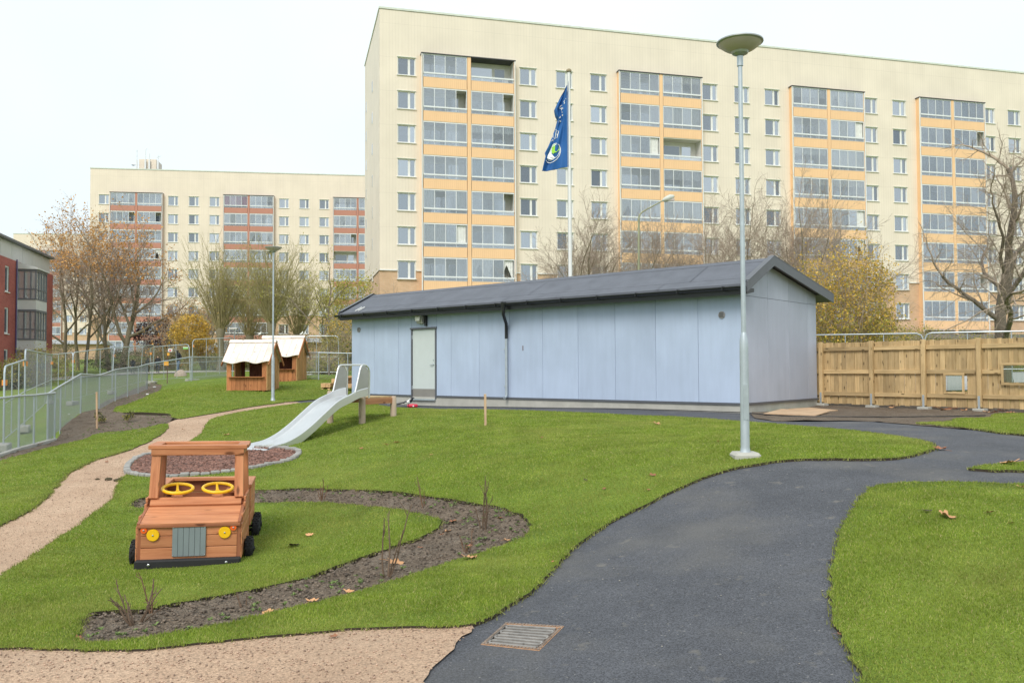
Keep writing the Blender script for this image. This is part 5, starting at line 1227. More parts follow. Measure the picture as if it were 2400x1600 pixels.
def grow(rng, p, d, L, r, spec, lvl=0, out=None, tips=None):
    """spec[lvl] = (segments, wobble, upward pull, children, first child at, angle, length ratio, radius ratio)"""
    sg, wob, up, nch, start, ang, lr, rr = spec[lvl]
    pts = [p]; dirs = [d]; rs = [r]; end_r = r * (.5 if lvl < len(spec) - 1 else .35)
    for i in range(sg):
        d = unit(d + rng.normal(0, wob, 3) + np.array([0, 0, up])); p = p + d * L / sg; pts.append(p); dirs.append(d); rs.append(r + (end_r - r) * (i + 1) / sg)
    for i in range(sg): out.append((pts[i], pts[i + 1] + dirs[i + 1] * rs[i + 1] * .3, rs[i], rs[i + 1], lvl))
    if lvl == len(spec) - 1: tips.append((pts[-1], d)); tips.append((pts[len(pts) // 2], d)); return
    n = max(1, int(round(nch * rng.uniform(.8, 1.2))))
    ph = rng.uniform(0, 6.28)
    for c in range(n):
        t = start + (1 - start) * ((c + rng.uniform(.2, .8)) / n); i = min(int(t * sg), sg - 1); f = t * sg - i; q = pts[i] + (pts[i + 1] - pts[i]) * f
        ph += 2.4 + rng.uniform(-.5, .5); dd = dirs[i + 1]; ref = np.array([0, 0, 1.0]) if abs(dd[2]) < .9 else np.array([1.0, 0, 0]); u = unit(np.cross(dd, ref)); v = np.cross(dd, u)
        a = math.radians(ang) * rng.uniform(.75, 1.25); nd = unit(dd * math.cos(a) + (u * math.cos(ph) + v * math.sin(ph)) * math.sin(a))
        grow(rng, q, nd, L * lr * rng.uniform(.7, 1.25) * (1.15 - .45 * (t - start) / max(1e-6, 1 - start)), max(rs[i] * rr, .002), spec, lvl + 1, out, tips)
    # the leader continues
    grow(rng, pts[-1], d, L * lr * .9, end_r, spec, lvl + 1, out, tips)
def quads(name, C, size, mat, rng, droop=0.0):
    k = len(C); a = unit(rng.normal(0, 1, (k, 3)) + np.array([0, 0, -droop])); b = unit(np.cross(a, rng.normal(0, 1, (k, 3)))); s = size * rng.uniform(.6, 1.3, (k, 1)); n = np.cross(a, b)
    vs = np.stack([C - a * s * .5, C + b * s * .32 + n * s * .1, C + a * s * .5, C - b * s * .32 + n * s * .1], 1).reshape(-1, 3)
    return mesh_np(name, vs, np.arange(4 * k).reshape(-1, 4), mat)
def tree(label, base, H, spec, seed, r0=.14, bark=None, twig=None, leaf=None, nleaf=0, lsize=.09, stems=1, splay=0.0, cat='tree', name='tree', group=None, lean=(0, 0), tmin=.004, leafpick=None, jitter=.25):
    rng = np.random.default_rng(seed); out, tips = [], []
    for s in range(stems):
        a = rng.uniform(0, 6.28) if stems > 1 else 0; d = unit(np.array([math.cos(a) * splay + lean[0], math.sin(a) * splay + lean[1], 1.0]))
        grow(rng, np.array([math.cos(a) * .08 * (stems > 1), math.sin(a) * .08 * (stems > 1), -.15]), d, H, r0 * rng.uniform(.8, 1.1), spec, 0, out, tips)
    r = empty(name, base, 0); tag(r, label, cat, group)
    A = np.array([o[0] for o in out]); B = np.array([o[1] for o in out]); ra = np.maximum(np.array([o[2] for o in out]), tmin); rb = np.maximum(np.array([o[3] for o in out]), tmin * .7); lv = np.array([o[4] for o in out])
    big = lv <= 1; bark = bark or M_BARK
    obj('trunk', prisms('trunk', A[big], B[big], ra[big], rb[big], bark, 7), r)
    cr_ = obj('crown', prisms('crown', A[~big], B[~big], ra[~big], rb[~big], twig or M_TWIG, 3), r)
    if leaf and nleaf:
        T = np.array([t[0] for t in tips]); T = T[leafpick(T)] if leafpick else T
        if len(T):
            idx = rng.integers(0, len(T), nleaf); C = T[idx] + rng.normal(0, jitter, (nleaf, 3)); o = obj('foliage', quads('foliage', C, lsize, leaf, rng, .5), r); o['kind'] = 'stuff'
    return r
def bush(label, base, rad, n, lsize, leaf, seed, branches=True, clusters=60, leaf2=None, name='shrub', cat='shrub', hgt=None, group=None, twig=None, brs=1.0):
    """rounded shrub: leaf clumps through an ellipsoid volume on a branching frame"""
    rng = np.random.default_rng(seed); rx, ry, rz = rad; cz = hgt if hgt is not None else rz * .95
    u = unit(rng.normal(0, 1, (clusters, 3))) * (rng.uniform(.15, 1, (clusters, 1)) ** .45); K = u * np.array([rx, ry, rz]) * .9 + np.array([0, 0, cz]); K[:, 2] = np.maximum(K[:, 2], .1)
    r = empty(name, base); tag(r, label, cat, group)
    w_ = rng.dirichlet(np.ones(clusters) * 3); idx = rng.choice(clusters, n, p=w_); C = K[idx] + rng.normal(0, 1, (n, 3)) * np.array([rx, ry, rz]) * .13; C[:, 2] = np.maximum(C[:, 2], .03)
    A = np.repeat(np.array([[0, 0, -.1]]), clusters, 0) + rng.normal(0, .1, (clusters, 3)) * np.array([1, 1, 0]); A = A * min(1, brs * 2); mid = A * .5 + K * .5 + rng.normal(0, .12 * brs, (clusters, 3))
    S0 = np.r_[A, mid]; S1 = np.r_[mid, K]; r0 = np.r_[np.full(clusters, .025), np.full(clusters, .014)]; r1 = np.r_[np.full(clusters, .014), np.full(clusters, .005)]
    tw = K[rng.integers(0, clusters, clusters * 8)]; S0 = np.r_[S0, tw]; S1 = np.r_[S1, tw + rng.normal(0, 1, (clusters * 8, 3)) * np.array([rx, ry, rz]) * .25 + np.array([0, 0, .1 * brs])]; r0 = np.r_[r0, np.full(clusters * 8, .006)]; r1 = np.r_[r1, np.full(clusters * 8, .003)]
    r0 = r0 * brs; r1 = r1 * brs
    obj('branches', prisms('branches', S0, S1, r0, r1, twig or M_TWIG, 4), r)
    if leaf2:
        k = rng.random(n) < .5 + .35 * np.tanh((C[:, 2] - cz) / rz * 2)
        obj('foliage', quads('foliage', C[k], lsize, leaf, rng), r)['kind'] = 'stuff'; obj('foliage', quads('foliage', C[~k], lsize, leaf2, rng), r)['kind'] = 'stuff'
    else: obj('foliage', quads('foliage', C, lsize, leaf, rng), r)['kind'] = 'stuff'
    return r
def G(px, d, dz=0.0):
    q = at_d(px, 860, d); q.z = h(q.x, q.y) + dz; return q

# big bare tree at the right edge
SP_BIG = [(7, .10, .04, 6, .30, 52, .68, .46), (7, .17, .06, 7, .25, 46, .55, .42), (6, .2, .03, 7, .2, 46, .52, .42), (5, .2, -.03, 8, .2, 42, .5, .5), (4, .2, -.10, 0, 0, 0, 0, 0)]
tree('big bare tree with dark gnarled trunk standing behind the timber fence', G(2362, 30.0), 5.0, SP_BIG, 5, .25, M_BARK, M_TWIG, tmin=.0045, lean=(-.03, 0))
# row of bare vase-shaped trees behind the shed
SP_ROW = [(5, .08, .03, 6, .22, 38, .74, .55), (5, .12, .06, 6, .2, 36, .60, .52), (4, .15, .04, 6, .15, 38, .54, .5), (3, .18, .03, 6, .15, 38, .5, .5), (3, .2, .0, 0, 0, 0, 0, 0)]
row = [(1352, 46, 3.5, 'slender bare tree rising just right of the flagpole'), (1385, 43, 4.0, 'bare grey tree second from the flagpole'), (1440, 47, 4.1, 'bare tree left of the curved street light'), (1485, 42, 3.6, 'dark leaning bare tree at the street light pole'), (1532, 45, 4.0, 'bare tree just right of the street light'), (1592, 43, 4.1, 'spreading bare tree in the middle of the row behind the shed'), (1688, 46, 4.2, 'broad bare tree left of the tall lamp pole'), (1742, 42, 4.2, 'bare tree directly behind the tall lamp pole'), (1815, 45, 4.0, 'slender bare tree right of the tall lamp pole above the shed ridge'), (1885, 39, 4.3, 'bare spreading tree behind the shed gable and yellow bush'), (1985, 41, 3.9, 'bare tree rising out of the yellow bush')]
for i, (px, d, H_, lab) in enumerate(row):
    tree(lab, G(px, d), H_ * 1.12, SP_ROW, 20 + i, .085, M_MOSS, M_TWIG, group='bare trees behind the shed', stems=1 + (i % 3 == 1), splay=.22, lean=(.16 * ((i % 3) - 1), 0), tmin=.0055)
# large trees with the last orange leaves, left background
SP_OAK = [(5, .07, .02, 5, .35, 42, .80, .6), (6, .12, .06, 6, .2, 42, .62, .55), (5, .14, .05, 5, .15, 42, .55, .5), (4, .16, .03, 5, .15, 42, .5, .5), (3, .2, .0, 0, 0, 0, 0, 0)]
ork = [(158, 74, 5.2, .17, 'tall orange leaved tree next to the brick house, leftmost trunk'), (183, 77, 5.4, .16, 'slim orange leaved tree, second trunk from the brick house'), (200, 71, 5.3, .16, 'slim orange leaved tree, third trunk from the brick house'), (256, 73, 5.0, .24, 'orange leaved tree with trunk leaning left'), (285, 71, 4.8, .33, 'thickest spreading orange leaved tree before the red balconies')]
for i, (px, d, H_, r0, lab) in enumerate(ork):
    tree(lab, G(px, d), H_ * 1.25, SP_OAK, 50 + i, r0, M_MOSS, M_TWIG, M_LORA, 1300 if i != 1 else 800, .20, group='large trees with last orange leaves', lean=((-.12, -.02, .05, -.1, .16)[i], 0), tmin=.010, leafpick=lambda T: T[:, 2] > np.quantile(T[:, 2], .45), jitter=.18)
tree('smaller orange leaved tree leaning out towards the willows', G(345, 72), 3.4, SP_OAK, 61, .14, M_MOSS, M_TWIG, M_LORA, 700, .18, lean=(.5, 0), tmin=.012, jitter=.18, group='large trees with last orange leaves')
# pollard willows
def willow(label, base, Ht, Ls, ns, seed, spread=.5, leaf=None, nleaf=1800):
    rng = np.random.default_rng(seed); r = empty('pollard_willow', base); tag(r, label, 'tree', 'pollard willows')
    tm = MB(); tm.tube([(0, 0, -.2), (.05, 0, Ht * .4), (-.03, .02, Ht * .8), (0, 0, Ht), (.02, 0, Ht + .35)], [.30, .22, .22, .34, .20], 9); tm.build('trunk', M_MOSS, r, smooth=True)
    A, B, ra, rb, tips = [], [], [], [], []
    for i in range(ns):
        a = rng.uniform(0, 6.28); sp_ = abs(rng.normal(0, spread)); p = np.array([math.cos(a) * .22, math.sin(a) * .22, Ht + rng.uniform(-.1, .3)]); d = unit(np.array([math.cos(a) * sp_, math.sin(a) * sp_, 1.0])); L = Ls * rng.uniform(.55, 1.08); n = 6; rr = .022 * rng.uniform(.6, 1.2)
        for j in range(n):
            d = unit(d + rng.normal(0, .05, 3) + np.array([0, 0, .04 if j < 3 else -.06])); q = p + d * L / n; r1 = max(rr * (1 - (j + 1) / n * .75), .008); A.append(p); B.append(q); ra.append(max(rr * (1 - j / n * .75), .008)); rb.append(r1); p = q; tips.append(q) if j > 1 else None
            if j > 0:
                for _ in range(3):
                    dd = unit(d + rng.normal(0, .35, 3)); e = p + dd * L * rng.uniform(.10, .24); A.append(p); B.append(e); ra.append(.009); rb.append(.006); tips.append(e)
    obj('shoots', prisms('shoots', A, B, ra, rb, M_TWIGO, 3), r)
    if nleaf: T = np.array(tips); obj('foliage', quads('foliage', T[rng.integers(0, len(T), nleaf)] + rng.normal(0, .12, (nleaf, 3)), .12, leaf or M_LYG, rng, 1.0), r)['kind'] = 'stuff'
    return r
willow('pollard willow with upright olive shoots left of the small lamp', G(517, 62), 2.9, 5.6, 150, 71, .5, nleaf=800)
willow('pollard willow with upright olive shoots behind the small lamp', G(636, 60), 3.3, 5.2, 160, 72, .5, nleaf=800)
willow('pollard willow half hidden between the two front willows', G(585, 70), 2.6, 5.2, 110, 73, .5, nleaf=600)
willow('pollard willow with bushy shoots right of the small lamp', G(700, 64), 2.6, 4.4, 110, 74, .55, nleaf=600)
SP_Y = [(5, .06, .02, 8, .35, 55, .62, .5), (5, .14, .0, 6, .15, 48, .55, .5), (4, .18, -.02, 6, .15, 45, .5, .5), (3, .2, -.02, 0, 0, 0, 0, 0)]
tree('spreading dark twigged tree at the left end of the shed', G(752, 55), 4.6, SP_Y, 81, .12, M_BARK, M_TWIGO, M_LYG, 900, .11, tmin=.008)
bush('tall yellow green willow crown above the left end of the shed', G(822, 66), (2.6, 2.0, 3.0), 5200, .17, M_LYG, 82, clusters=70, hgt=4.3, name='willow', cat='tree', twig=M_TWIGO)
bush('yellow leaved shrub against the left wall of the shed', G(800, 50), (1.3, 1.2, 1.9), 2600, .11, M_LYEL, 83, leaf2=M_LGRN, hgt=2.0)
tree('bare thorny shrub rising above the left end of the shed roof', G(900, 47), 3.0, SP_Y, 84, .06, M_BARK, M_TWIG, stems=3, splay=.35, name='shrub', cat='shrub', tmin=.006)
bush('bright yellow shrub between the orange trees and the willows', G(442, 66), (1.7, 1.4, 1.6), 2600, .16, M_LYEL, 85, hgt=2.9, twig=M_TWIGO)
bush('golden shrub behind the site fence left of the nearer playhouse', G(478, 68), (1.3, 1.2, 1.3), 2600, .13, M_LYEL, 86, hgt=1.5)
bush('dark purple leaved shrub before the red balconies', G(362, 75), (1.9, 1.5, 1.9), 2600, .17, M_LPUR, 87, hgt=3.0)
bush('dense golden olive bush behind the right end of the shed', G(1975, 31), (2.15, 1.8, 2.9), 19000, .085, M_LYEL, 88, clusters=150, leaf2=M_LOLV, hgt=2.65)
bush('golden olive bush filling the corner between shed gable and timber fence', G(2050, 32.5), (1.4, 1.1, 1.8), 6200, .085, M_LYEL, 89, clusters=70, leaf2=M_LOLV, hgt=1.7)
for i, (px, d, rad, lf, lab) in enumerate([(22, 50, (1.3, 1.0, 1.0), M_LOLV, 'brownish clipped shrub in front of the red brick wall'), (92, 52, (2.2, 1.3, 1.3), M_LOLV, 'wide brownish shrub before the glazed bays'), (35, 50, (.8, .6, .6), M_LGRN, 'small green shrub at the foot of the glazed bays'), (112, 82, (3.2, 2.0, 1.7), M_LGRN, 'tall green shrub right of the glazed bays'), (300, 69, (4.5, 1.2, 1.0), M_LGRN, 'long green hedge below the thickest orange tree'), (395, 72, (4.2, 1.2, 1.1), M_LOLV, 'brown green hedge behind the walkers'), (545, 66, (3.0, 1.2, .8), M_LDK, 'dark low hedge left of the nearer playhouse roof'), (765, 48, (1.5, 1.0, .65), M_LOLV, 'low brown green hedge between playhouse and shed'), (2140, 53, (4.0, 1.3, 1.6), M_LOLV, 'olive hedge across the street behind the timber fence'), (2340, 52, (4.0, 1.3, 1.5), M_LOLV, 'olive hedge across the street behind the big bare tree'), (645, 75, (6.0, 1.5, 2.2), M_LDK, 'dark dense shrubbery under the willows')]):
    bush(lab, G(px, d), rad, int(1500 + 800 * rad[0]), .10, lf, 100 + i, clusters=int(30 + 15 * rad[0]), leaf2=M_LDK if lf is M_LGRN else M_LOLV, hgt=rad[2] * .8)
tree('young thin tree standing right of the farther playhouse', G(771, 40), 1.6, SP_Y, 95, .05, M_BARK, M_TWIGO, M_LOLV, 250, .08, tmin=.006)
for i, (px, d, H_, lab) in enumerate(((225, 95, 5.0, 'bare background tree between the orange trees'), (470, 90, 4.0, 'bare background tree behind the bright yellow shrub'), (90, 95, 4.6, 'bare background tree behind the glazed bays'))):
    tree(lab, G(px, d), H_, SP_OAK, 130 + i, .16, M_MOSS, M_TWIG, M_LORA, 700, .2, tmin=.014, group='bare background trees')

# ------------------------------------------------------------------ edging stones round the bark bed
M_STONE = M('concrete_paver', (.30, .29, .27), .9, var=.2, scale=12, bump=.4, bscale=60, objr=.14)
edg = empty('bed_edging', (0, 0, 0)); tag(edg, 'ring of weathered grey edging stones round the bark bed', 'edging')
ring = [np.array(p) for p in S_MU]; per = np.r_[0, np.cumsum([np.linalg.norm(ring[(i + 1) % len(ring)] - ring[i]) for i in range(len(ring))])]
def along(s):
    s %= per[-1]; i = min(int(np.searchsorted(per, s)) - 1, len(ring) - 1); i = max(i, 0); f = (s - per[i]) / max(per[i + 1] - per[i], 1e-9); return ring[i] * (1 - f) + ring[(i + 1) % len(ring)] * f
st = .145; ne = int(per[-1] / st); cv = [MB().box((0, 0, 0), (.135, .10, .12)).mesh('stone', M_STONE, bevel=.014) for _ in range(1)]
for i in range(ne):
    a, b = along(i * per[-1] / ne), along((i + 1) * per[-1] / ne); c = (a + b) / 2; o = obj('stone', cv[0], edg, (c[0], c[1], h(c[0], c[1]) + .006 + random.uniform(-.008, .012)))
    o.rotation_euler = (random.uniform(-.06, .06), random.uniform(-.06, .06), math.atan2(b[1] - a[1], b[0] - a[0]) + random.uniform(-.07, .07))
# bark chips
def scatter_in(ring, n, holes=()):
    A = np.array(ring); lo, hi = A.min(0), A.max(0); out = np.zeros((0, 2))
    while len(out) < n:
        q = RNG.uniform(lo, hi, (n * 3, 2)); k = inside(ring, q[:, 0], q[:, 1])
        for hp in holes: k &= ~inside(hp, q[:, 0], q[:, 1])
        out = np.r_[out, q[k]]
    return out[:n]
def chips(name, xy, size, mat, dz, flat=.35, elong=2.0):
    n = len(xy); z = hts(xy[:, 0], xy[:, 1]) + dz; C = np.c_[xy, z]; s = size * RNG.uniform(.5, 1.5, (n, 1, 1))
    cube = np.array([[-1, -1, -1], [1, -1, -1], [1, 1, -1], [-1, 1, -1], [-.8, -.7, 1], [.8, -.8, 1], [.7, .8, 1], [-.7, .8, 1]], float) * np.array([elong, 1, flat]) * .5
    a = RNG.uniform(0, 6.28, n); t = RNG.normal(0, .35, n); ca, sa, ct, s_t = np.cos(a), np.sin(a), np.cos(t), np.sin(t)
    R = np.stack([np.stack([ca * ct, -sa, ca * s_t], 1), np.stack([sa * ct, ca, sa * s_t], 1), np.stack([-s_t, 0 * a, ct], 1)], 1)
    vs = (np.einsum('nij,kj->nki', R, cube) * s + C[:, None]).reshape(-1, 3)
    f = np.array([[0, 3, 2, 1], [4, 5, 6, 7], [0, 1, 5, 4], [1, 2, 6, 5], [2, 3, 7, 6], [3, 0, 4, 7]])
    return tag(obj(name, mesh_np(name, vs, (np.arange(n)[:, None, None] * 8 + f[None]).reshape(-1, 4), mat)), kind='stuff')
o = chips('bark_chips', scatter_in(S_MU, 9000), .03, M('bark_chip', (.20, .105, .08), .95, var=.3, island=.5), .03); tag(o, 'reddish brown bark chips filling the bed under the slide', 'bark chips')
o = chips('soil_clods', np.r_[scatter_in(S_BED, 2600), scatter_in(smooth_closed(Ps(O_SL), .4), 2000)], .013, M('soil_clod', (.15, .118, .092), 1.0, var=.3, island=.45), .012, .7, 1.3); tag(o, 'loose dark soil crumbs in the planting beds', 'soil')
gx = scatter_in(smooth_closed(Ps(O_GF), .3), 2600); gx = gx[gx[:, 1] < 7]
o = chips('gravel_grains', np.r_[gx, scatter_in(smooth_closed(Ps(O_GP), .4), 3000)], .006, M('gravel_grain', (.42, .29, .215), .95, var=.2, island=.5), .016, .7, 1.3); tag(o, 'loose pinkish gravel grains on the paths', 'gravel')
ag = scatter_in([(-2.2, 3.9), (3.0, 3.9), (4.6, 9.5), (2.2, 9.5), (-.3, 5.6)], 150)
o = chips('asphalt_grit', ag, .0065, M('pale_grit', (.30, .28, .25), .9, island=.4), .006, .5, 1.2); tag(o, 'pale grit strewn on the asphalt', 'grit')

# ------------------------------------------------------------------ grass blades
def blade_field(name, mat, density0, hmin, hmax, d0=6.5, dmax=40, wbase=.0034, edge=True):
    VS = []; nt_ = 0
    for ringp, holes in LAWNS:
        A = np.array(ringp); lo, hi = A.min(0), A.max(0); cell = .05
        lo = np.maximum(lo, [-16, 2.6]); hi = np.minimum(hi, [16, dmax])
        if (hi <= lo).any(): continue
        nx, ny = int((hi[0] - lo[0]) / cell) + 1, int((hi[1] - lo[1]) / cell) + 1
        cx, cy = np.meshgrid(lo[0] + (np.arange(nx) + .5) * cell, lo[1] + (np.arange(ny) + .5) * cell); cx, cy = cx.ravel(), cy.ravel()
        ok = inside(ringp, cx, cy) & (np.abs(cx) < cy * .68 + .6)
        for hp in holes: ok &= ~inside(hp, cx, cy)
        cx, cy = cx[ok], cy[ok]; d = np.hypot(cx, cy)
        lam = density0 * cell * cell * np.minimum(1, (d0 / d)) ** 1.85 * np.clip((dmax - d) / 8, 0, 1)
        n = RNG.poisson(lam); idx = np.repeat(np.arange(len(cx)), n); k = len(idx)
        x = cx[idx] + RNG.uniform(-.55, .55, k) * cell; y = cy[idx] + RNG.uniform(-.55, .55, k) * cell; dd = d[idx]
        z = hts(cx, cy)[idx] + TURF - .003
        clump = .75 + .5 * (np.sin(x * 2.3 + np.sin(y * 1.7) * 2) * np.sin(y * 2.9 + np.sin(x * 1.3) * 2) * .5 + .5)
        hh = RNG.uniform(hmin, hmax, k) * clump * np.minimum(1.25, (dd / d0) ** .15)
        w_ = wbase * RNG.uniform(.6, 1.3, k) * np.maximum(1, dd / d0) ** .85
        a = RNG.uniform(0, 6.28, k); lean = RNG.normal(0, .55, k) * hh; la = RNG.uniform(0, 6.28, k)
        p0 = np.stack([x - np.cos(a) * w_, y - np.sin(a) * w_, z], 1); p1 = np.stack([x + np.cos(a) * w_, y + np.sin(a) * w_, z], 1); p2 = np.stack([x + np.cos(la) * lean, y + np.sin(la) * lean, z + hh], 1)
        VS.append(np.stack([p0, p1, p2], 1).reshape(-1, 3))
    vs = np.concatenate(VS); print('blades', name, len(vs) // 3)
    return tag(obj(name, mesh_np(name, vs, np.arange(len(vs)).reshape(-1, 3), mat)), kind='stuff')
def grass_mat():
    m, n, b = nmat('grass_blade'); ge = N(n, 'ShaderNodeNewGeometry'); v = coords(n, False)
    c = ramp(n, ge.outputs['Random Per Island'], [(0.0, (.16, .235, .026)), (.45, (.255, .34, .042)), (.86, (.34, .41, .07)), (.94, (.44, .42, .14)), (1.0, (.54, .47, .22))])
    t = N(n, 'ShaderNodeTexNoise', Scale=.7, Detail=4.0); n.links.new(v, t.inputs['Vector'])
    c = mixc(n, c, (.40, .40, .11), ramp(n, t.outputs['Fac'], [(.48, 0.0), (.72, .55)]))
    t2 = N(n, 'ShaderNodeTexNoise', Scale=2.6, Detail=3.0); n.links.new(v, t2.inputs['Vector'])
    c = mixc(n, c, ramp(n, t2.outputs['Fac'], [(.3, .80), (.7, 1.15)]), 1.0, 'MULTIPLY')
    n.links.new(c, b.inputs['Base Color']); b.inputs['Roughness'].default_value = .55; b.inputs['Specular IOR Level'].default_value = .3
    tr = N(n, 'ShaderNodeBsdfTranslucent'); n.links.new(c, tr.inputs['Color']); ms = N(n, 'ShaderNodeMixShader'); ms.inputs[0].default_value = .35
    n.links.new(b.outputs[0], ms.inputs[1]); n.links.new(tr.outputs[0], ms.inputs[2]); n.links.new(ms.outputs[0], n.nodes['Material Output'].inputs['Surface']); return m
M_BLADE = grass_mat()
o = blade_field('grass', M_BLADE, 14000, .008, .023); tag(o, 'short mown green grass covering the lawns', 'grass')
# ragged straw-coloured blades hanging over the turf edges
def edge_blades():
    VS = []
    for ringp in (S_L1, S_BED, S_L2, S_L4, S_L5, S_L6):
        A = np.array(ringp); Bn = np.roll(A, -1, 0); L = np.linalg.norm(Bn - A, axis=1); k = np.hypot(A[:, 0], A[:, 1]) < 18; 
        n = RNG.poisson(L * 130 * k); i = np.repeat(np.arange(len(A)), n); q = A[i] + (Bn - A)[i] * RNG.random((len(i), 1)) + RNG.normal(0, .018, (len(i), 2)); m_ = len(q)
        z = hts(q[:, 0], q[:, 1]) + TURF - .02; a = RNG.uniform(0, 6.28, m_); w_ = .0035 * np.maximum(1, np.hypot(q[:, 0], q[:, 1]) / 7); hh = RNG.uniform(.02, .05, m_); la = RNG.uniform(0, 6.28, m_); le = np.abs(RNG.normal(0, .03, m_))
        VS.append(np.stack([np.stack([q[:, 0] - np.cos(a) * w_, q[:, 1] - np.sin(a) * w_, z], 1), np.stack([q[:, 0] + np.cos(a) * w_, q[:, 1] + np.sin(a) * w_, z], 1), np.stack([q[:, 0] + np.cos(la) * le, q[:, 1] + np.sin(la) * le, z + hh], 1)], 1).reshape(-1, 3))
    vs = np.concatenate(VS); return tag(obj('turf_fringe', mesh_np('turf_fringe', vs, np.arange(len(vs)).reshape(-1, 3), M('straw_blade', (.24, .25, .07), .8, island=.5, transl=.3))), 'dry grass fringe along the cut turf edges', 'grass', kind='stuff')
edge_blades()
# small weeds in the soil
def weeds(name, xy, label, r=.03, n=10, mat=None, hh=.02):
    C = np.repeat(np.c_[xy, hts(xy[:, 0], xy[:, 1]) + .012], n, 0) ; k = len(C); a = RNG.uniform(0, 6.28, k); L = r * RNG.uniform(.4, 1.2, k); w_ = L * .28; up = hh * RNG.uniform(.2, 1.2, k)
    tip = C + np.stack([np.cos(a) * L, np.sin(a) * L, up], 1); md = C + np.stack([np.cos(a) * L * .55, np.sin(a) * L * .55, up * .9], 1); sd = np.stack([-np.sin(a) * w_, np.cos(a) * w_, 0 * a], 1)
    return tag(obj(name, mesh_np(name, np.stack([C, md + sd, tip, md - sd], 1).reshape(-1, 3), np.arange(4 * k).reshape(-1, 4), mat or M('weed_leaf', (.19, .27, .08), .7, island=.35, transl=.25))), label, 'weeds', kind='stuff')
wx_ = scatter_in(S_BED, 240); cl = np.sin(wx_[:, 0] * 2.1 + 1) * np.sin(wx_[:, 1] * 1.7) > -.15
sl_ = scatter_in(smooth_closed(Ps(O_SL), .4), 900)
weeds('weeds', np.r_[wx_[cl], sl_[(np.sin(sl_[:, 0] * 1.3) + np.cos(sl_[:, 1] * .9)) > .1]], 'small green weeds sprouting in the bare soil')

# ------------------------------------------------------------------ drain grate
gc = GC
gcen = sum(gc, Vector()) / 4; gx_ = ((gc[3] - gc[0]) + (gc[2] - gc[1])) / 2; gy_ = ((gc[1] - gc[0]) + (gc[2] - gc[3])) / 2
M_IRON = M('rusty_cast_iron', (.26, .20, .16), .75, .3, var=.45, scale=16, bump=.5, bscale=60); M_IRON2 = M('worn_cast_iron', (.30, .28, .26), .6, .3, var=.35, scale=12, bump=.3, bscale=60); M_RUST = M('sand_and_rust', (.44, .25, .14), .95, var=.35, scale=25, bump=.5, bscale=90); M_PIT = M('dark_pit', (.012, .010, .009), 1.0)
dg = empty('drain_grate', gcen); tag(dg, 'rusty cast iron drain grate set in the asphalt', 'drain grate')
def gp_(u, v, z):                                                  # u across, v away from the camera, both -1..1, on the plane of the road
    a, b_ = (u + 1) / 2, (v + 1) / 2; q = gc[0] * (1 - a) * (1 - b_) + gc[3] * a * (1 - b_) + gc[2] * a * b_ + gc[1] * (1 - a) * b_ - gcen; return (q.x, q.y, q.z + z)
HX = [(0, 1, 2, 3), (7, 6, 5, 4), (0, 4, 5, 1), (1, 5, 6, 2), (2, 6, 7, 3), (3, 7, 4, 0)]
def slab(m, a, b, c, d, z0, z1): m.add([gp_(*q, z) for z in (z0, z1) for q in (a, b, c, d)], HX); return m
pit = MB(); pit.add([gp_(u, v, -.062) for u, v in ((-1, -1), (1, -1), (1, 1), (-1, 1))], [(0, 1, 2, 3)])
for a, b in (((-1, -1), (1, -1)), ((1, -1), (1, 1)), ((1, 1), (-1, 1)), ((-1, 1), (-1, -1))): pit.add([gp_(*a, -.062), gp_(*b, -.062), gp_(*b, .0), gp_(*a, .0)], [(0, 1, 2, 3)])
pit.build('pit', M_PIT, dg)
for q, mt in ((((-1, -1), (1, -1), (1, -.84), (-1, -.84)), M_RUST), (((-1, .84), (1, .84), (1, 1), (-1, 1)), M_RUST), (((-1, -.839), (-.88, -.839), (-.88, .839), (-1, .839)), M_IRON2), (((.88, -.839), (1, -.839), (1, .839), (.88, .839)), M_RUST)): slab(MB(), *q, -.05, .002).build('frame_side', mt, dg)
cells = MB()
for i in range(17):
    u = -1 + 2 * (i + .12) / 17; u2 = -1 + 2 * (i + .8) / 17
    for v0, v1 in ((-.97, -.88), (.88, .97)): slab(cells, (u, v0), (u2, v0), (u2, v1), (u, v1), .0, .007)
for i in range(13):
    v = -.82 + 1.64 * (i + .12) / 13; v2 = -.82 + 1.64 * (i + .8) / 13
    for u0, u1 in ((-.98, -.90), (.90, .98)): slab(cells, (u0, v), (u1, v), (u1, v2), (u0, v2), .0, .007)
cells.build('frame_studs', M_IRON, dg)['kind'] = 'stuff'
nbar = 8; vp = 1.56 / (nbar - 1); bw_ = .048
for i in range(nbar):
    v = -.78 + vp * i; slab(MB(), (-.80, v - bw_), (.80, v - bw_), (.80, v + bw_), (-.80, v + bw_), -.03, .003).build('bar', M_IRON2, dg)
    if i < nbar - 1:                                               # bends join the bars alternately left and right
        s_ = -1 if i % 2 == 0 else 1; e0, e1 = .80, .86
        slab(MB(), *[(s_ * a_, b_) for a_, b_ in ((e0, v - bw_ * .4), (e1, v + bw_), (e1, v + vp - bw_), (e0, v + vp + bw_ * .4))], -.03, .003).build('bar_bend', M_IRON2, dg)

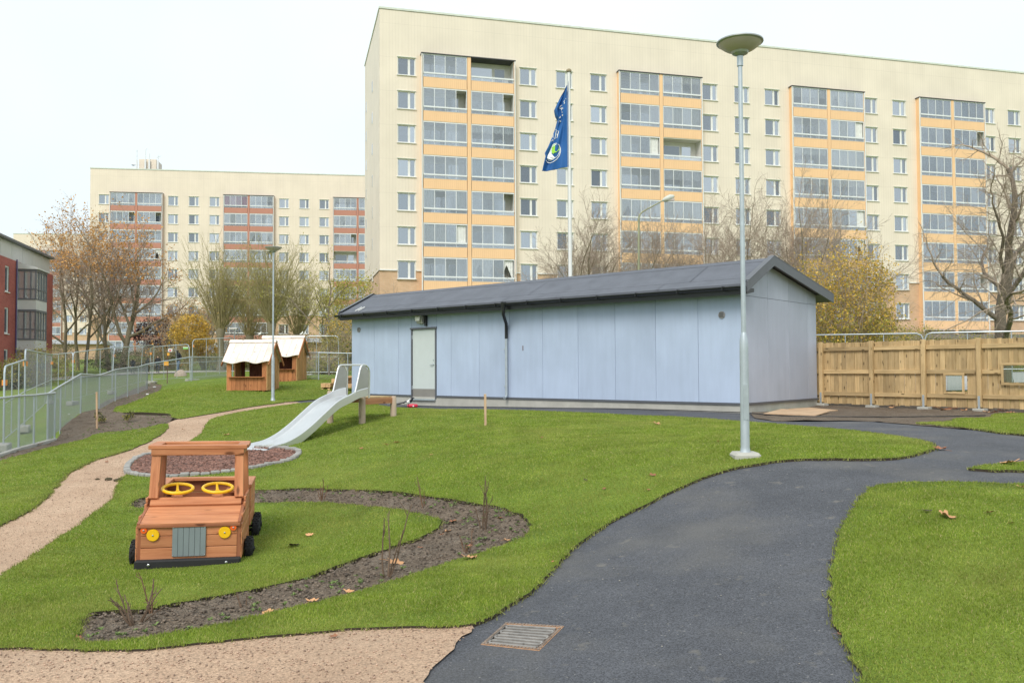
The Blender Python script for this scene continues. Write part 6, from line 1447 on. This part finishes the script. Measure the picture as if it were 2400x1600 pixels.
# ------------------------------------------------------------------ fallen leaves
M_DRY = [M('dry_leaf_tan', (.58, .31, .15), .8, var=.25, scale=30, objr=.2), M('dry_leaf_brown', (.36, .15, .075), .8, var=.3, scale=30, objr=.25), M('dry_leaf_dark', (.07, .05, .04), .9, var=.3, scale=30)]
def leaf_mesh(mat, seed):
    rng = np.random.default_rng(seed); nl = 5; n = 22; pts = [(0, 0, .0)]; vs = []; fs = []
    for i in range(n):
        a = 2 * math.pi * i / n; rr = .5 * (.82 + .18 * math.cos(nl * a)) * rng.uniform(.8, 1.1); x, y = rr * math.cos(a), rr * math.sin(a) * .8
        z = .55 * (x * x) * rng.uniform(.6, 1.5) + .9 * y * y * rng.uniform(.3, 1.2) + rng.uniform(-.02, .06); vs.append((x, y, z))
    m = MB(); mid = [(x * .5, y * .5, z * .28 + .02) for x, y, z in vs]
    m.add([(0, 0, .03)] + mid + vs, [(0, 1 + i, 1 + (i + 1) % n) for i in range(n)] + [(1 + i, 1 + n + i, 1 + n + (i + 1) % n, 1 + (i + 1) % n) for i in range(n)])
    m.tube([(.25, 0, .02), (.62, .05, .03), (.85, .1, .01)], .012, 4)
    return m.mesh('leaf', mat)
LEAFM = [[leaf_mesh(mt, 300 + 7 * i + j) for j in range(3)] for i, mt in enumerate(M_DRY)]
def leaves(group, label, items, dz):
    for px, py, sz, kind in items:
        q = P(px, py); o = obj('fallen_leaf', LEAFM[kind][random.randrange(3)], None, (q.x, q.y, q.z + dz)); s = sz * 1.25 / FPX * q.y; o.scale = (s, s, s * .9); o.rotation_euler = (random.uniform(-.3, .3), random.uniform(-.3, .3), random.uniform(0, 6.28)); tag(o, label, 'leaf', group)
k = 1.0204
def leaf_set(group, dz, items):
    for x, y, sz, kind, lab in items: leaves(group, lab, [(x * k, y * k, sz, kind)], dz)
leaf_set('dry leaves on the central lawn', TURF + .014, [(1500,1099,17,1,'brown leaf on the lawn just left of the tall lamp foot'),(1490,1133,11,1,'small brown leaf on the lawn nearest the asphalt bend'),(1388,1130,9,1,'tiny brown leaf on the lawn right of the bed bend'),(1078,1291,34,0,'large tan leaf on the lawn edge below the bed bend'),(710,1237,17,0,'tan leaf on the inner lawn right of the truck'),(672,1262,30,2,'dark flat leaf on the inner lawn beside the truck wheel'),(1345,1110,10,2,'small dark leaf on the lawn above the bed bend'),(1508,978,20,0,'pale leaf on the lawn in front of the shed wall'),(888,1026,10,0,'small tan leaf on the lawn right of the bark bed, left of its pair'),(912,1021,13,0,'small tan leaf on the lawn right of the bark bed, right of its pair'),(830,1035,9,1,'tiny brown leaf on the lawn closest to the slide foot'),(1245,1010,8,1,'tiny brown leaf on the lawn right of the stake'),(990,1050,7,0,'tiny tan leaf on the lawn above the upper bed arm'),(1270,1300,7,1,'tiny brown leaf on the lawn left of the asphalt edge'),(1650,1020,9,0,'small pale leaf on the lawn behind the tall lamp')])
leaf_set('dry leaves on the curved soil bed', .02, [(910,1297,38,0,'largest tan leaf in the bed by the tallest bare shrub'),(1028,1224,20,0,'tan leaf in the bed at the tip of the inner lawn'),(1015,1232,14,1,'small brown leaf in the bed below the inner lawn tip'),(800,1364,22,0,'tan leaf in the middle of the lower bed arm'),(717,1386,30,0,'upright tan leaf in the lower bed arm'),(615,1413,26,0,'pale tan leaf on the lower edge of the front bed'),(180,1472,20,1,'brown leaf at the near left tip of the bed'),(1165,1245,20,0,'pale leaf at the right outer edge of the bed'),(1040,1201,19,1,'dark brown leaf in the bed above the inner lawn tip'),(965,1262,15,1,'brown leaf in the bed right of the tallest shrub'),(1078,1258,13,1,'small brown leaf beside the pale short shrub'),(1150,1193,12,1,'small brown leaf at the top of the bed bend'),(1170,1178,10,1,'tiny brown leaf at the upper rim of the bed bend')])
leaf_set('dry leaves on the asphalt', .012, [(2160,1033,28,1,'crumpled brown leaf on the asphalt off the lawn tip'),(1908,1292,17,2,'dark leaf on the asphalt at the right lawn edge'),(1935,1463,20,1,'reddish leaf on the asphalt near the bottom right lawn edge'),(1404,930,12,1,'brown leaf on the asphalt at the shed plinth right of the downpipe'),(1300,925,12,1,'brown leaf on the asphalt at the middle of the shed plinth'),(1030,921,10,0,'small leaf on the asphalt right of the shed door')])
leaf_set('dry leaves on the right lawn', TURF + .014, [(2318,1072,40,0,'large tan leaf on the small grass sliver at the right'),(2175,1196,42,0,'large tan leaf lying on the right lawn'),(2275,1188,18,1,'brown leaf on the right lawn right of the large tan one'),(2130,1184,20,2,'dark leaf on the right lawn left of the large tan one'),(2322,1213,14,1,'small brown leaf low at the right picture edge'),(2345,1128,18,0,'tan leaf at the far rim of the right lawn'),(2025,1190,9,2,'tiny dark leaf on the right lawn near its left edge')])
leaf_set('dry leaves on the gravel', .02, [(768,1468,20,1,'reddish leaf lying on the gravel in the foreground'),(245,1063,10,1,'small brown leaf on the gravel path behind the truck')])
leaf_set('dry leaves on the left lawn', TURF + .014, [(520,1003,16,0,'tan leaf on the grass between gravel path and slide'),(421,990,9,0,'tiny tan leaf at the gravel path bend'),(196,1078,9,0,'small tan leaf on the grass left of the gravel path'),(93,1024,14,1,'brown leaf at the foot of the near fence'),(10,1068,9,1,'small brown leaf at the left picture edge by the fence'),(367,887,9,0,'small tan leaf at the far corner of the upper left lawn')])
leaves('dry leaves along the timber fence', 'brown leaf drifted against the foot of the timber fence', [(2090 + random.uniform(-1, 1) * 8, 952 + random.random() * 6, 10, random.choice((0, 1))) for _ in range(5)] + [(2195 + i * 7.5, 956 + random.random() * 9, random.uniform(10, 18), random.choice((0, 1, 1))) for i in range(11)] + [(2310 + i * 8, 963 + random.random() * 8, random.uniform(9, 15), random.choice((0, 1, 1))) for i in range(9)], .03)
# clods on the gravel path
for (px, py, s_), lab in zip(((229, 1125, 12), (254, 1126, 20), (278, 1128, 22)), ('smallest dark turf clod lying on the gravel path', 'middle mossy turf clod lying on the gravel path', 'rightmost mossy turf clod lying on the gravel path')):
    q = P(px, py); rng = np.random.default_rng(px); m = MB(); m.lathe([(.3, -.1), (.5, .05), (.42, .22), (.15, .30), (.001, .31)], 9); me = m.mesh('turf_clod', M('turf_clod', (.085, .07, .035), 1.0, var=.5, scale=20, bump=.8, bscale=40, bdist=.02), smooth=True)
    for v in me.vertices: v.co *= 1 + float(rng.uniform(-.2, .2))
    o = obj('turf_clod', me, None, (q.x, q.y, q.z + .012)); s = s_ / FPX * q.y; o.scale = (s, s * .7, s * .8); tag(o, lab, 'clod', 'turf clods on the gravel path')

# ------------------------------------------------------------------ bare young shrubs in the bed
M_STEM = M('bare_stem', (.13, .085, .055), .8, var=.25); M_STEMR = M('bare_stem_reddish', (.19, .11, .065), .8, var=.25)
def young_shrub(label, px, py, H_, ns, spread, seed, twigs=3, mat=None):
    q = P(px, py); rng = np.random.default_rng(seed); Hm = H_ / FPX * q.y; r = empty('bare_young_shrub', (q.x, q.y, q.z)); tag(r, label, 'shrub', 'bare young shrubs in the soil bed')
    for i in range(ns):
        a = rng.uniform(0, 6.28); sp_ = spread * rng.uniform(.2, 1.2); L = Hm * (1.0 if i == 0 else rng.uniform(.45, .95)); p = np.array([math.cos(a) * .02, math.sin(a) * .02, -.03]); d = unit(np.array([math.cos(a) * sp_, math.sin(a) * sp_ * .5, 1.0])); pts = [Vector(p)]
        for j in range(6): d = unit(d + rng.normal(0, .09, 3)); p = p + d * L / 6 * (1.05); pts.append(Vector(p))
        m = MB(); r0 = .0075 * rng.uniform(.8, 1.3); m.tube(pts, [r0 * (1 - .1 * j) for j in range(7)], 5)
        for t in range(twigs):
            j = int(rng.integers(2, 6)); dd = unit(np.array(pts[j + 1 if j < 6 else 6] - pts[j - 1]) + rng.normal(0, .5, 3)*np.linalg.norm(np.array(pts[1]-pts[0]))*1.5); e = pts[j] + Vector(dd) * L * rng.uniform(.10, .25); m.tube([pts[j], pts[j].lerp(e, .5) + Vector(rng.normal(0, .006, 3)), e], [.0032, .0028, .002], 4)
        m.build('stem', mat or M_STEM, r)
for a in ((976*k, 1162*k, 75, 3, .25, 1, 'single thin bare shrub at the upper edge of the bed'), (1110*k, 1216*k, 130, 6, .32, 2, 'branching bare shrub near the right bend of the bed'), (1072*k, 1268*k, 60, 4, .5, 3, 'pale short twiggy shrub below the branching one'), (889*k, 1324*k, 175, 4, .22, 4, 'tallest bare shrub in front of the inner lawn'), (738*k, 1147*k, 55, 5, .5, 5, 'low bare shrub behind the truck in the upper bed'), (312*k, 1432*k, 115, 9, .65, 6, 'many stemmed bare shrub in the near left corner of the bed'), (352*k, 1405*k, 105, 2, .1, 7, 'thin pair of bare stems in front of the truck'), (560*k, 1395*k, 45, 3, .7, 8, 'low sprawling bare twig in the front bed')):
    young_shrub(a[6], a[0], a[1], a[2], a[3], a[4], a[5], mat=M_STEMR if a[5] % 2 else None)
for px, py, s_, lab in ((232, 993, 32, 'small dark tufted plant behind the left stake'), (300, 990, 30, 'small brown tufted plant in the soil by the fence')):
    q = P(px, py); bush(lab, (q.x, q.y, q.z), (s_ / 2 / FPX * q.y, s_ / 2 / FPX * q.y, .18), 420, .035, M_LDK, px, clusters=24, leaf2=M_LOLV, hgt=.16, name='tufted_plant', cat='plant', brs=.15)
# stakes
M_STAKE = wood('raw_stake', (.44, .28, .17), (.60, .42, .28), grain=8, objr=.1)
for px, yb, yt, lab in ((227.5, 1004, 918, 'thin wooden stake in the soil by the chain link fence'), (1138, 1000, 923, 'thin wooden stake standing on the lawn before the shed')):
    q = P(px, yb); t = at_d(px - 1, yt, q.y); s = empty('wooden_stake', q); tag(s, lab, 'stake'); plank(s, 'stake', (0, 0, -.1), (t.x - q.x, 0, t.z - q.z), .045, .022, M_STAKE, (0, -1, 0))

# ------------------------------------------------------------------ cable, connector, magpie, boards
cab = [P(*q) for q in [(926, 957), (950, 955), (985, 954), (1060, 955), (1130, 956), (1250, 958), (1400, 959), (1560, 963), (1735, 969), (1831, 977), (1931, 979), (2100, 980), (2250, 978), (2320, 976)]]
pts = []
for a, b in zip(cab, cab[1:]):
    for j in range(6): q = a.lerp(b, j / 6); pts.append(Vector((q.x + random.uniform(-.012, .012), q.y + random.uniform(-.02, .02), h(q.x, q.y) + .03)))
tag(MB().tube(pts, .011, 6).build('extension_cable', M_BLACK, smooth=True), 'black extension cable lying along the asphalt before the shed', 'cable')
q = P(967, 955); cn_ = empty('cable_connector', (q.x, q.y, q.z)); tag(cn_, 'red cable connector lying on the asphalt next to the magpie', 'connector')
M_REDP = M('red_plastic', (.62, .02, .06), .35)
MB().lathe([(.03, -.15), (.05, -.12), (.055, -.02), (.06, 0), (.055, .02), (.05, .12), (.03, .15)], 12, M4=Matrix.Translation((0, 0, .055)) @ Matrix.Rotation(math.pi / 2, 4, 'Y')).build('housing', M_REDP, cn_, smooth=True)
MB().lathe([(.022, 0), (.022, .03)], 10, (.03, -.05, .05), Matrix.Rotation(math.pi / 2, 4, 'X')).build('white_label', M_WHITE, cn_); MB().tube([(.14, 0, .055), (.20, 0, .04)], .016, 8).build('cable_gland', M_BLACK, cn_)
q = P(957, 957); mg = MB()
mg.tube([(-.16, 0, .155), (-.10, 0, .16), (-.03, 0, .17), (.04, 0, .20), (.085, 0, .245), (.105, 0, .275), (.125, 0, .29), (.15, 0, .288)], [.012, .035, .055, .06, .045, .036, .034, .012], 12); nb_ = len(mg.f)
mg.tube([(-.13, 0, .165), (-.24, 0, .14), (-.42, 0, .10)], [.022, .028, .014], 8); mg.tube([(.145, 0, .288), (.185, 0, .28)], [.011, .003], 6)
mg.cur = 2; mg.tube([(.0, .02, .13), (.01, .025, .07), (-.01, .025, .0)], .006, 5); mg.tube([(.0, -.02, .13), (.01, -.025, .07), (-.01, -.025, .0)], .006, 5)
me = mg.mesh('magpie', [M('magpie_black', (.012, .013, .018), .4), M('magpie_white', (.75, .75, .73), .7), M('bird_leg', (.03, .03, .03), .6)], smooth=True)
for p in me.polygons:
    c = p.center
    if p.material_index == 0 and ((-.08 < c.x < .045 and c.z < .165) or (-.02 < c.x < .05 and abs(c.y) > .035 and c.z > .17)): p.material_index = 1
o = obj('magpie', me, None, (q.x, q.y, q.z + .004)); tag(o, 'black and white magpie standing on the asphalt beside the cable', 'bird')
M_PLY = wood('plywood', (.48, .31, .18), (.60, .42, .27), grain=5, knots=False, objr=.05)
for cr4, dz, lab in ((((1175, 1187), (1300, 1153), (1640, 1170), (1545, 1200)), .05, 'nearer plywood sheet on the ground at the shed corner'), (((1350, 1146), (1500, 1137), (1700, 1156), (1600, 1168)), .03, 'farther plywood sheet on the soil at the shed corner')):
    c = [P(*q) for q in crop(1400, 580, 3.015)(*cr4)]; cen = sum(c, Vector()) / 4
    m = MB(); m.add([(v - cen) + Vector((0, 0, z)) for z in (dz - .018, dz) for v in c], [(3, 2, 1, 0), (4, 5, 6, 7), (0, 1, 5, 4), (1, 2, 6, 5), (2, 3, 7, 6), (3, 0, 4, 7)]); o = m.build('plywood_sheet', M_PLY); o.location = cen; tag(o, lab, 'board', 'plywood sheets')

# ------------------------------------------------------------------ beyond the fence: walkers, boulders, notices, birds, lamp
M_SKIN = M('skin', (.55, .36, .28), .6); M_HAIR = M('dark_hair', (.03, .022, .018), .7)
def person(label, px, d, H_, jacket, trousers, face, stride=.22, lean=.05):
    base = G(px, d, -.02); s = H_ / 1.75; me = bpy.data.meshes.new('skel'); b_ = bmesh.new()
    J = {'pel': (0, 0, .95), 'bel': (0, -.02, 1.12), 'che': (0, -.03 - lean * .5, 1.34), 'nec': (0, -.03 - lean, 1.50), 'hd1': (0, -.045 - lean, 1.58), 'hd2': (0, -.04 - lean, 1.68),
         'shl': (.19, -.03 - lean * .8, 1.42), 'ell': (.26, .04, 1.16), 'wrl': (.25, -.08, .95), 'hal': (.245, -.11, .86), 'shr': (-.19, -.03 - lean * .8, 1.42), 'elr': (-.26, .06, 1.15), 'wrr': (-.26, .0, .92), 'har': (-.258, -.03, .84),
         'hil': (.10, 0, .90), 'knl': (.11, -stride * .6, .50), 'anl': (.11, -stride, .08), 'tol': (.12, -stride - .16, .035), 'hir': (-.10, 0, .90), 'knr': (-.11, stride * .25, .50), 'anr': (-.11, stride, .10), 'tor': (-.12, stride - .15, .04)}
    E = [('pel', 'bel'), ('bel', 'che'), ('che', 'nec'), ('nec', 'hd1'), ('hd1', 'hd2'), ('che', 'shl'), ('shl', 'ell'), ('ell', 'wrl'), ('wrl', 'hal'), ('che', 'shr'), ('shr', 'elr'), ('elr', 'wrr'), ('wrr', 'har'), ('pel', 'hil'), ('hil', 'knl'), ('knl', 'anl'), ('anl', 'tol'), ('pel', 'hir'), ('hir', 'knr'), ('knr', 'anr'), ('anr', 'tor')]
    Rr = {'pel': .15, 'bel': .155, 'che': .165, 'nec': .055, 'hd1': .095, 'hd2': .10, 'shl': .075, 'ell': .06, 'wrl': .045, 'hal': .04, 'shr': .075, 'elr': .06, 'wrr': .045, 'har': .04, 'hil': .10, 'knl': .07, 'anl': .05, 'tol': .045, 'hir': .10, 'knr': .07, 'anr': .05, 'tor': .045}
    ks = list(J); me.from_pydata([J[q] for q in ks], [(ks.index(a), ks.index(c)) for a, c in E], []); o = bpy.data.objects.new('person', me); COL.objects.link(o)
    sm = o.modifiers.new('skin', 'SKIN'); sv = me.skin_vertices[0].data
    for i, q in enumerate(ks): sv[i].radius = (Rr[q], Rr[q] * (.8 if q in ('bel', 'che', 'pel') else 1)); sv[i].use_root = q == 'pel'
    o.modifiers.new('sub', 'SUBSURF').levels = 2; o.modifiers['sub'].render_levels = 2
    dg_ = bpy.context.evaluated_depsgraph_get(); ev = bpy.data.meshes.new_from_object(o.evaluated_get(dg_)); o.modifiers.clear(); o.data = ev
    for mt in (jacket, trousers, M_SKIN, M_HAIR): ev.materials.append(mt)
    for p in ev.polygons:
        c = p.center; p.use_smooth = True
        if c.z > 1.52: p.material_index = 2 if (c.y < -.06 - lean and c.z < 1.70 and face) else 3
        elif abs(c.x) > .2 and c.z < .91: p.material_index = 2
        elif c.z < .88: p.material_index = 1 if c.z > .1 else 3
        else: p.material_index = 0
    o.location = base; o.scale = (s, s, s); tag(o, label, 'person', 'people walking beyond the fence'); return o
M_NAVY = M('navy_cloth', (.02, .022, .03), .9); M_DGRN = M('dark_green_cloth', (.025, .035, .03), .9); M_DJEAN = M('dark_trousers', (.035, .037, .055), .9); M_JEAN = M('blue_jeans', (.10, .16, .26), .9)
o = person('person in dark clothes walking at the left behind the site fence', 311, 60.5, 1.05, M_NAVY, M_NAVY, False); o.rotation_euler.z = .6
o = person('person in a dark green jacket behind the leaning fence end', 345, 60.8, 1.12, M_DGRN, M_NAVY, False); o.rotation_euler.z = 2.5
o = person('person in a dark jacket facing the camera mid stride', 370, 60.2, 1.2, M_NAVY, M_DJEAN, True, .3); o.rotation_euler.z = .3
o = person('taller person in a black jacket and blue jeans on the footpath', 418, 60.0, 1.62, M_NAVY, M_JEAN, False, .2); o.rotation_euler.z = -.5
def boulder(label, px, py, d, wpx, hpx, col, seed):
    q = at_d(px, py, d); q.z = h(q.x, q.y); bm = bmesh.new(); bmesh.ops.create_icosphere(bm, subdivisions=3, radius=1); rng = np.random.default_rng(seed); dirs_ = unit(rng.normal(0, 1, (9, 3))); amp = rng.uniform(-.12, .14, 9)
    for v in bm.verts: n = np.array(v.co); v.co *= 1 + float((np.maximum(0, dirs_ @ n) ** 3 * amp).sum())
    me = bpy.data.meshes.new('boulder'); bm.to_mesh(me); bm.free(); me.materials.append(M('boulder_%d' % seed, col, .9, var=.2, scale=4, bump=.4, bscale=20, bdist=.02)); me.polygons.foreach_set('use_smooth', [True] * len(me.polygons))
    o = obj('boulder', me, None, q); o.scale = (wpx / 2 / FPX * d, wpx / 2.6 / FPX * d, hpx / FPX * d * .95); tag(o, label, 'boulder')
boulder('large pinkish boulder on the grass behind the site fence', 424, 884, 52, 28, 17, (.42, .33, .27), 1); boulder('round grey boulder by the footpath left of the nearer playhouse', 498, 866, 66, 14, 11, (.28, .29, .25), 2); boulder('flat pinkish boulder by the footpath left of the nearer playhouse', 515, 866, 66, 18, 10, (.46, .34, .28), 3)
sp0 = at_d(392, 890, 41); sp0.z = h(sp0.x, sp0.y)
def d41(px, py): return at_d(px, py, 41) - sp0
sg = empty('sign_post', sp0); tag(sg, 'thin brown post carrying small orange plates before the walkers', 'sign')
MB().tube([(0, 0, -.1), d41(392.5, 832)], .022, 8).build('post', M('rusty_post', (.14, .07, .045), .8), sg); c = d41(390.3, 851.5); MB().box(c + Vector((0, -.03, 0)), (.22, .02, .2)).build('orange_plate', M('orange_sign', (.80, .38, .04), .6), sg); c = d41(395, 830); MB().box(c + Vector((0, -.03, 0)), (.11, .02, .13)).build('orange_plate', M('orange_sign', (.8, .38, .04), .6), sg)
q = at_d(399, 820.5, 44.2); o = MB().box((0, 0, 0), (.22, .012, .16)).build('notice', M_WHITE); o.location = q; MB().box((0, -.009, -.01), (.12, .004, .07)).build('red_print', M_REDP, o); tag(o, 'white notice with red print on the leaning site fence panel', 'notice')
q = at_d(435, 815.3, 43.6); o = MB().box((0, 0, 0), (.26, .012, .11)).build('notice', M('green_plate', (.22, .62, .12), .5)); o.location = q; MB().box((0, -.009, .03), (.25, .004, .035)).build('pale_stripe', M_WHITE, o); tag(o, 'bright green plate on the right end of the leaning fence panel', 'notice')
for px, py, lab in ((608.5, 787, 'small white bird at the left end of the farther playhouse ridge'), (706.5, 786, 'small white bird at the right end of the farther playhouse ridge')):
    q = at_d(px, py, pb2.y + .72); b = MB(); b.tube([(-.07, 0, .045), (-.02, 0, .06), (.03, 0, .09), (.045, 0, .13), (.055, 0, .15), (.075, 0, .15)], [.008, .032, .035, .024, .022, .006], 8); b.cur = 1; b.tube([(0, .01, -.03), (0, .01, .05)], .005, 4); b.tube([(0, -.01, -.03), (0, -.01, .05)], .005, 4)
    o = b.build('gull', [M('bird_white', (.78, .78, .76), .7), M('bird_leg', (.03, .03, .03), .6)], smooth=True); o.location = q; tag(o, lab, 'bird', 'white birds on the playhouse ridge')
q = G(549, 70); fl = empty('street_light', q); tag(fl, 'distant pale flat headed street light under the left willow', 'street lamp'); zt = at_d(549, 772, 70).z - q.z; MB().tube([(0, 0, 0), (0, 0, zt)], .05, 8).build('pole', M_GALV, fl); MB().b2((-.4, -.15, zt), (.25, .15, zt + .14)).build('lamp_head', M_WHITE, fl, bevel=.03)
for px, py, s_, lab in ((362, 909, .16, 'crumpled white litter at the end of the chain link fence'), (162, 973, .07, 'small white litter left of the soil strip'), (345, 926, .12, 'pale litter scrap on the soil strip edge')):
    q = P(px, py, .03); m = MB(); m.lathe([(.3, -.2), (.5, .1), (.25, .35), (.001, .4)], 7); me = m.mesh('litter', M_WHITE)
    for v in me.vertices: v.co *= random.uniform(.7, 1.2)
    o = obj('litter', me, None, q); o.scale = (s_, s_ * .7, s_ * .6); tag(o, lab, 'litter')
